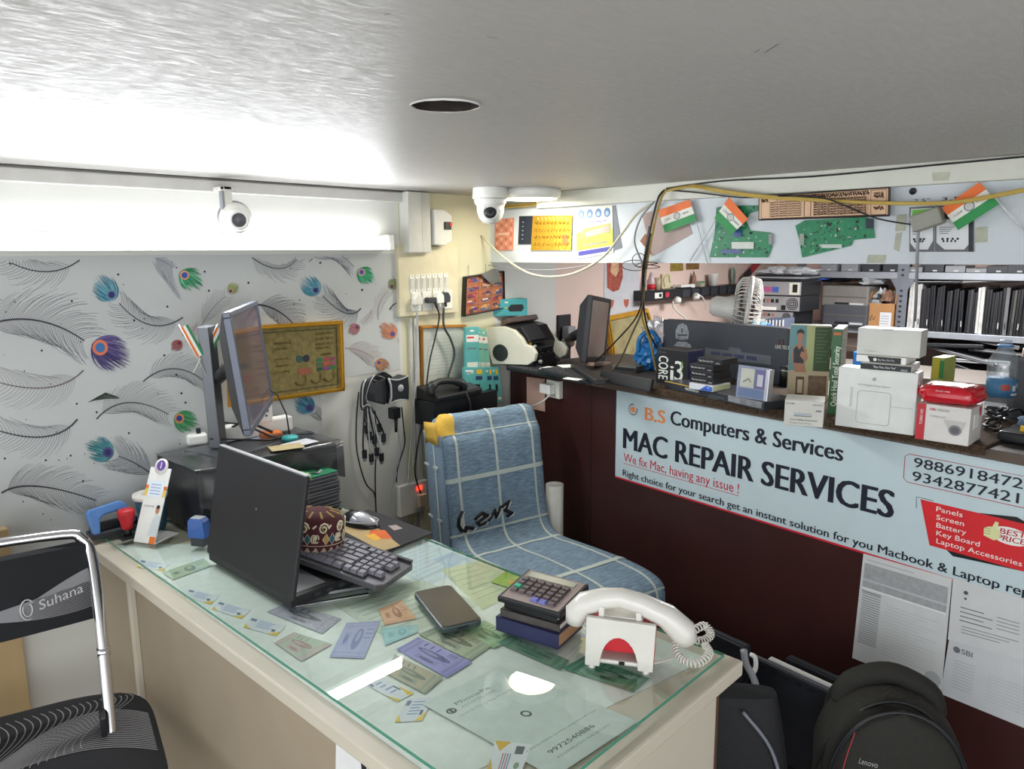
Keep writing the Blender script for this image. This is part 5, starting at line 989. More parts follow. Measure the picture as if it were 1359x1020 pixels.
for k in range(4): x, z = bil(P, .14 + .24 * k, .13); m.disc(mat('4f78a8', .5), x, z, .014, .016, -.0024); m.disc(mat('9ab4cc', .5), x, z - .003, .007, .008, -.0028)
m.flat(mat('c9c84a', .5), BB(P, 0, .48, 1, .84), -.0024); m.flat(mat('a8b85a', .5), [bil(P, a, b) for a, b in ((.08, .52), (.2, .42), (.95, .36), (.95, .58), (.2, .64))], -.0028); m.flat(mat('d9a9a0', .5), [bil(P, a, b) for a, b in ((.25, .50), (.9, .40), (.9, .54), (.28, .59))], -.0032)
m.flat(mat('3f3f9a', .5), BB(P, .06, .86, .96, .95), -.0028); m.flat(mat('7a7ab0', .5), BB(P, .2, .74, .85, .76), -.003); m.flat(mat('7a7ab0', .5), BB(P, .2, .29, .85, .31), -.003); m.build('print', t)
t, P = hthing('card_or_shadow', 'dark grey strip for the shadow behind the right edge of the yellow poster', 'card', [(812, 273), (817, 272), (826, 329), (813, 333)], .0005); m = MB(); m.prism(mat('6d7480', .5), P, -.0008, 0); m.build('card', t)  # thin dark sheet painted in for the shadow strip beside the poster
t, P = hthing('brown_paper', 'tilted brown paper sheet stuck behind the first flag', 'paper', [(852, 284), (906, 269), (919, 310), (866, 340)]); m = MB(); m.prism(mat('b09c96', .6), P, -.001, 0); m.build('sheet', t); m = MB(); m.flat(mat('9a6a4a', .6), [P[3], (P[3][0] - .05, P[3][1] + .05), (P[3][0] - .03, P[3][1] + .075), bil(P, 0, .5)], -.0006); m.build('folded_corner', t)
def flag(lab, quad, stick, txt, d=.02):
    t, P = hthing('national_flag', lab, 'flag', quad, d, group='flags on the header')
    for j, c in enumerate((mat('e8702a', .5), mat('dfe0d4', .5), mat('1f8a45', .5))): m = MB(); m.prism(c, BB(P, 0, j / 3, 1, (j + 1) / 3), -.0006, .0002); m.build('stripe', t)
    cx, cz = bil(P, .5, .5); m = MB(); NV = mat('23305f', .5, var=0)
    r = .0115
    for k in range(24): a, b = 2 * PI * k / 24, 2 * PI * (k + 1) / 24; m.add(NV, [(cx + r * math.cos(a), -.0012, cz + r * math.sin(a)), (cx + r * math.cos(b), -.0012, cz + r * math.sin(b)), (cx + r * .86 * math.cos(b), -.0012, cz + r * .86 * math.sin(b)), (cx + r * .86 * math.cos(a), -.0012, cz + r * .86 * math.sin(a))], [(0, 1, 2, 3)])
    for k in range(12): a = 2 * PI * k / 12; m.add(NV, [(cx, -.0012, cz), (cx + r * .9 * math.cos(a - .05), -.0012, cz + r * .9 * math.sin(a - .05)), (cx + r * .9 * math.cos(a + .05), -.0012, cz + r * .9 * math.sin(a + .05))], [(0, 1, 2)])
    m.build('wheel_emblem', t)
    e = (Vector(P[2]) - Vector(P[3])).normalized(); til = math.atan2(e.y, e.x); m = MB()
    for s_, uu in (('I LOVE', .10), ('INDIA', .68)): x, z = bil(P, uu, .54); m.text(NV, s_, x, x + .022, z, .006, -.0012, tilt=til)
    m.build('lettering', t)
    q = locs(THD, stick, -d - .002); o = t.matrix_basis.translation; cx0 = -o.y; q = [(x - (THD.inverted() @ o).x, z - o.z) for x, z in q]; m = MB(); m.tube(mat('cfd2d4', .3), [(q[0][0], .002, q[0][1]), (q[1][0], .012, q[1][1])], .0022, 6); m.build('stick', t)
flag('orange white and green flag on the header above the hanging wires', [(873.8, 279), (915, 264.6), (924.6, 292.8), (882.6, 308.7)], [(915, 264), (937, 354)], 0)
flag('steeply tilted orange white and green flag over the large green board', [(967.6, 261.5), (993, 290.6), (971, 311), (948, 289.5)], [(967, 262), (912.5, 346)], 0, .024)
flag('orange white and green flag beside the hard drive pictures', [(1250, 275.7), (1300, 241.6), (1326, 271), (1271.7, 305.3)], [(1300, 241), (1359, 307)], 0, .03)
def pcb(lab, pts, holes):
    t, P = hthing('circuit_board', lab, 'circuit board', pts, .002, group='circuit boards on the header'); m = MB(); m.prism(PCBG, P, -.0016, 0); m.build('board', t)
    xs = [p[0] for p in P]; zs = [p[1] for p in P]; m = MB(); n = 0
    def inside(x, z):
        c = False
        for i in range(len(P)):
            (x1, z1), (x2, z2) = P[i], P[i - 1]
            if (z1 > z) != (z2 > z) and x < (x2 - x1) * (z - z1) / (z2 - z1) + x1: c = not c
        return c
    while n < 90:
        x, z = random.uniform(min(xs), max(xs)), random.uniform(min(zs), max(zs)); w_, h_ = random.uniform(.002, .009), random.uniform(.002, .007)
        if inside(x, z) and inside(x + w_, z + h_) and inside(x, z + h_) and inside(x + w_, z): m.box(random.choice((DKG, mat('0f5a3a', .4), mat('3fa878', .4), mat('a9b0a4', .4), mat('0f5a3a', .4), BLACK)), (x, x + w_), (-.0026, -.0016), (z, z + h_)); n += 1
    m.build('chip', t)['kind'] = 'stuff'
    for a, b, c, d_, cc in holes: q = locs(t, [(a, b), (c, b), (c, d_), (a, d_)]); m = MB(); m.prism(mat(cc, .4), q, -.005, -.0016); m.build('slot', t)
Bq = lambda x, y: (780 + x / 4.53, 220 + y / 4.53)
pcb('large green laptop circuit board with a notched corner under the second flag', [Bq(*p) for p in ((775, 250), (830, 240), (1025, 237), (1025, 268), (972, 288), (955, 335), (978, 388), (1105, 402), (1110, 485), (1085, 550), (915, 550), (900, 536), (885, 550), (733, 550), (765, 400))], [(972, 321, 1001, 330, 'c9ccc4'), (958, 331, 985, 336, '4a5a8a'), (1021, 310, 1026, 324, '8a8a8a'), (975, 305, 985, 314, '2a4a8a')])
Cq = lambda x, y: (1050 + x / 4.398, 220 + y / 4.398)
pcb('smaller green circuit board under the calligraphy plaque', [Cq(*p) for p in ((25, 350), (80, 318), (430, 298), (478, 312), (490, 420), (365, 432), (352, 465), (65, 535), (48, 430))], [(1091, 324, 1118, 329, 'b9c4bc'), (1150, 290, 1160, 303, '1a2a3a'), (1062, 310, 1068, 325, '8a9a8a')])
# calligraphy plaque
t, P = hthing('calligraphy_plaque', 'long beige plaque with black border and calligraphy hung on the header', 'plaque', [(1007.4, 260.4), (1182.6, 247.7), (1182, 287), (1007, 292.8)], .02)
m = MB(); m.prism(mat('2a1a16', .4), P, -.006, .0); m.build('border', t, .003); m = MB(); m.prism(mat('d8b290', .5, var=.04), BB(P, .014, .05, .986, .94), -.0075, -.006); m.build('panel', t); m = MB(); CI = mat('4a2f22', .6, var=0)
def squig(u0, v0, u1, hh, n=12, r=.0011):
    for k in range(n):
        u_ = u0 + (u1 - u0) * k / n; pts_ = []
        for q in range(5): x, z = bil(P, u_ + (u1 - u0) / n * .9 * q / 4, v0); pts_.append((x, -.0085, z + hh * math.sin(q * 1.7 + k * 2.3) * random.uniform(.5, 1)))
        m.tube(CI, pts_, r, 4)
squig(.14, .16, .86, .007, 30, .0014)
for j in range(7): squig(.10, .30 + .09 * j, .36, .003, 10, .0008); squig(.45, .30 + .09 * j, .84, .004, 22, .0009)
squig(.03, .2, .09, .007, 3, .0012); squig(.89, .3, .96, .006, 3, .0016); squig(.89, .7, .96, .006, 3, .0016); squig(.89, .2, .96, .005, 3, .001)
for u0, u1, v0, v1 in ((.03, .85, .08, .93), (.38, .43, .2, .9), (.87, .975, .08, .48), (.87, .975, .52, .93)):
    c4 = BB(P, u0, v0, u1, v1); m.tube(CI, [(x, -.008, z) for x, z in c4], .0008, 4, closed=True)
m.build('calligraphy', t)['kind'] = 'stuff'
# hard drive pictures
for k, (x0, x1, lab) in enumerate(((1207, 1240, 'left hard drive picture, with a green top label, on the header'), (1241, 1293, 'right hard drive picture, partly under the third flag'))):
    t, P = hthing('drive_picture', lab, 'picture', [(x0, 275 - k * 2), (x1, 273 - k * 2), (x1, 334), (x0, 334)]); m = MB(); m.prism(mat('5a5c60', .4), P, -.0008, 0); m.build('sheet', t); m = MB()
    m.flat(mat('d3d5d6', .4), [bil(P, a, b) for a, b in ((.08, .04), (.92, .04), (.96, .2), (.96, .75), (.75, .95), (.25, .95), (.04, .8), (.04, .2))], -.0012)
    if k == 0: m.flat(mat('6fb83a', .4), BB(P, .12, .06, .95, .2), -.0016)
    else: m.flat(BLACK, BB(P, .25, .06, .7, .3), -.0016); m.flat(BLACK, BB(P, .86, .3, .97, 1), -.0014)
    m.flat(BLACK, BB(P, .15, .24, .95, .42), -.0015) if k == 0 else None
    for j in range(4): m.flat(INKG, BB(P, .12, .46 + .045 * j, .5 - .05 * j, .475 + .045 * j), -.0018)
    for j in range(4): x, z = bil(P, .2 + .13 * j, .72); m.disc(INK, x, z, .003, y=-.0018, n=8); x, z = bil(P, .2 + .1 * j, .79); m.rect(INK, x, x + .004, z, z + .005, -.0018)
    m.text(INK, '2.5"' if k == 0 else '3.5"', *(bil(P, .15, 0)[0], bil(P, .8, 0)[0]), bil(P, 0, 0)[1] + .012, .008, -.0004); m.build('print', t)
p = hp(1211.5, 253.7); m = MB(); m.lathe(BLACK, [(0, -.003), (.008, -.003), (.009, 0)], ax='y', n=18); tag(m.build('black_stud'), 'round black stud on the header above the drive pictures', 'stud', None, frame(p, UH))
for k, (quad, lab) in enumerate((([(1190, 286), (1203, 284), (1201, 306), (1188, 307)], 'upper strip of old tape left of the drive pictures'), ([(1189, 309), (1197, 308), (1193, 334), (1186, 330)], 'lower strip of old tape left of the drive pictures'), ([(1152, 338), (1176, 338), (1174, 349), (1150, 349)], 'old tape at the header bottom below the small circuit board'), ([(1295, 302), (1311, 300), (1310, 321), (1294, 322)], 'faded tape right of the drive pictures'))):
    t, P = hthing('tape_strip', lab, 'tape', quad, .0006, group='tape on the header'); m = MB(); m.prism(mat('a8ab98', .4, var=.15, scale=40), P, -.0006, 0); m.build('film', t)
t, P = hthing('tape_strip', 'faint tape mark on the white beam above the third flag', 'tape', [(1237, 229), (1260, 228), (1258, 239), (1238, 240)], .026, group='tape on the header'); m = MB(); m.prism(mat('b9baa8', .4, var=.15, scale=40), P, -.0006, 0); m.build('film', t)
# grey adapter with its cable
p = hp(1231, 292, .03); t = thing('hanging_adapter', 'grey adapter block hanging in front of the drive pictures', 'adapter', frame((HX - .03, p.y, p.z), UH) @ Matrix.Rotation(-.35, 4, 'Y')); m = MB(); m.box(mat('8f8f84', .5), (-.035, .035), (-.02, .02), (-.02, .022)); m.build('body', t, .005)
def cable(lab, pts, r, mt, n=5, name='cable', group=None):
    """pts: (px, py, X plane)"""
    P = [atX(a, b, x) for a, b, x in pts]; o = P[0].copy(); P = smooth([p - o for p in P], n); m = MB(); m.tube(mt, P, r, 6); return tag(m.build(name), lab, 'cable', group, Matrix.Translation(o))
YC = mat('b59a4a', .5); WC = mat('c4c0a8', .5); CB = mat('1c1c1e', .5)
cable('grey cable dropping from the hanging adapter to the shelf', [(1219, 303, 2.12), (1218, 320, 2.12), (1217, 350, 2.13), (1216, 390, 2.2), (1214, 425, 2.3)], .004, GREY)
for k in range(3):
    cable(['upper', 'middle', 'lower'][k] + ' yellow cable of the bundle sagging across the header', [(886, 251 + k, 2.118 - .004 * k), (918, 245.5 + 1.5 * k, 2.115 - .004 * k), (957, 252 + 1.5 * k, 2.10), (1001, 258 + 1.6 * k, 2.10), (1050, 262 + 1.4 * k, 2.10), (1115, 266 + k, 2.10), (1180, 268.5 + k, 2.10), (1255, 268 + 1.2 * k, 2.09), (1311, 260 + 1.5 * k, 2.09), (1400, 242 + 1.5 * k, 2.10)], .0032, YC, group='yellow cable bundle')
cable('black cable sagging from the wire bundle behind the calligraphy plaque', [(884, 252, 2.12), (930, 256, 2.11), (985, 262, 2.11), (1050, 260, 2.095), (1090, 262, 2.09), (1120, 272, 2.09), (1165, 290, 2.10), (1218, 299, 2.11)], .0022, CB)
cable('black cable running along the top of the white beam', [(884, 250, 2.115), (960, 240, 2.115), (1080, 234, 2.115), (1250, 218, 2.115), (1400, 204, 2.115)], .0025, CB)
cable('cream cable looping down from the trunking and up to the wires', [(577, 259, 2.10), (605, 279, 2.10), (634, 307, 2.10), (658, 332, 2.10), (680, 350, 2.11), (704, 363, 2.11), (733, 367, 2.11), (766, 361, 2.10), (800, 341, 2.10), (826, 309, 2.10), (845, 284, 2.11), (864, 271, 2.12)], .004, WC)
cable('thin grey cable sagging just below the header edge', [(634, 349, 2.14), (680, 356, 2.14), (730, 358, 2.14), (780, 352, 2.14)], .002, GREY)
for k in range(2): cable(['yellow cable inside the gap left of the dome camera', 'second yellow cable inside the gap left of the dome camera'][k], [(577, 262 + 5 * k, 2.14), (620, 267 + 3 * k, 2.14), (670, 272 + 3 * k, 2.14), (718, 268 + 3 * k, 2.14)], .004, YC)
for k, (c, r, P, lab) in enumerate(((YC, .0042, [(885, 252, 2.11), (878, 262, 2.10), (870, 290, 2.10), (863, 325, 2.11), (857, 360, 2.14), (854, 395, 2.2), (852, 420, 2.26), (862, 450, 2.32), (872, 495, 2.40)], 'thick yellow cable falling from the header to the counter'),
    (CB, .0034, [(882, 252, 2.11), (874, 262, 2.09), (866, 290, 2.09), (858, 330, 2.09), (853, 360, 2.12), (854, 405, 2.2), (861, 440, 2.28), (874, 465, 2.36)], 'black cable falling from the header to the grey carton'),
    (CB, .003, [(862, 300, 2.09), (855, 345, 2.11), (853, 385, 2.16), (845, 420, 2.22), (815, 455, 2.3), (790, 480, 2.36)], 'black cable swinging left towards the side-on monitor'),
    (mat('5a5648', .5), .0036, [(864, 310, 2.10), (855, 360, 2.13), (852, 410, 2.2), (840, 440, 2.26), (823, 478, 2.3), (812, 492, 2.32)], 'olive cable falling onto the black tray'),
    (GREY, .003, [(868, 268, 2.115), (850, 290, 2.115), (842, 320, 2.115), (852, 350, 2.12), (856, 380, 2.16)], 'grey cable beside the thick wire bundle'))):
    cable(lab, P, r, c)
for k in range(3):
    cx, cy = ((848, 345), (861, 352), (843, 352))[k]; cable(['round loop of black wire left of the bundle', 'flat loop of black wire right of the bundle', 'long loop of black wire below the header'][k], [(855, 350, 2.13)] + [(cx + (9, 17, 18)[k] * math.cos(a), cy + (9, 4, 7)[k] * math.sin(a), 2.12) for a in (0.5, 1.5, 2.5, 3.5, 4.5, 5.5)] + [(856, 352, 2.13)], .0014, CB, 4, group='wire loops')
t, P = hthing('cable_clip_box', 'small grey junction box at the left end of the header', 'box', [(607, 346), (632, 346), (631, 355), (608, 355)], .003); m = MB(); m.prism(mat('9a9c86', .5), P, -.02, 0); m.build('body', t, .002)
# ================================================================== BANNER AND PAPERS ON THE COUNTER FRONT
q = locs(TC, [(819, 517.5), (815, 632.6)], 0.0); t = thing('shop_banner', 'wide pale blue shop banner about laptop repair on the maroon counter', 'banner', TC @ Matrix.Translation((q[0][0], -.0015, 0)))
Bl = lambda px, py: loc(t, px, py, 0); x0 = 0; xr = 1.75; zb = Bl(815, 632.6)[1]; zt = min(Bl(819, 517.5)[1], 1.018)
m = MB(); m.box(mat('bfd0d4', .35, var=.02), (0, xr), (-.001, .0014), (zb, zt)); m.build('sheet', t)
m = MB(); RL = mat('c8283a', .4, var=0); m.rect(RL, 0, xr, zb, zb + .006, -.0014); m.build('red_border', t)
NVY = mat('161b2b', .5, var=0); OR = mat('e88a4a', .5, var=0); m = MB()
def bt(s_, a, b, htop, c, bold=.03, y=-.0018):
    (xa, za), (xb_, zb_) = Bl(*a), Bl(*b); h = abs(Bl(a[0], a[1] - htop)[1] - za); m.text(c, s_, xa, xb_, za, h, y, bold, tilt=0); return xa, xb_, za, h
bt('B.S', (856.7, 556.4), (882.8, 561), 16.5, OR, .05); bt('Computers & Services', (890.6, 562.5), (1118.3, 611), 18.3, NVY, .05)
bt('MAC REPAIR SERVICES', (828, 594), (1184.7, 684), 26.5, NVY, .055)
xa, xb_, za, h = bt('We fix Mac, having any issue !', (828, 611.5), (981, 652), 11, RL, .0); m.rect(RL, xa, xb_, za - .0085, za - .0068, -.0018)
a_, b_ = Bl(827, 630.5), Bl(1359, 783.5); m.text(NVY, 'Right choice for your search get an instant solution for you Macbook & Laptop repair', a_[0], a_[0] + (b_[0] - a_[0]) * 1.043, a_[1], .0225, -.0018, .03)
bt('9886918472', (1213, 618.8), (1357.5, 647.5), 12.5, NVY, .02); bt('9342877421', (1211, 636.8), (1352, 665.8), 12.5, NVY, .02)
m.build('lettering', t)
m = MB(); q = [Bl(1202, 601), Bl(1199, 638)]; fr = [(q[0][0] + .01, q[0][1]), (q[0][0], q[0][1] - .008), (q[1][0], q[1][1] + .008), (q[1][0] + .01, q[1][1]), (xr - .06, q[1][1]), (xr - .06, q[0][1])]; m.tube(RL, [(x, -.0018, z) for x, z in fr], .0008, 4, closed=True); m.build('number_frame', t)
m = MB(); rb = [Bl(1222, 662), Bl(1330, 681)]; L1 = Bl(1234, 723); zt_, zb__ = rb[0][1], L1[1]
m.flat(mat('d02a30', .4), [rb[0], (1.55, zt_ + .0), (1.60, zb__), L1], -.0018); m.flat(BLACK, [(rb[0][0] + .13, zt_), (rb[0][0] + .21, zt_ + .012), (rb[0][0] + .24, zt_)], -.0019); m.flat(BLACK, [(L1[0] + .04, zb__), (L1[0] + .055, zb__ - .011), (L1[0] + .20, zb__)], -.0019)
m.tube(INK, [(rb[0][0] - .008, -.0019, zt_ - .025), (rb[0][0] - .01, -.0019, zt_ + .004), (rb[0][0] + .03, -.0019, zt_ + .004)], .0006, 4)
for s_, a, b in (('Panels', (1243, 677.6), (1278, 682.5)), ('Screen', (1243, 688.5), (1280, 694)), ('Battery', (1243, 699), (1283, 705)), ('Key Board', (1243, 709.5), (1301, 719)), ('Laptop Accessories', (1243, 720), (1358, 739))): bt(s_, a, b, 6.5, WHITE, .0, -.0022)
cx, cz = Bl(1341, 711); m.disc(WHITE, cx, cz, .042, .021, -.0022); m.text(mat('b02a3a', .5), 'BEST', cx - .022, cx + .03, cz + .001, .013, -.0026, .03, it=.2, tilt=.05); m.text(mat('b02a3a', .5), 'PRICE', cx - .026, cx + .03, cz - .015, .013, -.0026, .03, it=.2, tilt=.05)
TH_ = mat('d8d8a0', .5); cx, cz = Bl(1318, 706); m.flat(TH_, [(cx + a, cz + b) for a, b in ((-.018, -.012), (-.019, .006), (-.010, .012), (-.002, .014), (.003, .028), (.010, .028), (.010, .012), (.016, .008), (.014, -.012), (.004, -.018))], -.003)
for k in range(3): m.flat(INK, [(cx - .018, cz - .006 + .006 * k), (cx - .004, cz - .005 + .006 * k), (cx - .004, cz - .0043 + .006 * k), (cx - .018, cz - .0053 + .006 * k)], -.0034)
m.build('service_badge', t)
m = MB(); cx, cz = Bl(840.6, 543); 
for k in range(14): a = -1.1 + k * 4.9 / 13 + PI / 2 + .75 - 0.25; m.disc(INK, cx + .0185 * math.cos(a + .6), cz + .0185 * math.sin(a + .6), .0032, .002, -.002, 8)
m.disc(OR, cx - .003, cz - .001, .0088, .0098, -.0022, 14); m.disc(OR, cx + .003, cz - .001, .0088, .0098, -.0021, 14); m.disc(mat('bfd0d4', .35), cx + .0115, cz + .001, .0035, y=-.0025, n=10); m.flat(OR, [(cx, cz + .008), (cx + .005, cz + .014), (cx + .0055, cz + .010), (cx + .002, cz + .0075)], -.0022); m.build('emblem', t)
def cpaper(lab, quad, details, y=.0, col='c9cbca'):
    q = locs(TC, quad, -.003 - y); cx = sum(p[0] for p in q) / 4; cz = min(p[1] for p in q); t = thing('notice_sheet', lab, 'paper', TC @ Matrix.Translation((cx, -.003 - y, cz)), 'notices on the counter front'); P = [(a - cx, b - cz) for a, b in q]; m = MB(); m.prism(mat(col, .6, var=.04), P, -.0004, 0); m.build('sheet', t); m = MB()
    for d in details:
        if d[0] == 'r': m.flat(mat(d[5], .6, var=.12 if d[4] - d[2] > .05 else 0, scale=70), BB(P, d[1], d[2], d[3], d[4]), -.0008 - (d[6] if len(d) > 6 else 0))
        elif d[0] == 't': x, z = bil(P, d[2], d[4]); x2, _ = bil(P, d[3], d[4]); m.text(mat(d[6], .6, var=0), d[1], x, x2, z, d[5], -.0012)
        elif d[0] == 'c': x, z = bil(P, d[1], d[2]); m.disc(mat(d[4], .6, var=0), x, z, d[3], y=-.001)
    m.build('print', t)
L_ = [('r', .03, .08, .97, .30, '9c9fa0'), ('r', .05, .04, .6, .05, 'aeb1b2'), ('r', .03, .22, .97, .24, 'b5b8b9', .0003), ('r', .03, .33, .26, .345, '8a8d90')] + [('r', .04, .35 + .022 * k, .26, .36 + .022 * k, '8f9294') for k in range(22)] + [('r', .32, .40 + .03 * k, .9 - .1 * (k % 3), .404 + .03 * k, 'b0b3b4') for k in range(16)] + [('c', .9, .9, .02, 'a9acad'), ('r', .03, .30, .97, .315, 'e0e0e0')]
cpaper('printed web page sheet taped on the counter beneath the banner, left of the two letters', [(1146, 734), (1263.8, 767.8), (1249, 920), (1131, 872.6)], L_)
cpaper('letter with a small dark emblem taped just under the banner near the picture edge', [(1265, 766), (1380, 800), (1376, 880), (1258, 848)], [('c', .17, .18, .005, '4a4c50'), ('r', .155, .26, .185, .29, '4a4c50')] + [('r', .12, .42 + .07 * k, .4 + .1 * (k % 2), .435 + .07 * k, '6a6c72') for k in range(4)] + [('r', .55, .42 + .06 * k, .8, .43 + .06 * k, '6a6c72') for k in range(4)] + [('r', .15, .72 + .05 * k, .8 - .1 * k, .73 + .05 * k, '70727a') for k in range(3)], .0006)
cpaper('bank letter with a small round logo and letters taped under the emblem letter', [(1260, 846), (1376, 880), (1365, 968), (1248, 920)], [('c', .11, .16, .008, '6a6c70'), ('t', 'SBI', .17, .30, .20, .013, '5a5c60')] + [('r', .1, .34 + .05 * k, .35, .348 + .05 * k, '9a9ca0') for k in range(10)] + [('r', .5, .4 + .05 * k, .95, .406 + .05 * k, 'aaacb0') for k in range(9)], .0, 'c4c6c8')
# beige patch and socket
q = locs(TC, [(699, 500), (723, 503), (723, 546), (699, 541)], -.002); t = thing('beige_patch', 'beige board patch on the counter front left of the socket', 'patch', TC @ Matrix.Translation((q[3][0], 0, q[3][1]))); P = [(a - q[3][0], b - q[3][1]) for a, b in q]; P = [(a, min(b, 1.016 - q[3][1])) for a, b in P]; m = MB(); m.prism(mat('c9a596', .6), P, -.002, 0); m.build('board', t)
q = locs(TC, [(725, 501), (743, 503), (742, 528), (725, 526)], -.02); t = thing('counter_socket', 'white socket with a white plug on the upper counter front', 'socket', TC @ Matrix.Translation((q[3][0], 0, q[3][1]))); w_ = q[2][0] - q[3][0]; h_ = 1.015 - q[3][1]
m = MB(); m.box(OFFW, (0, w_), (-.02, 0), (0, h_)); m.build('box', t, .002); m = MB(); m.box(WHITE, (-.008, w_ * .7), (-.05, -.02), (h_ * .25, h_ * .8)); m.build('plug', t, .004)
m = MB(); T4 = t.matrix_basis.inverted(); m.tube(WHITE, smooth([T4 @ cpt(*v) for v in (( -.30, -.05, .965), (-.32, -.07, .94), (-.36, -.07, .92), (-.40, -.05, .905), (-.44, -.02, .90))], 5), .003, 6); m.build('cord', t)
# ================================================================== THINGS ON THE COUNTER
CT = CTZ + .0006
MATC = mat('4a3a2a', .95, var=.45, scale=160, bump=.9)
def coir(lab, s0, s1, d0, d1):
    t = thing('coir_mat', lab, 'mat', TC @ Matrix.Translation((s0, d0, CT))); L = s1 - s0; D = d1 - d0; m = MB(); m.box(MATC, (0, L), (0, D), (0, .007)); m.box(MATC, (0, L), (-.003, .001), (-.016, .007)); m.build('mat', t, .002)
    m = MB()
    for k in range(int(L / .0005)):
        x = L * random.random(); a = random.uniform(-.006, .006); zq = random.uniform(-.016, .007); m.add(MATC, [(x, -.003, zq), (x + .0022, -.003, zq), (x + a, -.003 - random.uniform(.001, .006), zq - random.uniform(-.003, .009))], [(0, 1, 2)])
    m.build('bristle_edge', t)['kind'] = 'stuff'
s_of = lambda px, py: (TC.inverted() @ atZ(px, py, CT)).x
sa, sb, sc, sd = s_of(856, 517), s_of(1022, 552), s_of(1035, 556), s_of(1280, 607)
coir('dark brown fibre mat under the processor carton at the counter edge', sa, sb, -.019, .30)
coir('second brown fibre mat under the adapter carton and camera carton', sb + .008, sd, -.019, .34)
MZ = CT + .0078
def cbox(name, label, cat, A, B, z, depth, topA, mt, part='carton', bev=.0015, group=None, u=None, tilt=0):
    a = atZ(A[0], A[1], z); b = atZ(B[0], B[1], z); uu = Vector((b - a).to_2d()).normalized() if u is None else Vector(u).normalized(); M0 = frame(a, uu, tilt)
    if u is None: L = (b - a).length
    else: L = locs(M0, [B])[0][0]
    h = locs(M0, [topA])[0][1]; t = thing(name, label, cat, M0, group); m = MB(); m.box(mt, (0, L), (0, depth), (0, h)); m.build(part, t, bev); return t, L, h
Q4 = lambda L, h: [(0, h), (L, h), (L, 0), (0, 0)]
# note counting machine
A = atZ(653, 484, CT + .01); t = thing('note_counter', 'white and black note counting machine at the wall end of the counter', 'machine', frame((A.x, A.y, CT), (.14, -.99)))
qx = lambda *p: locs(t, p)
side = qx((653, 483), (646, 460), (645, 440), (650, 434), (668, 433), (682, 438), (692, 448), (697, 457), (706, 460), (711, 469), (709, 479), (700, 484.5)); Dp = .26
side = [(x, max(.008, z)) for x, z in side]; WM = mat('dcdacb', .35, coat=.2)
m = MB(); m.prism(WM, side, 0, .02); m.build('side_cover', t, .004, 3)['label'] = 'white side cover with a dark oval'; m = MB(); m.prism(WM, [(x * .97, z * .9) for x, z in side], Dp - .018, Dp); m.build('side_cover', t, .004)
m = MB(); c_ = qx((664, 468))[0]; m.lathe(mat('2c3132', .5), [(.036, -.0015), (.038, 0), (.0, 0)][:2] + [(.038, .002)], (c_[0], -.0006, c_[1]), 'y', 26, sx=1.0, sy=.9); m.disc(mat('2c3132', .5), c_[0], c_[1], .036, .033, -.0022, 26); m.build('oval_panel', t)
L = qx((700, 484))[0][0]; H = qx((650, 434))[0][1]
m = MB(); m.prism(BLKP, [(.01, .01), (.01, H * .95), (L * .35, H * 1.06), (L * .62, H * 1.0), (L * .86, H * .62), (L * .80, H * .3), (L * .98, H * .16), (L * 1.02, .01)], .02, Dp - .018); m.build('body', t, .003)
m = MB(); m.hexa(mat('5a4a44', .4), [(L * .12, .03, H * .98), (L * .40, .03, H * 1.12), (L * .40, Dp - .02, H * 1.12), (L * .12, Dp - .02, H * .98), (L * .14, .03, H * 1.16), (L * .34, .03, H * 1.24), (L * .34, Dp - .02, H * 1.24), (L * .14, Dp - .02, H * 1.16)]); m.build('hopper', t, .004)
m = MB(); m.hexa(DKG, [(L * .60, .05, H * 1.0), (L * .84, .05, H * .66), (L * .84, .17, H * .66), (L * .60, .17, H * 1.0), (L * .63, .05, H * 1.04), (L * .87, .05, H * .70), (L * .87, .17, H * .70), (L * .63, .17, H * 1.04)]); m.build('control_panel', t, .002)
m = MB(); m.hexa(LGREY, [(L * .70, .07, H * .905), (L * .75, .07, H * .835), (L * .75, .15, H * .835), (L * .70, .15, H * .905), (L * .71, .07, H * .925), (L * .76, .07, H * .855), (L * .76, .15, H * .855), (L * .71, .15, H * .925)]); m.build('label', t)
for k in range(3): m = MB(); m.lathe(BLACK, [(.022, .05 + .05 * k), (.022, .08 + .05 * k)], (L * .92, 0, H * .34), 'y', 16); m.build('roller', t)
m = MB(); m.hexa(mat('6a5c50', .35, .4), [(L * .80, .045, .02), (L * .84, .045, .02), (L * .84, .06, .02), (L * .80, .06, .02), (L * .83, .045, H * .72), (L * .88, .045, H * .70), (L * .88, .06, H * .70), (L * .83, .06, H * .72)]); m.box(YEL, (L * .87, L * .89), (.047, .058), (H * .56, H * .64)); m.build('guide_arm', t)
m = MB(); m.box(BLKP, (L * .82, L * 1.06), (.08, .17), (H * .42, H * .52)); m.hexa(BLACK, [(L * .85, .07, .01), (L * 1.14, .07, .01), (L * 1.14, .18, .01), (L * .85, .18, .01), (L * .88, .07, H * .40), (L * 1.08, .07, H * .34), (L * 1.08, .18, H * .34), (L * .88, .18, H * .40)]); m.build('stacker', t, .003)
m = MB(); m.lathe(LGREY, [(.008, .06), (.008, .072)], (L * 1.10, 0, H * .18), 'y', 12); m.build('knob', t); m = MB(); m.lathe(LGREY, [(.006, .06), (.006, .072)], (L * .95, 0, H * .55), 'y', 12); m.build('knob', t)
A = qx((656, 432))[0]; p = t.matrix_basis @ Vector((L * .02, .07, H * 1.0)); 
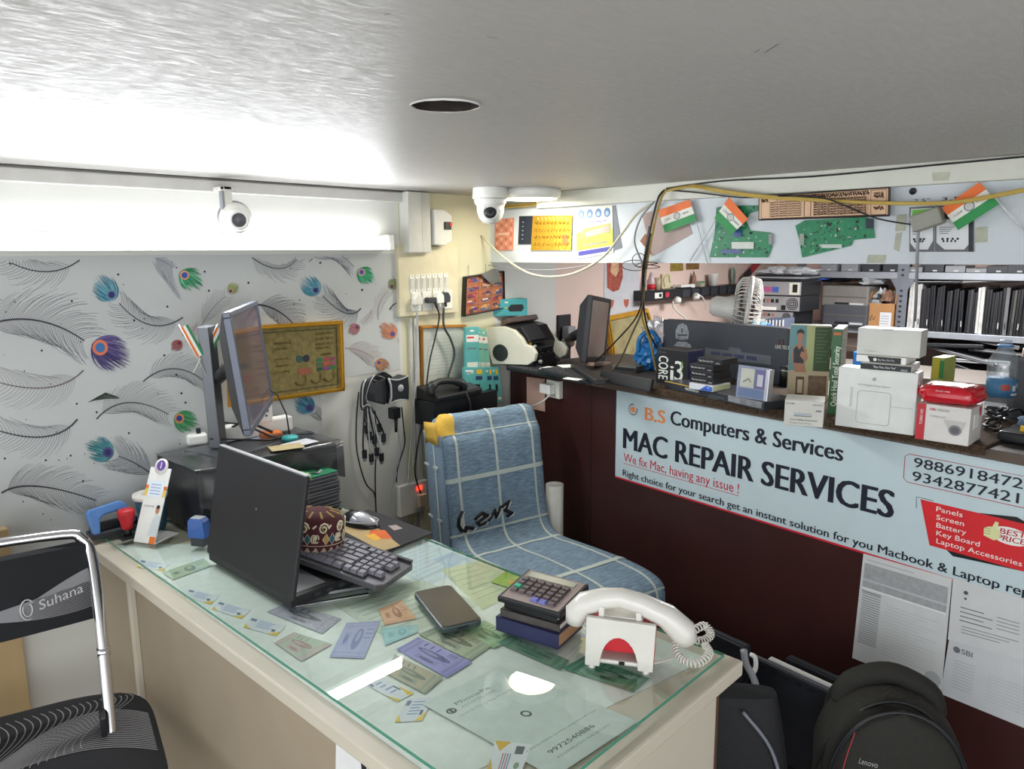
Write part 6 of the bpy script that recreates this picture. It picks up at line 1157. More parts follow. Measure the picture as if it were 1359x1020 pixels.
t2 = thing('camera_carton', 'teal carton with a dark camera picture resting on the note counting machine', 'box', frame((p.x, p.y, CT + H * 1.245), (.85, -.53))); m = MB(); TQ3 = mat('4aa8ae', .45, var=.06); m.box(TQ3, (-.05, .105), (0, .10), (0, .068)); m.build('carton', t2, .0015)
m = MB(); m.prism(BLKP, [(.03, .018), (.022, .03), (.035, .046), (.085, .046), (.09, .03), (.08, .018)], -.001, -.0004); m.rect(WHITE, -.04, -.02, .052, .058, -.0006); m.rect(WHITE, .01, .024, .052, .058, -.0006); m.rect(YEL, .012, .022, .03, .035, -.0006); m.build('print', t2)
# keyboards and odds and ends in front of the note counter
def flatkb(lab, A, B, z, D, h, tilt=0, c=BLKP):
    t, L, hh = cbox('spare_keyboard', lab, 'keyboard', A, B, z, D, (A[0], A[1] - 5), c, 'case', .002); bpy.data.objects.remove(t.children[0]); m = MB(); m.box(c, (0, L), (0, D), (0, h)); m.build('case', t, .002); m = MB()
    for i in range(int(L / .02)):
        for j in range(int(D / .022)): m.box(DKG, (.004 + .02 * i, .019 + .02 * i), (.004 + .021 * j, .020 + .021 * j), (h, h + .005))
    m.build('key', t)['kind'] = 'stuff'; return t
flatkb('black keyboard lying in front of the note counting machine', (672, 491), (740, 503), CT, .13, .012)
flatkb('second black keyboard lying aslant beside the note counting machine', (716, 494), (778, 511), CT + .018, .10, .012)
for k, (px, py, w_, d_, a_, z) in enumerate(((735, 489, .09, .06, .3, .03), (752, 486, .07, .05, -.4, .036), (760, 503, .06, .03, .2, .038))):
    a = atZ(px, py, CT + z); m = MB(); m.box(PAPER, (-w_ / 2, w_ / 2), (-d_ / 2, d_ / 2), (0, .002)); tag(m.build('paper_slip'), 'white paper slip among the black keyboards, ' + ['largest of the three', 'beside the note counter feet', 'smallest, above the socket'][k], 'paper', 'slips among the keyboards', frame(a, UC) @ Matrix.Rotation(a_, 4, 'Z'))
t, L, H = cbox('laptop_battery', 'long black laptop battery leaning beside the black tray', 'battery', (757, 489), (790, 511), CT + .034, .035, (757, 483), BLACK, 'case', .003)
# monitor seen from the side, on a wall arm
A = atX(777, 481, 2.30); t = thing('side_monitor', 'small black monitor on a wall arm seen nearly side-on behind the counter', 'monitor', Matrix.Translation(A)); PM2 = Matrix.Rotation(math.radians(20), 4, 'Z') @ Matrix.Rotation(.12, 4, 'Y') @ Matrix.Rotation(.06, 4, 'X'); Wm, Hm = .27, .262
m = MB(); m.M = PM2; m.box(BLKP, (0, Wm), (0, .02), (0, .022)); m.box(BLKP, (0, Wm), (0, .02), (Hm - .016, Hm)); m.box(BLKP, (0, .016), (0, .02), (.02, Hm - .01)); m.box(BLKP, (Wm - .016, Wm), (0, .02), (.02, Hm - .01)); m.build('bezel', t, .002)
m = MB(); m.M = PM2; m.box(mat('7d7068', .15, spec=.9, var=.15, scale=5), (.016, Wm - .016), (.004, .014), (.022, Hm - .016)); m.build('screen', t)
m = MB(); m.M = PM2; m.hexa(DKG, [(0, .02, 0), (Wm, .02, 0), (Wm - .05, .06, .05), (.04, .06, .05), (0, .02, Hm), (Wm, .02, Hm), (Wm - .05, .06, Hm - .04), (.04, .06, Hm - .04)]); m.build('back_shell', t, .003)
e = PM2 @ Vector((Wm * .5, .06, Hm * .45)); wlp = atY(757, 455, LW - .012) - A; m = MB(); m.tube(BLACK, [e, e.lerp(wlp, .45) + Vector((-.06, 0, 0)), wlp], [.026, .018, .02], 8); m.build('arm', t)
m = MB(); m.M = PM2; m.box(mat('8a7464', .4), (.02, Wm * .95), (-.03, .0), (-.012, .002)); m.build('front_ledge', t, .002)
m = MB(); m.M = PM2; m.tube(BLACK, [(.05, .01, 0), (.09, -.01, -.012), (.13, -.01, -.016)], .006, 6); m.build('cable', t)
# leaning gilt frame
T6 = frame((0, LW - .11, 0), UW, 0)
t, qi, q = framed('tilted_picture', 'yellow gold framed old picture leaning at the pink wall behind the counter', [(803, 420), (858, 409), (884, 484), (813, 484)], .022, mat('d9a53a', .35, .6), mat('9a9068', .45, var=.3, scale=14), T0=T6)
# small dark box and tray
t, L, H = cbox('router_box', 'flat grey box with a dark front on the counter by the leaning frame', 'box', (812, 492), (844, 495), CT, .10, (812, 484), mat('6a6a66', .5), 'case', .002); m = MB(); m.box(BLKP, (.012, L - .002), (-.001, 0), (.004, H - .006)); m.build('front', t)
t, L, H = cbox('black_tray', 'black laptop lid tray leaning open on the counter edge left of the processor carton', 'laptop part', (794, 506), (862, 520), CT, .10, (791, 489), BLKP, 'case', .003, tilt=.25); m = MB(); m.box(BLACK, (.006, L - .006), (-.0008, 0), (.006, H - .006)); m.build('inner_panel', t)
bpy.data.objects.remove(t.children[0]); m = MB(); m.box(BLKP, (0, L), (0, .012), (0, H)); m.build('panel', t, .003)
# blue bag with clear plastic
a = atZ(850, 493, CT); BP = mat('2f7fc4', .3, var=.2, scale=30); BM = frame((a.x + .08, a.y, CT), (.75, -.66)); t = thing('blue_bag', 'crumpled blue and clear plastic bag behind the processor carton', 'bag', BM)
def blob(cx, cy, cz, rx, ry, rz, amp, sd, fr=3):
    def f(u_, v_):
        a, b = 2 * PI * u_, PI * (v_ - .5); d = Vector((math.cos(b) * math.cos(a), math.cos(b) * math.sin(a), math.sin(b))); k = 1 + amp * (abs(noise.noise(d * fr + Vector((sd, 0, 0)))) * 2 - .4 + .6 * noise.noise(d * fr * 3 + Vector((0, sd, 0)))); p = Vector((d.x * rx * k, d.y * ry * k, d.z * rz * k)); return (cx + p.x, cy + p.y, max(.0005, cz + p.z))
    return f
m = MB(); m.grid(BP, blob(0, 0, .055, .06, .05, .06, .35, 3), 26, 16, closed_u=True, smooth=False); m.build('blue_sack', t); m = MB(); m.tube(BP, smooth([(-.06, -.01, .07), (-.055, -.02, .13), (-.01, -.02, .15), (.02, -.02, .11)], 5), .009, 6); m.build('handle', t)
m = MB(); m.grid(glassy('crumpled_film', (.85, .88, .92, 1), .12, 1.45, .15, .25), blob(.05, .05, .10, .075, .06, .09, .4, 9), 26, 16, closed_u=True, smooth=False); m.build('clear_film', t)
# processor carton
t, L, H = cbox('processor_carton', 'black and dark blue processor carton with large white sideways lettering', 'box', (870.6, 507), (911.5, 513.5), MZ, .085, (870, 461), mat('14161c', .4, var=.2, scale=30))
m = MB(); m.box(mat('20244e', .4), (L, L + .001), (.001, .084), (.001, H - .001)); m.build('blue_side', t); m = MB(); LGN = mat('6fa84a', .4, var=.2)
for k in range(9): a = random.uniform(.3, 1.2); x, z = L * .80, H * random.uniform(.3, .8); m.tube(LGN, [(x, -.0008, z), (x + .012 * math.cos(a), -.0008, z + .02 * math.sin(a) * random.choice((-1, 1)))], .0012, 4)
m.build('green_streak', t)['kind'] = 'stuff'
m = MB(); WT = mat('d8dcd8', .5, var=0)
vs, fs = text_geo('CORE'); m.add(WT, [(L * .08 + (L * .30) * (v.y / .72), -.001, H * .78 - H * .66 * v.x) for v in vs], fs)
e = .0012; m.add(WT, [(L * .08 + e + (L * .30) * (v.y / .72), -.0011, H * .78 + e - H * .66 * v.x) for v in vs], fs)
vs, fs = text_geo('i'); m.add(WT, [(L * (.46 + .12 * v.x), -.001, H * (.14 + .42 * v.y / .72)) for v in vs], fs); vs, fs = text_geo('3')
for e in (0, .0015): m.add(WT, [(L * (.60 + .26 * v.x) + e, -.001 - e * .05, H * (.14 + .55 * v.y / .72)) for v in vs], fs)
m.text(INKG, 'intel', L * .08, L * .30, H * .88, .004); m.build('lettering', t)
# long flat carton
t, L, H = cbox('flat_carton', 'long flat dark carton lying along the counter edge under the drive boxes', 'box', (882, 514.5), (1013, 545), MZ, .135, (882, 505), mat('2f3238', .35), u=None)
m = MB(); m.text(WT, 'FRONTECH', L * .24, L * .38, H * .40, H * .34, -.001, .03); m.text(INKG, 'KEYBOARD', L * .49, L * .64, H * .30, H * .22, -.001); m.text(INKG, 'KB-0016', L * .49, L * .58, H * .04, H * .16, -.001); m.build('lettering', t)
m = MB(); m.box(YEL, (0, L * .34), (-.0008, .0), (H - .002, H)); m.build('yellow_edge', t); m = MB(); m.box(mat('a8abb2', .25, .6, var=.3, scale=40), (L * .68, L * .985), (-.001, .0), (H * .2, H * .95)); m.build('foil_seal', t); FZ = MZ + H
FT = t.matrix_basis.copy()
# five small boxes piled on it
zz = FZ + .0006
for k, (A, w_, col, lab) in enumerate((((914.5, 515), 42, 'd4d8e0', 'white and blue drive box, lowest of the small pile'), ((915.5, 506), 42, '1b1c22', 'black drive box, second from the bottom of the pile'), ((916, 498), 43, '1b1c22', 'black drive box in the middle of the pile'), ((914.5, 490), 42, '1b1c22', 'black drive box jutting left, second from the top of the pile'), ((925, 481.5), 40, '1e2026', 'black drive box on top of the pile, pushed right'))):
    t, L, H = cbox('drive_box', lab, 'box', A, (A[0] + w_, A[1] + w_ * .19), zz, .085, (A[0], A[1] - 8), mat(col, .35), group='drive boxes piled on the flat carton', u=UC)
    bpy.data.objects.remove(t.children[0]); H = .0185; L = .088; m = MB(); m.box(mat(col, .35), (0, L), (0, .09), (0, H)); m.build('carton', t, .001); t.matrix_basis = frame(t.matrix_basis.translation, UC) @ Matrix.Rotation((.0, .02, -.03, .03, .05)[k], 4, 'Z'); m = MB()
    if k: m.text(WT, '"Buy One, Give Ten"', L * .08, L * .68, H * .4, H * .26, -.0008, .02); m.text(WT, '500GB', L * .78, L * .93, H * .2, H * .2, -.0008)
    else: m.flat(mat('2f5fc0', .4), [(L * .45, .001), (L * .98, .001), (L * .98, H * .8), (L * .75, H * .95)], -.0008); m.box(mat('cdd0a0', .5), (L, L + .0008), (.004, .086), (.002, H - .002)); m.text(WT, 'TPS', L * .75, L * .88, H * .45, H * .25, -.001)
    m.build('print', t); zz += H + .0006
# clear pack with a dial panel, leaning
A = FT @ Vector((0, 0, 0)); t, L, H = cbox('clear_pack', 'clear plastic pack showing a cream panel and a purple panel, leaning beside the drive boxes', 'package', (975, 526), (1021, 536), FZ + .0005, .02, (981, 484), mat('9aa0b4', .3), 'backing', tilt=.10, u=UC)
bpy.data.objects.remove(t.children[0]); L = .103; m = MB(); m.box(mat('8f97b0', .35), (0, L), (.004, .012), (0, H)); m.build('backing', t, .001); m = MB(); m.box(mat('c9c8b8', .5), (L * .12, L * .56), (.002, .004), (H * .34, H * .92)); m.build('cream_panel', t); m = MB(); m.box(mat('6f6a9a', .5), (L * .60, L * .90), (.002, .004), (H * .34, H * .92)); m.build('purple_panel', t); m = MB(); m.box(mat('d5cfd8', .5), (L * .66, L * .84), (.001, .002), (H * .42, H * .78)); m.build('white_card', t)
m = MB(); m.box(mat('6a7ca0', .5), (L * .08, L * .92), (.002, .004), (H * .05, H * .30)); m.build('blue_panel', t); m = MB(); m.tube(INKG, [(L * .22, .001, H * .50), (L * .38, .001, H * .62), (L * .46, .001, H * .52)], .0012, 4); m.build('dial_hand', t); m = MB(); m.box(mat('c9ccd4', .25, .7), (L * .93, L * 1.06), (-.004, .02), (0, H * .98)); m.build('silver_edge', t, .002)
m = MB(); m.add(CLEAR, [(0, -.003, 0), (L, -.003, 0), (L, -.003, H), (0, -.003, H)], [(0, 1, 2, 3)]); m.build('film', t)
t, L, H = cbox('round_tin', 'small black round tin standing behind the clear pack', 'tin', (1034, 512), (1043, 514), CT, .04, (1034, 479), BLACK); bpy.data.objects.remove(t.children[0]); m = MB(); m.lathe(BLACK, [(.022, 0), (.022, .065), (.018, .068), (0, .068)], (.01, .02, 0)); m.build('body', t); m = MB(); m.lathe(STEEL, [(.0225, .05), (.0225, .058)], (.01, .02, 0)); m.build('ring', t)
# big grey carton behind with helmeted figure and keyboard picture
A = atX(882, 500, 2.52); 
kt = Vector((A.x, A.y, CT)); M0 = frame(kt, (-.06, -.998)); pl_ = locs(M0, [(880.5, 424), (1046, 443), (882, 500)]); L, H = pl_[1][0] - pl_[0][0], pl_[0][1]
t = thing('keyboard_carton', 'large dark grey carton with a keyboard picture and a silver helmeted figure', 'box', M0 @ Matrix.Translation((pl_[0][0], 0, 0))); m = MB(); m.box(mat('3e444d', .45, var=.1, scale=6), (0, L), (0, .055), (0, H)); m.build('carton', t, .0015)
m = MB(); hx, hz = loc(t, 905, 446, -.001); HG = mat('9a9fa4', .4, var=.3, scale=60); HD_ = mat('4a4f55', .4)
m.flat(HG, [(hx - .028, hz - .01), (hx - .03, hz + .02), (hx - .018, hz + .042), (hx, hz + .050), (hx + .02, hz + .042), (hx + .03, hz + .018), (hx + .028, hz - .008), (hx + .012, hz - .014), (hx - .012, hz - .014)], -.0006); m.flat(HD_, [(hx - .022, hz + .006), (hx + .026, hz + .01), (hx + .022, hz + .002), (hx - .02, hz - .001)], -.0009); m.flat(HD_, [(hx - .003, hz + .012), (hx + .003, hz + .012), (hx + .003, hz + .03), (hx - .003, hz + .03)], -.0009)
m.flat(HG, [(hx - .045, hz - .048), (hx - .02, hz - .022), (hx + .02, hz - .02), (hx + .04, hz - .03), (hx + .045, hz - .05)], -.0006)
for k in range(5): m.tube(HD_, [(hx - .02 + .009 * k, -.001, hz - .005), (hx - .018 + .009 * k, -.001, hz - .018)], .0012, 4)
m.build('figure_print', t); m = MB(); m.text(WT, 'LIVE TECH', *(loc(t, 1029, 462, 0)[0], loc(t, 1049, 462, 0)[0]), loc(t, 1029, 462, 0)[1], .012, -.0008, .02); sx_, sz_ = loc(t, 1037, 455, 0); c4 = [(sx_ - .008, sz_ - .006), (sx_ + .008, sz_ - .006), (sx_ + .008, sz_ + .010), (sx_ - .008, sz_ + .010)]; m.tube(RED, [(x, -.001, z) for x, z in c4], .0016, 4, closed=True); m.build('lettering', t)
P = locs(t, [(936, 461), (1023, 472), (1023, 484), (935.5, 475)], -.001); m = MB(); m.flat(mat('6a6f78', .4), P, -.001); m.flat(mat('6a6f78', .4), [bil(P, .37, 0), bil(P, .38, -.35), bil(P, .55, -.35), bil(P, .57, 0)], -.0009)
for g, n in ((.10, 4), (.28, 4), (.46, 4), (.65, 4)):
    for k in range(n): m.flat(mat('3a3f6a', .4), BB(P, g + .038 * k, .3, g + .032 + .038 * k, .7), -.0014)
m.build('keyboard_print', t)
# fan standing behind the carton
FB = Vector((2.80, 1.14, CT)); fc_ = atX(980, 410, 2.70); t = thing('table_fan', 'small white table fan turned sideways behind the grey carton', 'fan', Matrix.Translation((2.70, fc_.y, CT))); o = t.matrix_basis.translation; cz_ = fc_.z - CT + .0; WF = mat('dedcd6', .35)
m = MB(); m.lathe(WF, [(.07, 0), (.075, .008), (.03, .02), (.014, .04), (.014, cz_ - .03)], n=24); m.build('stand', t)
FM = Matrix.Translation((0, 0, cz_)) @ Matrix.Rotation(math.radians(-62), 4, 'Z') @ Matrix.Rotation(.12, 4, 'Y') @ Matrix.Scale(1.28, 4)
m = MB(); m.M = FM; m.lathe(WF, [(.0, -.085), (.022, -.083), (.030, -.07), (.032, -.04), (.04, -.02), (.04, .0)], ax='x', n=24); m.build('motor', t)
m = MB(); m.M = FM; m.lathe(WF, [(.10, .018), (.103, .024), (.100, .03), (.097, .024)], ax='x', n=40); m.build('guard_ring', t)
m = MB(); m.M = FM
for k in range(48):
    a = 2 * PI * k / 48; c, s_ = math.cos(a), math.sin(a); m.tube(WF, [(-.012, .04 * c, .04 * s_), (-.016, .07 * c, .07 * s_), (-.004, .094 * c, .094 * s_), (.024, .1 * c, .1 * s_), (.05, .094 * c, .094 * s_), (.062, .06 * c, .06 * s_), (.062, .02 * c, .02 * s_)], .0012, 4)
m.build('guard_wire', t)['kind'] = 'stuff'
for k in range(5): 
    a = 2 * PI * k / 5; m = MB(); m.M = FM @ Matrix.Rotation(a, 4, 'X'); m.add(mat('c9cdd2', .3), [(.010, .012, 0), (.020, .03, .02), (.034, .085, .03), (.014, .088, -.02), (.008, .03, -.018)], [(0, 1, 2, 3, 4)]); m.build('blade', t, solid=.002)
m = MB(); m.M = FM; m.lathe(WF, [(.02, .06), (.021, .066), (0, .068)], ax='x', n=20); m.build('hub_cap', t)
# photo carton and software carton
t, L, H = cbox('photo_carton', 'tall carton printed with a person in a dark vest behind the small router carton', 'box', (1044, 530), (1098, 533), MZ, .05, (1043.5, 431), mat('a9a58a', .45), u=(.42, -.91))
P = Q4(L, H); m = MB(); m.flat(mat('5f8f94', .5), BB(P, .0, .0, .42, .62), -.0006); m.flat(mat('a8b07a', .5), BB(P, .40, .0, .62, .6), -.0007); m.flat(mat('2f4a26', .5), BB(P, .60, .02, 1, .6), -.0008); m.flat(mat('b8a98a', .5), BB(P, 0, .6, 1, 1), -.0007); m.flat(mat('6f5a44', .5, var=.4, scale=60), BB(P, .5, .66, .95, .95), -.0009); m.flat(mat('5a3a2a', .5), BB(P, .2, .68, .40, .92), -.001); m.flat(mat('c9b79a', .5), BB(P, .24, .72, .37, .9), -.0012)
SK = mat('a8765a', .5); m.flat(SK, [bil(P, a, b) for a, b in ((.16, .62), (.05, .42), (.1, .28), (.2, .25), (.2, .2), (.3, .2), (.3, .25), (.42, .32), (.46, .44), (.38, .5), (.44, .62))], -.0012); m.flat(mat('26262c', .5), [bil(P, a, b) for a, b in ((.12, .5), (.1, .32), (.17, .27), (.24, .32), (.31, .27), (.36, .34), (.36, .5))], -.0015)
x, z = bil(P, .25, .15); m.disc(SK, x, z, L * .075, H * .065, -.0016); m.flat(mat('1c1614', .5), [bil(P, a, b) for a, b in ((.16, .14), (.17, .07), (.25, .045), (.33, .07), (.34, .13), (.30, .10), (.2, .10))], -.002); m.flat(SK, [bil(P, a, b) for a, b in ((.36, .46), (.26, .40), (.30, .34), (.40, .36), (.44, .42))], -.0022)
for k in range(10): m.flat(mat('4f6a3f', .5), BB(P, .64, .06 + .045 * k, .92 - .05 * (k % 3), .075 + .045 * k), -.0012)
m.build('photo_print', t)
t, L, H = cbox('software_carton', 'tall green and white antivirus carton standing end-on beside the photo carton', 'box', (1098, 549), (1111, 553), MZ, .14, (1101, 436), mat('c4c2b4', .45), u=(.25, -.97))
m = MB(); m.box(mat('1f5a2c', .4), (0, L), (-.001, 0), (0, H)); m.rect(mat('c9683a', .5), L * .1, L * .85, H * .93, H * .96, -.0014); vs, fs = text_geo('Quick Heal Total Security'); WQ = mat('d9dfd0', .5, var=0); m.add(WQ, [(L * .80 - L * .56 * (v.y / .72), -.0014, H * .10 + H * .70 * v.x) for v in vs], fs); m.add(WQ, [(L * .80 - L * .56 * (v.y / .72), -.0015, H * .101 + H * .70 * v.x + .0006) for v in vs], fs); m.build('green_spine', t)
m = MB()
for k in range(5): m.box(INKG, (L, L + .0006), (.02, .06 - .006 * (k % 3)), (H * (.86 - .07 * k), H * (.865 - .07 * k)))
m.build('side_print', t)['kind'] = 'stuff'
# small router carton
t, L, H = cbox('small_carton', 'small white router carton on the counter edge under the photo carton', 'box', (1040, 563.4), (1092, 567.5), MZ, .085, (1038.7, 529.7), mat('c6c6bd', .45), u=None)
m = MB(); m.text(INK, 'D-Link', L * .05, L * .25, H * .84, .004, -.0008, .02); m.text(INK, 'DES-1005C', L * .72, L * .96, H * .84, .003, -.0008); m.rect(mat('a8b0b4', .4), L * .25, L * .70, H * .40, H * .52, -.0008); m.rect(INKG, L * .25, L * .70, H * .38, H * .41, -.001); m.text(INK, '5-Port 10/100Mbps Desktop Switch', L * .15, L * .85, H * .22, .0035, -.0008); m.text(INKG, 'Plug and Play', L * .15, L * .7, H * .10, .003, -.0008); m.rect(INKG, L * .80, L * .94, H * .60, H * .66, -.0008); m.build('lettering', t)
# adapter carton
t, L, H = cbox('adapter_carton', 'big white carton with a rounded square outline in the middle of the counter', 'box', (1108, 564), (1212, 578), MZ, .055, (1112, 486), mat('d6d9d4', .4)); P = Q4(L, H)
m = MB(); AG = mat('9a9e9c', .5, var=0); x, z = bil(P, .47, .16); m.disc(AG, x - .0012, z, .0032, .004, -.0008, 12); m.disc(AG, x + .0012, z, .0032, .004, -.0007, 12); m.flat(AG, [(x, z + .0045), (x + .003, z + .0075), (x + .0025, z + .005)], -.0008); m.text(AG, '61W MagSafe Power Adapter', L * .27, L * .68, H * .72, .005, -.0008); 
rq = rr(L * .21, H * .27, .008, 4); m.tube(mat('b9bebc', .5), [(L * .48 + a, -.0006, H * .37 + b) for a, b in rq], .0006, 4, closed=True); m.tube(mat('b9bebc', .5), [(L * .69, -.0006, H * .42), (L * .96, -.0006, H * .43)], .0005, 4); m.tube(mat('b9bebc', .5), [(L * .18, -.0006, H * .35), (L * .18, -.0006, H * .68)], .0004, 4); m.tube(mat('b9bebc', .5), [(L * .20, -.0006, H * .35), (L * .20, -.0006, H * .68)], .0004, 4); m.build('print', t)
AZ = MZ + H; AT = t.matrix_basis.copy()
def onadapt(name, lab, x0, w_, y0, d_, z, h, mt, rot=0, nm='carton', cat='box', group=None):
    t = thing(name, lab, cat, AT @ Matrix.Translation((x0, y0, z - MZ)) @ Matrix.Rotation(rot, 4, 'Z'), group); m = MB(); m.box(mt, (0, w_), (0, d_), (0, h)); m.build(nm, t, .001); return t
t = onadapt('flat_box', 'flat black and white box lying on the adapter carton, lower of two', L * .30, L * .62, -.012, .10, AZ + .0004, .0165, WHITE, .02); m = MB(); m.box(BLACK, (0, L * .62), (-.0008, 0), (.001, .0155)); m.text(WT, '"Buy One, Give Ten"', L * .16, L * .44, .006, .005, -.0014, .02); m.text(WT, '500GB', L * .50, L * .58, .003, .004, -.0014); m.build('black_front', t)
t = onadapt('flat_box', 'flat white box with a black slanted front, upper of two under the plain carton', L * .22, L * .62, .0, .10, AZ + .0174, .0165, WHITE, -.01); m = MB(); m.flat(BLACK, [(L * .18, .001), (L * .56, .001), (L * .56, .0155), (L * .14, .0155)], -.0006); m.disc(WT, L * .24, .008, .004, y=-.001); m.text(WT, 'Buy One, Give Ten', L * .28, L * .48, .006, .0045, -.0012); m.build('black_front', t)
t = onadapt('plain_carton', 'plain white carton on top of the pile above the adapter carton', L * .20, L * .78, .012, .07, AZ + .0344, .066, mat('c9c9c2', .45), .0); m = MB(); m.text(AG, 'MacBook', L * .10, L * .26, .008, .004, -.0008); m.rect(GREY, L * .30, L * .44, .0635, .066, -.0006); m.build('print', t)
T7 = TC @ Matrix.Translation((0, .36, 0)); (ga, gz), (gb, gz2) = locs(T7, [(1236, 489), (1260, 471)]); t = thing('green_carton', 'small yellow green carton behind the red wrapped pack', 'box', TC @ Matrix.Translation((ga, .36, CT))); w_ = (gb - ga) * .75; h_ = gz2 - CT - .01; m = MB(); m.box(mat('a9b45a', .4), (0, w_), (0, .08), (.0, h_)); m.build('carton', t, .001); m = MB(); m.box(mat('3a8a4a', .4), (w_ * .65, w_), (-.001, 0), (h_ * .6, h_ * .95)); m.box(mat('c9b83a', .4), (w_ * .15, w_ * .65), (-.001, 0), (h_ * .6, h_ * .98)); m.build('print', t)
# camera carton in white and red
t, L, H = cbox('camera_carton', 'white and red security camera carton under the red wrapped pack', 'box', (1214, 581.5), (1284.4, 593), MZ, .10, (1217, 534), mat('d2cfca', .45), u=(-.03, -1)); P = Q4(L, H)
RH = mat('b8202e', .4, var=.03); m = MB(); m.rect(RH, 0, L * .17, 0, H, -.0005); vs, fs = text_geo('TURBO HD'); m.add(WT, [(L * .12 - L * .055 * (v.y / .72), -.001, H * .42 + H * .42 * v.x) for v in vs], fs); m.text(RH, 'HIK', L * .24, L * .36, H * .84, .006, -.0008, .02, it=.15); m.text(AG, 'VISION', L * .37, L * .60, H * .84, .006, -.0008, .02, it=.15); m.text(AG, 'TURBO HD', L * .24, L * .56, H * .66, .005, -.0008)
x, z = bil(P, .74, .62); m.flat(mat('b9b7b2', .4), [(x - .026, z + .022), (x + .022, z + .022), (x + .014, z - .004), (x, z - .012), (x - .012, z - .004)], -.0007); m.disc(mat('77757a', .4), x, z, .0135, .0125, -.001); m.disc(mat('5a585c', .4), x, z, .009, .008, -.0013); m.build('print', t)
m = MB(); m.box(WHITE, (L, L + .0008), (.03, .07), (H * .4, H * .8)); m.box(RH, (L, L + .0008), (.07, .085), (H * .7, H * .95)); m.build('side_print', t); HZ = MZ + H; HT = t.matrix_basis.copy()
t = thing('red_packet', 'shiny red plastic packet with a white top lying on the camera carton', 'packet', HT @ Matrix.Translation((L * .50, .05, H + .0006))); RP = mat('c01828', .22, var=.08, coat=.5)
def pk(u_, v_):
    a, b = 2 * PI * u_, PI * (v_ - .5); ca, sa = math.cos(a), math.sin(a); e = .45; x = math.copysign(abs(ca) ** e, ca) * .066; y = math.copysign(abs(sa) ** e, sa) * .048; k = math.cos(b) ** .35; nn = .005 * noise.noise(Vector((ca * 3, sa * 3, v_ * 6))); return (x * k * (1 + .06 * math.sin(a * 3)) + nn, y * k + nn, .023 + .023 * math.sin(b) + nn * (1 if abs(b) < 1.2 else 0))
m = MB(); m.grid(RP, pk, 44, 16, closed_u=True); m.build('wrapper', t); m = MB(); m.grid(mat('c9c2b8', .4), lambda a, b: (.045 * b * math.cos(2 * PI * a), .028 * b * math.sin(2 * PI * a), .0475 - .002 * b), 24, 4, closed_u=True); m.build('white_top', t)
m = MB(); m.add(RP, [(-.062, -.02, .03), (-.062, .02, .03), (-.095, -.01, .034), (-.062, -.02, .012)], [(0, 2, 1), (0, 3, 2)]); m.build('end_flap', t, solid=.001); m = MB(); m.text(WT, 'SINCE 1988', -.02, .01, .032, .003, -.0525); m.build('lettering', t)
# water bottle
a = atZ(1322, 556, CT); t = thing('water_bottle', 'clear plastic water bottle with blue label and ring, cap missing', 'bottle', Matrix.Translation((a.x + .02, a.y, CT))); r = .036
PB = glassy('bottle_plastic', (.90, .94, .97, 1), .04, 1.45, .12, .14); pf = [(.0, .0), (r * .9, .0), (r, .01)] + [(r * (1 - .05 * (k % 2)), .02 + .012 * k) for k in range(5)] + [(r, .08), (r, .115)] + [(r * (1.04 - .04 * (k % 2)), .122 + .009 * k) for k in range(4)] + [(r * .98, .158), (r * .72, .178), (r * .44, .194), (r * .40, .198), (r * .40, .214), (r * .36, .214)]
m = MB(); m.lathe(PB, pf[:-1], n=32); m.build('shell', t); m = MB(); m.lathe(mat('2f7ab8', .4), [(r * .42, .196), (r * .52, .1965), (r * .52, .201), (r * .42, .201)], n=24); m.build('neck_ring', t)
m = MB(); m.lathe(mat('4f86b0', .45, var=.15, scale=60), [(r * 1.01, .062), (r * 1.01, .112)], n=32); m.build('label', t)
m = MB()
for (a0, a1, z0, z1, c) in ((3.3, 3.9, .082, .098, mat('b04a3a', .5)), (4.1, 4.4, .08, .095, WT), (4.5, 4.8, .09, .1, WT), (4.0, 4.9, .068, .074, WT)):
    m.grid(c, lambda u_, v_: (r * 1.02 * math.cos(a0 + (a1 - a0) * u_), r * 1.02 * math.sin(a0 + (a1 - a0) * u_), z0 + (z1 - z0) * v_), 6, 2)
m.build('label_print', t)
# right end clutter
a = atZ(1350, 556, CT); t = thing('snack_packet', 'cream snack packet with orange print standing at the picture edge', 'packet', frame((a.x + .05, a.y - .02, CT), (.4, -.9))); m = MB(); m.grid(mat('cdb8a0', .35, var=.3, scale=40), lambda u_, v_: (-.02 + .10 * u_ + .01 * math.sin(v_ * 5), .015 * math.cos(PI * 2 * u_) * math.sin(PI * v_), .0 + .185 * v_ + .004 * math.sin(u_ * 9)), 16, 14); m.build('front', t, solid=.012)
m = MB(); m.grid(mat('c9703a', .4, var=.3, scale=90), lambda u_, v_: (.0 + .06 * u_, .012 * math.cos(PI * 2 * u_) * math.sin(PI * v_) - .0165, .10 + .06 * v_), 8, 6); m.build('print', t)
a = atZ(1345, 560, CT); t = thing('grey_board', 'dark grey panel leaning behind the snack packet', 'panel', frame((a.x + .03, a.y + .02, CT), (.2, -.98), .12)); m = MB(); m.box(mat('3a4248', .4), (-.005, .09), (0, .008), (0, .17)); m.build('panel', t, .002); m = MB(); m.box(DKG, (.0, .085), (-.001, 0), (.01, .16)); m.build('face', t)
a = atZ(1345, 585, CT); t = thing('black_device', 'flat black device with a dusty lid at the right end of the counter', 'device', frame((a.x - .035, a.y + .03, CT), UC)); m = MB(); m.box(BLKP, (0, .22), (0, .13), (0, .028)); m.build('case', t, .008, 3); m = MB(); m.box(mat('3c3b38', .3, var=.2), (.012, .21), (.01, .12), (.0278, .0288)); m.build('lid', t)
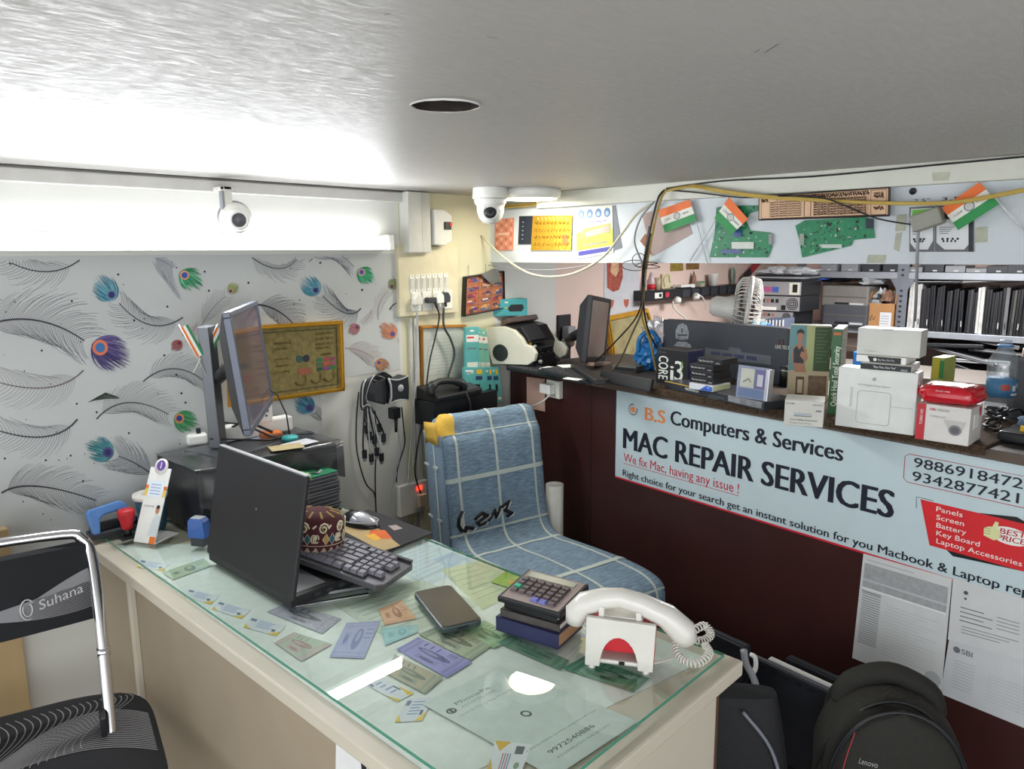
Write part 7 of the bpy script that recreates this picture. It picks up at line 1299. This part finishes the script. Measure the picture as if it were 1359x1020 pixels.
t2 = thing('blue_cloth', 'folded pale blue cloth lying on the black device at the picture edge', 'cloth', t.matrix_basis @ Matrix.Translation((.10, .08, .0292))); m = MB(); m.grid(mat('7f9ac4', .8, var=.08), blob(0, 0, .012, .075, .05, .028, .25, 5), 24, 12, closed_u=True); m.build('cloth', t2); m = MB(); m.box(YEL, (-.06, -.045), (-.055, -.05), (.0, .014)); m.build('yellow_tag', t2)
a = atZ(1312, 575, CT); t = thing('coiled_cable', 'tangle of shiny black cable beside the water bottle', 'cable', Matrix.Translation((a.x + .03, a.y - .005, CT + .004))); m = MB(); P = []
for k in range(90): q_ = k * .55; P.append((.028 * math.cos(q_) * (1 + .35 * math.sin(k * .37)), .02 * math.sin(q_) * (1 + .3 * math.cos(k * .29)), .002 + .055 * abs(math.sin(k * .06)) + .003 * math.sin(k)))
m.tube(BLKP, P, .0028, 6); m.tube(BLKP, smooth([(.02, -.01, .04), (.05, -.04, .052), (.08, -.05, .03)], 5), .003, 6); m.build('wire', t)
# ================================================================== BACK OF THE SHOP
# socket ledge on the pink wall
q = locs(TWL, [(857, 389), (986, 376), (986, 389), (858, 402)], -.08); xl, xr_ = q[3][0], q[1][0]; zl = 1.258; t = thing('power_ledge', 'long black row of sockets forming a ledge on the pink wall', 'socket strip', Matrix.Translation((xl, LW, zl)))
WS = xr_ - xl; m = MB(); m.box(BLKP, (0, WS), (-.08, 0), (0, .052)); m.build('body', t, .003)
for k in range(7): x = .33 + .10 * k; m = MB(); m.box(DKG, (x, x + .075), (-.083, -.08), (.006, .046)); m.build('socket_cover', t, .001)
m = MB(); m.box(WHITE, (.07, .14), (-.0825, -.08), (.012, .040)); m.box(BLACK, (.108, .130), (-.0835, -.0825), (.018, .034)); m.build('module', t, .001); m = MB(); m.box(mat('c83a48', .4), (.165, .20), (-.085, -.08), (.014, .038)); m.build('red_switch', t, .002)
TP = zl + .0525
for k, (px, py, P, lab) in enumerate(((896, 398, [(893, 400), (894, 408), (902, 416), (909, 422), (912, 430)], 'white plug with a thick lead at the left of the socket ledge'), (921, 393, [(925, 390), (932, 394), (936, 402), (937, 410)], 'white plug in the middle of the socket ledge'))):
    p = atY(px, py, LW - .085); t = thing('white_plug', lab, 'plug', Matrix.Translation(p), 'plugs on the socket ledge'); m = MB(); m.lathe(WHITE, [(.018, 0), (.018, -.018), (.012, -.03), (0, -.032)], ax='y', n=20); m.build('body', t)
    Pp = [atY(a, b, LW - .115 + .01 * i) - p for i, (a, b) in enumerate(P)]; m = MB(); m.tube(WHITE, smooth(Pp, 4), .005 - .0015 * k, 6); m.build('lead', t)
def onledge(name, lab, cat, px, fn, group=None, dy=.05):
    p = atY(px, 385, LW - dy); t = thing(name, lab, cat, Matrix.Translation((p.x, LW - dy, TP)), group); fn(t)
def b1(t): m = MB(); m.lathe(mat('c9b0b0', .3), [(.018, 0), (.02, .04), (.012, .07), (.008, .085), (0, .09)], n=16); m.build('bottle', t); m = MB(); m.lathe(RED, [(.0205, .005), (.0205, .03)], n=16); m.build('label', t)
onledge('small_bottle', 'small red labelled bottle at the left end of the socket ledge', 'bottle', 864, b1)
def g1(t): m = MB(); m.lathe(mat('b8a890', .3), [(.016, 0), (.02, .06), (.018, .06), (.014, .004), (0, .004)], n=16); m.build('glass', t)
onledge('brown_tumbler', 'brown tumbler on the socket ledge behind the falling wires', 'cup', 872, g1)
def g2(t): m = MB(); m.box(mat('d8cfa8', .6), (-.05, .03), (-.003, .003), (0, .075)); m.build('card', t); m = MB(); m.tube(mat('c9c09a', .5), smooth([(-.03, -.006, .01), (-.04, -.006, .05), (0, -.006, .07), (.02, -.006, .03)], 4), .004, 6); m.build('ribbon', t)
onledge('cream_card', 'cream card with a ribbon leaning on the pink wall above the sockets', 'card', 885, g2, dy=.012)
def g3(t): m = MB(); m.box(WHITE, (-.08, .06), (-.03, .02), (0, .018)); m.build('carton', t, .001); m = MB(); m.box(BLACK, (-.09, .02), (-.032, .0), (-.0004, .005)); m.build('edge', t)
onledge('white_slim_box', 'slim white box lying on the socket ledge', 'box', 908, g3)
def g4(t): m = MB(); m.prism(mat('7a5a48', .5), [(-.03, 0), (.03, .01), (.02, .05), (-.005, .085)], -.004, .0); m.build('frame', t, .001); m = MB(); m.prism(mat('a8806a', .5, var=.3, scale=80), [(-.018, .012), (.02, .018), (.012, .045), (-.003, .068)], -.005, -.004); m.build('picture', t)
onledge('small_picture', 'small brown pointed picture standing on the socket ledge', 'picture', 920, g4, dy=.02)
def g5(t): m = MB(); m.box(mat('a8a894', .5), (-.02, .02), (-.02, .02), (0, .03)); m.build('carton', t, .001); m = MB(); m.box(GREEN, (-.0205, .0205), (-.0205, -.02), (.02, .028)); m.build('stripe', t)
onledge('tiny_carton', 'tiny greenish carton right of the small brown picture', 'box', 928, g5)
def g6(t): m = MB(); m.lathe(WHITE, [(.020, 0), (.028, .058), (.030, .060), (.030, .065), (.026, .065), (.018, .004), (0, .004)], n=24); m.build('cup', t)
onledge('white_cup', 'white paper cup on the socket ledge', 'cup', 946, g6)
def g7(t): m = MB(); m.M = Matrix.Translation((0, 0, .052)) @ Matrix.Rotation(-.15, 4, 'Y'); m.lathe(mat('8aa090', .3), [(0, -.004), (.021, -.004), (.022, 0), (.021, .004)], ax='y', n=24, sy=2.2); m.build('disc', t); m = MB(); m.box(mat('8aa090', .4), (-.006, .012), (-.006, .006), (0, .012)); m.build('foot', t)
onledge('oval_mirror', 'small green oval mirror standing on the socket ledge', 'mirror', 972, g7, dy=.03)
p = atY(985, 377, LW - .03); p2 = atY(1008, 352, LW - .03); u = Vector((p2.x - p.x, 0, p2.z - p.z)); an = math.atan2(u.z, u.x); t = thing('leaning_strip', 'red green and black strip leaning diagonally at the right end of the ledge', 'strip', Matrix.Translation((p.x, LW - .03, TP)) @ Matrix.Rotation(-an, 4, 'Y')); L = u.length * 1.3
for k, (a, b, c) in enumerate(((0, .36, BLKP), (.36, .7, mat('b8303a', .4)), (.7, 1, mat('4a7a5a', .4)))): m = MB(); m.box(c, (L * a, L * b), (-.008, .0), (0, .04)); m.build('band', t)
for k, (x0, x1) in enumerate(((890, 907), (911, 928))):
    q = locs(TWL, [(x0, 344), (x1, 344), (x1, 359 - 2 * k), (x0, 360 - 2 * k)], -.003); t = thing('gold_sticker', ['left gold sticker high on the pink wall', 'right brown gold sticker high on the pink wall'][k], 'sticker', Matrix.Translation((q[3][0], LW, q[3][1]))); P = [(a - q[3][0], b - q[3][1]) for a, b in q]; m = MB(); m.prism(mat(('b09a4a', 'a07a4a')[k], .4, .4, var=.3, scale=60), P, -.002, 0); m.build('sheet', t)
# steel rack on the far wall
RK = mat('7d828c', .4, .5); RKL = mat('a3a8b0', .4, .4); XR = 4.28; z1, z2, z0 = 1.385, 1.085, .62; yL, yR = 1.78, -.45
t = thing('steel_rack', 'grey slotted steel rack across the far wall', 'rack', Matrix.Translation((XR, (yL + yR) / 2, 0))); hy = (yL - yR) / 2; yo = (yL + yR) / 2
for z, th in ((z1, .035), (z2, .032), (z0, .03)):
    m = MB(); m.box(RKL, (0, .42), (-hy, hy), (z - th, z)); m.build('shelf_board', t, .002)
py_ = atX(1196, 400, XR).y
for yy in (py_, yL + .0, yR):
    for xx in (0, .40):
        m = MB(); m.box(RK, (xx - .004, xx), (yy - yo - .028, yy - yo + .028), (.0, 1.62)); m.box(RK, (xx, xx + .03), (yy - yo + .024, yy - yo + .028), (.0, 1.62)); o = m.build('post', t)
        if xx == 0 and yy == py_:
            for k in range(12): m = MB(); m.disc(BLACK, 0, 0, .008, .006, 0, 8); vs = m.v; mm = MB(); mm.add(BLACK, [(-.0048, v.x + yy - yo + .002, v.z + 1.10 + .027 * k) for v in vs], [tuple(range(len(vs)))[::-1]]); mm.build('slot', o)
            for z in (z1,): m = MB(); m.add(RK, [(-.005, yy - yo - .06, z - .035), (-.005, yy - yo + .06, z - .035), (-.005, yy - yo + .028, z - .09), (-.005, yy - yo - .028, z - .09)], [(0, 1, 2, 3)]); m.build('gusset', t, solid=.001)
# laptops standing on the second shelf
cols = ['c9c9c6', 'c4c4c2', '2a2830', '24242a', '1e1e22', '26262c', '1c1c20', '2c2e33', '202226', '1a1a1d', '3a3c40', '222428', 'd0d0cc', '1c1c1e', '26262a', '1a1a1c', '6f6f72', '55534e', '1e1f20', '2c2a2a', '3a3a3c']
xs_px = [1206, 1215, 1222, 1228, 1234, 1241, 1248, 1256, 1264, 1273, 1283, 1290, 1298, 1307, 1315, 1322, 1330, 1340, 1348, 1356, 1364]
desc = {0: 'white laptop standing first from the rack post', 1: 'white laptop second from the rack post, leaning', 12: 'white edged laptop in the middle of the dark row', 16: 'wrapped grey laptop in the right part of the row', 17: 'greyish laptop in film right of the wrapped one', 10: 'laptop with a pale edge and dark back in the row'}
for k, px in enumerate(xs_px):
    p = atX(px, 436, XR + .01); h = random.uniform(.205, .235) if k > 1 else .25 - .01 * k; th = .030 if k in (0, 12, 16) else random.uniform(.020, .027); lab = desc.get(k, 'dark laptop standing ' + ORD[k] + ' from the rack post in the upright row'); t = thing('old_laptop', lab, 'laptop', Matrix.Translation((XR + .012 + random.uniform(0, .02), p.y, z2 + .0005)) @ Matrix.Rotation(random.uniform(-.03, .03) + (.03 if k < 2 else 0), 4, 'X'), 'laptops standing on the rack')
    c = mat(cols[k], .35, var=.15, scale=30); m = MB(); m.box(c, (0, .33), (-th * .5, th * .05), (0, h)); m.build('base', t, .002); m = MB(); m.box(c if k in (0, 1, 12) else BLKP, (.003, .325), (th * .1, th * .5), (.002, h - .003)); m.build('lid', t, .001)
    m = MB(); m.box(LGREY if k % 3 == 0 else DKG, (-.001, 0), (-th * .3, -th * .1), (.03, .06)); m.build('port', t)
for k in range(3):
    p = atX((1262, 1290, 1330)[k], 370, XR + .1); t = thing('flat_laptop', ['closed dark laptop lying on the upright row near the post', 'closed dark laptop with a pale edge lying aslant on the row', 'closed brown black laptop lying at the right end of the row'][k], 'laptop', Matrix.Translation((XR + .03, p.y - .0, z2 + .245 + .004 * k + .02 * (k == 1))) @ Matrix.Rotation((-.02, .08, -.05)[k], 4, 'X') @ Matrix.Rotation(.1 * k, 4, 'Z')); m = MB(); m.box((BLKP, DKG, mat('2a2420', .4))[k], (0, .26), (-.16, .16), (0, .018)); m.build('base', t, .003); m = MB(); m.box(LGREY, (-.0008, .0), (-.15, .15), (.008, .011)); m.build('edge_strip', t)
# clutter on the top shelf
for k in range(10):
    p = atX(1100 + 28 * k, 352, XR + .05); t = thing('top_shelf_part', 'spare part on the top rack shelf, ' + ORD[k] + ' from the left under the header edge', 'spare part', Matrix.Translation((XR + .03, p.y, z1 + .0004)), 'spare parts on the top shelf'); m = MB(); m.box(random.choice((BLKP, DKG, GREY)), (0, .2), (-.05, .04), (0, random.uniform(.02, .05))); m.build('case', t, .003); m = MB(); m.box(LGREY, (-.001, 0), (-.02, 0), (.004, .012)); m.build('connector', t)
# lower shelf laptops seen above the water bottle
for k, (px, py, h, a, c, lab) in enumerate(((1255, 458, .02, -.04, BLKP, 'glossy black laptop lying just under the second shelf'), (1300, 452, .022, .14, mat('77787c', .3), 'laptop in grey film lying aslant above the water bottle'), (1330, 468, .018, .05, DKG, 'dark laptop lying behind the bottle neck'), (1268, 470, .016, .22, GREY, 'thin grey laptop edge slanting behind the green carton'), (1290, 480, .02, -.02, LGREY, 'pale laptop edge behind the water bottle'), (1280, 495, .03, .3, BLKP, 'black ribbed laptop leaning behind the red pack'))):
    p = atX(px, py, XR + .02); t = thing('stacked_laptop', lab, 'laptop', Matrix.Translation((XR + .01 + .01 * k, p.y, p.z - .01)) @ Matrix.Rotation(a, 4, 'X')); m = MB(); m.box(c, (0, .3), (-.17, .15), (0, h)); m.build('base', t, .003); m = MB(); m.box(DKG if c != DKG else LGREY, (-.001, 0), (-.15, .12), (h * .4, h * .6)); m.build('edge_strip', t)
m = MB(); t = thing('dark_crate', 'dark crate full of laptops on the low rack shelf', 'crate', Matrix.Translation((XR + .04, .95, z0 + .001))); m.box(mat('1c1c1e', .6), (0, .3), (-.40, .30), (0, .2)); m.build('body', t, .004); m = MB(); m.box(BLKP, (-.004, .0), (-.38, .28), (.15, .19)); m.build('rim', t)
# open carton with wrapped parts
q = atX(1149, 428, XR - .02); q2 = atX(1187, 428, XR - .02); w_ = q.y - q2.y; t = thing('cardboard_box', 'open brown cardboard box with wrapped parts on the rack beside the post', 'box', frame((XR - .02, q.y, z2 + .0005), UH)); hh = atX(1149, 402, XR - .02).z - z2; KB = mat('a87c50', .8, var=.08)
m = MB(); m.box(KB, (0, w_), (0, .004), (0, hh)); m.box(KB, (0, w_), (.24, .244), (0, hh + .07)); m.box(KB, (0, .004), (0, .24), (0, hh + .05)); m.box(KB, (w_ - .004, w_), (0, .24), (0, hh + .05)); m.box(KB, (0, w_), (0, .24), (0, .004)); m.build('carton', t); m = MB(); m.hexa(KB, [(0, 0, hh), (.004, 0, hh), (.004, .2, hh), (0, .2, hh), (.02, 0, hh + .06), (.024, 0, hh + .06), (.024, .2, hh + .06), (.02, .2, hh + .06)]); m.build('flap', t)
m = MB(); m.rect(mat('cfd0d4', .6), w_ * .48, w_ * .88, hh * .12, hh * .66, -.0006); m.tube(INK, smooth([(w_ * .12, -.001, hh * .5), (w_ * .16, -.001, hh * .3), (w_ * .2, -.001, hh * .55), (w_ * .26, -.001, hh * .35), (w_ * .33, -.001, hh * .5)], 4), .0012, 4)
for k in range(4): m.rect(INKG, w_ * .52, w_ * .8, hh * (.2 + .1 * k), hh * (.22 + .1 * k), -.001)
m.build('label', t)
BF = glassy('grey_film', (.6, .62, .68, 1), .15, 1.5, .2, .4)
for k in range(7): 
    t = thing('wrapped_part', 'crumpled grey wrapped part in the cardboard box, ' + ORD[k] + ' of the heap', 'spare part', Matrix.Translation((XR + .04 + .03 * (k % 3), q.y - w_ * (.2 + .12 * k % .7), z2 + hh - .01 + .02 * (k % 2))), 'wrapped parts in the cardboard box'); m = MB(); m.grid(random.choice((BF, DKG, mat('8a6a58', .5))), blob(0, 0, .02, .035, .03, .04, .4, k * 3.1), 14, 9, closed_u=True, smooth=False); m.build('film', t)
# grey printers stacked left of the carton
for k, (a, b, h, c, lab) in enumerate((((1089, 440), (1150, 440), (1089, 408), '4a4c52', 'dark slate case under the grey brown case on the rack'), ((1089, 406), (1152, 407), (1089, 378), '77736e', 'grey brown printer case on the rack behind the computers'))):
    z = atX(a[0], a[1], XR - .04).z; A_ = atX(a[0], a[1], XR - .04); B_ = atX(b[0], b[1], XR - .04); H_ = atX(h[0], h[1], XR - .04).z - z; z = max(z, z2 + .0005) if k == 0 else z; t = thing('printer', lab, 'printer', frame((XR - .04, A_.y, z), UH)); w_ = A_.y - B_.y; m = MB(); m.box(mat(c, .5, var=.08), (0, w_), (0, .32), (0, H_ - .002)); m.build('body', t, .012, 3); m = MB(); m.box(mat('5a5854', .5), (.01, w_ - .01), (-.002, 0), (H_ * .45, H_ * .5)); m.build('paper_slot', t); m = MB(); m.box(LGREY, (w_ * .62, w_ * .9), (-.002, 0), (H_ * .12, H_ * .2)); m.build('name_plate', t); m = MB(); m.box(BLKP, (w_ * .3, w_ * .6), (-.002, 0), (H_ * .12, H_ * .22)); m.build('button_panel', t)
    if k == 0: t.matrix_basis.translation
t = thing('cable_heap', 'heap of black and blue cables lying on the grey brown case', 'cable', Matrix.Translation((XR + .03, atX(1120, 370, XR).y, atX(1120, 377, XR).z)))
for k in range(12): m = MB(); m.tube(BLACK if k % 4 else mat('3a5fc0', .4), smooth([(random.uniform(-.02, .1), .18 - .36 * i / 5 + random.uniform(-.02, .02), .01 + random.uniform(0, .03) + .006 * k * (k < 6)) for i in range(6)], 4), random.uniform(.004, .008), 6); m.build('wire', t)
m = MB(); m.grid(BF, blob(.03, -.13, .02, .06, .06, .045, .4, 2), 18, 10, closed_u=True, smooth=False); m.build('film', t)
# stack of computers seen from the rear
XP = 3.92; tb = atX(1030, 449, XP).z; t = thing('back_table', 'plain dark table behind the counter carrying the computer stack', 'table', Matrix.Translation((XP + .10, 1.60, 0))); TBZ = 1.03
m = MB(); m.box(mat('4a3f38', .5), (-.14, .22), (-.42, .20), (TBZ - .03, TBZ)); m.build('top', t, .003)
for x in (-.1, .18):
    for y in (-.38, .16): m = MB(); m.box(mat('3a3430', .5), (x - .02, x + .02), (y - .02, y + .02), (0, TBZ - .03)); m.build('leg', t)
z = TBZ + .0005
for k, (pt, pb, xl_, xr2, lab) in enumerate(((426, 448, 1000, 1052, 'dark office computer at the bottom of the stack on the back table'), (411, 425, 999, 1053, 'silver backed computer, third from the top of the stack'), (391, 410.5, 1001, 1062, 'silver backed computer with a round fan grille, second from the top'), (372, 390.5, 1002, 1064, 'silver backed computer with pink and blue ports, top of the stack'))):
    A_ = atX(xl_, (pt + pb) / 2, XP); B_ = atX(xr2, (pt + pb) / 2, XP); zt2 = atX(xl_, pt, XP).z; H_ = zt2 - z - .0008; w_ = A_.y - B_.y; t = thing('desktop_computer', lab, 'computer', frame((XP, A_.y, z), UH), 'stack of computers'); m = MB(); m.box(BLKP, (0, w_), (.002, .26), (0, H_)); m.build('case', t, .004)
    m = MB(); SV = mat('a9aaae', .35, .5) if k else DKG; m.box(SV, (.003, w_ - .003), (-.002, .002), (.003, H_ - .003)); m.build('rear_plate', t, .001); pn = w_ / 10
    if k == 3:
        m = MB(); m.box(mat('b05a8a', .4), (pn * 2, pn * 3.8), (-.006, -.002), (H_ * .25, H_ * .6)); m.build('pink_port', t); m = MB(); m.box(mat('3a5fb0', .4), (pn * 4, pn * 5.2), (-.006, -.002), (H_ * .25, H_ * .6)); m.build('blue_port', t); m = MB(); m.box(mat('cfcfc0', .4), (pn * 7.5, pn * 9.6), (-.004, -.002), (H_ * .1, H_ * .9)); m.box(BLACK, (pn * 8.2, pn * 9.2), (-.005, -.004), (H_ * .25, H_ * .8)); m.build('power_inlet', t)
    elif k >= 1:
        m = MB(); fx = w_ * .84; 
        for r_ in (.12, .24, .36): m.tube(BLACK, [(fx + H_ * r_ * math.cos(a * PI / 8), -.003, H_ * .5 + H_ * r_ * math.sin(a * PI / 8)) for a in range(16)], .0022, 4, closed=True)
        m.build('fan_grille', t)['kind'] = 'stuff'; m = MB(); m.box(BLACK, (pn * 6.1, pn * 7), (-.005, -.002), (H_ * .1, H_ * .4)); m.build('power_inlet', t); m = MB()
        for j in range(5): m.box(random.choice((DKG, mat('a86a5a', .4), BLACK)), (pn * (.8 + j), pn * (1.4 + j)), (-.004, -.002), (H_ * .55, H_ * .78))
        m.build('port', t)['kind'] = 'stuff'; m = MB(); m.box(WHITE, (pn * .5, pn * 5), (-.012, -.002), (H_ * .05, H_ * .25)); m.build('slot_cover', t)
    z = zt2
for k in range(3):
    t = thing('paper_tray', ['black tray directly on the computer stack', 'grey tray in the middle of the tray pile on the computer stack', 'black tray under the clear bag on the computer stack'][k], 'tray', frame((XP + .01 * k, atX(1000, 368, XP).y, z + .0005 + .011 * k), UH)); m = MB(); m.box((BLKP, GREY, BLKP)[k], (0, .27), (0, .22), (0, .010)); m.build('tray', t, .003)
t = thing('clear_bag', 'crumpled clear plastic bag lying on top of the tray pile', 'bag', frame((XP + .08, atX(1030, 362, XP).y, z + .034), UH)); m = MB(); m.grid(glassy('bag_film', (.85, .86, .9, 1), .15, 1.5, .2, .35), blob(.02, 0, .012, .15, .07, .026, .4, 7), 30, 12, closed_u=True, smooth=False); m.build('film', t)
for k in range(6):
    p = atX(1018 + 4.4 * k, 437, XP - .12); t = thing('thin_book', 'thin slate blue folder by the computer stack, ' + ORD[k] + ' from the left', 'folder', Matrix.Translation((XP - .13, p.y, TBZ + .0005)), 'folders by the computer stack'); m = MB(); m.box(mat(('5f6a80', '4a5264', '6f7890')[k % 3], .5), (0, .12), (-.008, .008), (0, p.z - TBZ + .055)); m.build('cover', t); m = MB(); m.box(PAPER, (-.0005, .0), (-.004, .004), (.005, p.z - TBZ + .05)); m.build('pages', t)
t = thing('blue_packet', 'crumpled pale blue plastic packet beside the fan', 'packet', frame((XP - .20, atX(1008, 440, XP - .2).y, atX(1008, 440, XP - .2).z - .06), UH)); m = MB(); m.grid(mat('8fb8c8', .3, var=.2), blob(0, 0, .06, .06, .04, .05, .4, 4), 20, 12, closed_u=True, smooth=False); m.build('film', t); m = MB(); m.grid(BLUE, blob(.05, 0, .07, .02, .03, .035, .3, 6), 12, 8, closed_u=True, smooth=False); m.build('blue_corner', t)
a = atX(1052, 440, 3.6); t = thing('blue_folder', 'bright blue folder behind the software carton', 'folder', frame((3.3, atX(1134, 445, 3.3).y, 1.0), UH)); m = MB(); m.box(mat('2f6fb8', .4), (0, .12), (0, .2), (.0, .075)); m.build('cover', t, .002); m = MB(); m.box(WHITE, (.005, .115), (-.001, 0), (.01, .02)); m.build('stripe', t)
t = thing('work_bench', 'grey work bench between counter and rack', 'bench', Matrix.Translation((3.45, .8, 0))); m = MB(); m.box(mat('5a5550', .5), (-.18, .18), (-.9, .55), (.96, .998)); m.build('top', t, .003)
for x in (-.15, .15):
    for y in (-.85, .5): m = MB(); m.box(DKG, (x - .02, x + .02), (y - .02, y + .02), (0, .96)); m.build('leg', t)
# ================================================================== FLOOR BETWEEN DESK AND COUNTER
def lean(name, lab, quad, s_off, th, mt, edge, tilt=.10, group=None, part='base'):
    """leaning slab: top edge given by two photo points on a plane a little in front of the counter"""
    T0 = TC @ Matrix.Translation((0, -s_off, 0)); (xa, za), (xb_, zb_) = locs(T0, quad); zt2 = (za + zb_) / 2; t = thing(name, lab, 'laptop', T0 @ Matrix.Translation((xa, 0, .0)) @ Matrix.Rotation(0, 4, 'X'), group); L = xb_ - xa; return t, L, zt2
SL = [('stored_laptop', 'large dark laptop standing on edge between desk and backpack', (1003, 868), (1110, 915), .20, .022, mat('23252c', .5, var=.15), STEEL), ('stored_laptop', 'white edged laptop standing behind the large dark one', (1024, 870), (1112, 910), .165, .018, mat('c9cace', .4), WHITE), ('stored_laptop', 'black laptop at the back of the standing pile by the counter', (1050, 868), (1125, 900), .12, .03, BLKP, DKG), ('stored_laptop', 'black laptop with side ports standing at the desk corner', (944, 833), (997, 853), .26, .03, mat('1c1e26', .45), DKG)]
for nm, lab, a_, b_, off, th, c, ec in SL:
    t, L, zt2 = lean(nm, lab, (a_, b_), off, th, c, ec, group='laptops standing beside the desk'); h = .26; sb_ = .14 if off == .26 else 0; 
    m = MB(); m.box(c, (0, L), (-th, 0), (max(.03, zt2 - h), zt2)); m.build('base', t, .003); m = MB(); m.box(ec, (.004, L - .004), (-th * .7, -th * .3), (zt2 - .0005, zt2 + .0015)); m.build('edge_strip', t)
    if nm and off in (.20, .26):
        m = MB()
        for k in range(5): m.box(BLACK, (L * (.12 + .15 * k), L * (.20 + .15 * k)), (-th - .0008, -th), (zt2 - .02, zt2 - .012))
        m.build('port', t)['kind'] = 'stuff'
t0 = thing('storage_crate', 'black storage crate under the standing laptops, in shadow', 'crate', TC @ Matrix.Translation((.42, -.19, 0))); m = MB(); m.box(mat('141416', .6), (0, .55), (0, .17), (0, .20)); m.build('body', t0, .006); m = MB(); m.box(BLKP, (-.006, .556), (-.006, .176), (.18, .20)); m.build('rim', t0, .002)
# black bag beside the desk with silver piping and grey strap
a = atX(978, 940, 1.62); t = thing('laptop_bag', 'black laptop bag with silver piping standing against the desk end', 'bag', frame((1.36, .70, 0), (.62, -.78))); BG = mat('101114', .7, bump=.3, scale=120)
m = MB(); m.grid(BG, lambda u_, v_: (.17 * math.copysign(abs(math.cos(2 * PI * u_)) ** .5, math.cos(2 * PI * u_)) * (1 - .25 * v_ ** 3), .06 * math.copysign(abs(math.sin(2 * PI * u_)) ** .5, math.sin(2 * PI * u_)) * (1 - .5 * v_ ** 4), .02 + .56 * v_), 32, 14, closed_u=True); m.grid(BG, lambda u_, v_: (.17 * .75 * math.copysign(abs(math.cos(2 * PI * u_)) ** .5, math.cos(2 * PI * u_)) * (1 - v_), .03 * math.copysign(abs(math.sin(2 * PI * u_)) ** .5, math.sin(2 * PI * u_)) * (1 - v_), .58 + .02 * v_), 32, 4, closed_u=True); m.build('body', t)
m = MB(); m.tube(mat('7a7e86', .4), smooth([(.06, -.066, .10), (.135, -.058, .22), (.14, -.052, .36), (.11, -.05, .48), (.05, -.045, .56)], 5), .004, 6); m.build('piping', t)
a = atX(1006, 905, 1.78); m = MB(); Ti = t.matrix_basis.inverted(); m.tube(mat('9a9ca0', .5), smooth([Ti @ atX(x, y, 1.62) for x, y in ((987, 862), (990, 880), (998, 895), (1004, 912), (1008, 935), (1012, 962))], 4), .009, 6); m.build('strap', t); m = MB(); m.tube(WHITE, smooth([Ti @ atX(x, y, 1.66) for x, y in ((996, 868), (1002, 872), (1003, 885), (998, 895))], 4), .006, 8); m.build('handle_loop', t)
# backpack
c = Vector((1.735, .455, 0)); t = thing('backpack', 'black backpack with a thin red piping and a small grey wordmark', 'backpack', frame(c, (.48, -.88))); BPK = mat('25241f', .8, bump=.4, scale=160, var=.12)
def bp(u_, v_, sc=1.0, oy=0.0):
    a = 2 * PI * u_; e = .62; ca, sa = math.cos(a), math.sin(a); w_ = .165 * (1 - .10 * v_) * (1 if v_ < .62 else max(0, 1 - ((v_ - .62) / .38) ** 2.2) ** .5); d = .105 * (1 if v_ < .7 else max(0, 1 - ((v_ - .7) / .3) ** 2.5) ** .5); x = math.copysign(abs(ca) ** e, ca) * w_ * sc; y = math.copysign(abs(sa) ** e, sa) * d * sc + oy; nn = .006 * noise.noise(Vector((ca * 2, sa * 2, v_ * 5))); return (x + nn, y + nn, .02 + .50 * v_)
m = MB(); m.grid(BPK, lambda a, b: bp(a, b), 48, 30, closed_u=True); m.build('main_body', t)
def pk2(u_, v_): a = PI * u_; w_ = .135 * (1 if v_ < .6 else max(0, 1 - ((v_ - .6) / .4) ** 2.2) ** .5); return (-w_ * math.cos(a), -.100 - .045 * math.sin(a) * (1 - .5 * v_ ** 4), .03 + .495 * v_)
m = MB(); m.grid(BPK, pk2, 26, 20); m.build('front_pocket', t)
m = MB()
for off in (0, .006): m.tube(BLKP, [pk2(k / 24 * .0 + .02, 0)] and [((.137 + off) * -math.cos(PI * (k / 24)), -.100 - .012, .03 + .495 * (.6 + .4 * math.sin(PI * k / 24))) for k in range(25)], .003, 6)
m.tube(BLKP, [(-.165 + .33 * k / 24, -.055, .30 + .215 * math.sin(PI * k / 24) ** .6) for k in range(25)], .0035, 6); m.build('zip', t)
m = MB(); m.tube(mat('a03a42', .6), smooth([Vector(pk2(.20, .05)) + Vector((0, -.003, 0)), Vector(pk2(.19, .35)) + Vector((0, -.003, 0)), Vector(pk2(.16, .65)) + Vector((0, -.003, 0)), Vector(pk2(.10, .88)) + Vector((0, -.003, 0))], 6), .0016, 5); m.build('red_piping', t)
m = MB(); vs, fs = text_geo('Lenovo'); pz = 0; 
for e in (0, .0006): m.add(mat('a8a8a4', .5, var=0), [(lambda P_: (P_[0], P_[1] - .003 - e * .1, P_[2]))(pk2(.26 + .11 * v.x, .755 + .026 * v.y / .72)) for v in vs], fs)
m.build('wordmark', t)
m = MB(); m.tube(BPK, smooth([(-.10, .03, .45), (-.08, .035, .50), (0, .04, .53), (.08, .035, .50), (.10, .03, .45)], 5), .026, 12); m.build('top_handle', t)
for s_ in (-1, 1): m = MB(); m.tube(BPK, smooth([(s_ * .07, .09, .48), (s_ * .10, .125, .40), (s_ * .11, .13, .25), (s_ * .10, .10, .10)], 5), .018, 8); m.build('shoulder_strap', t)
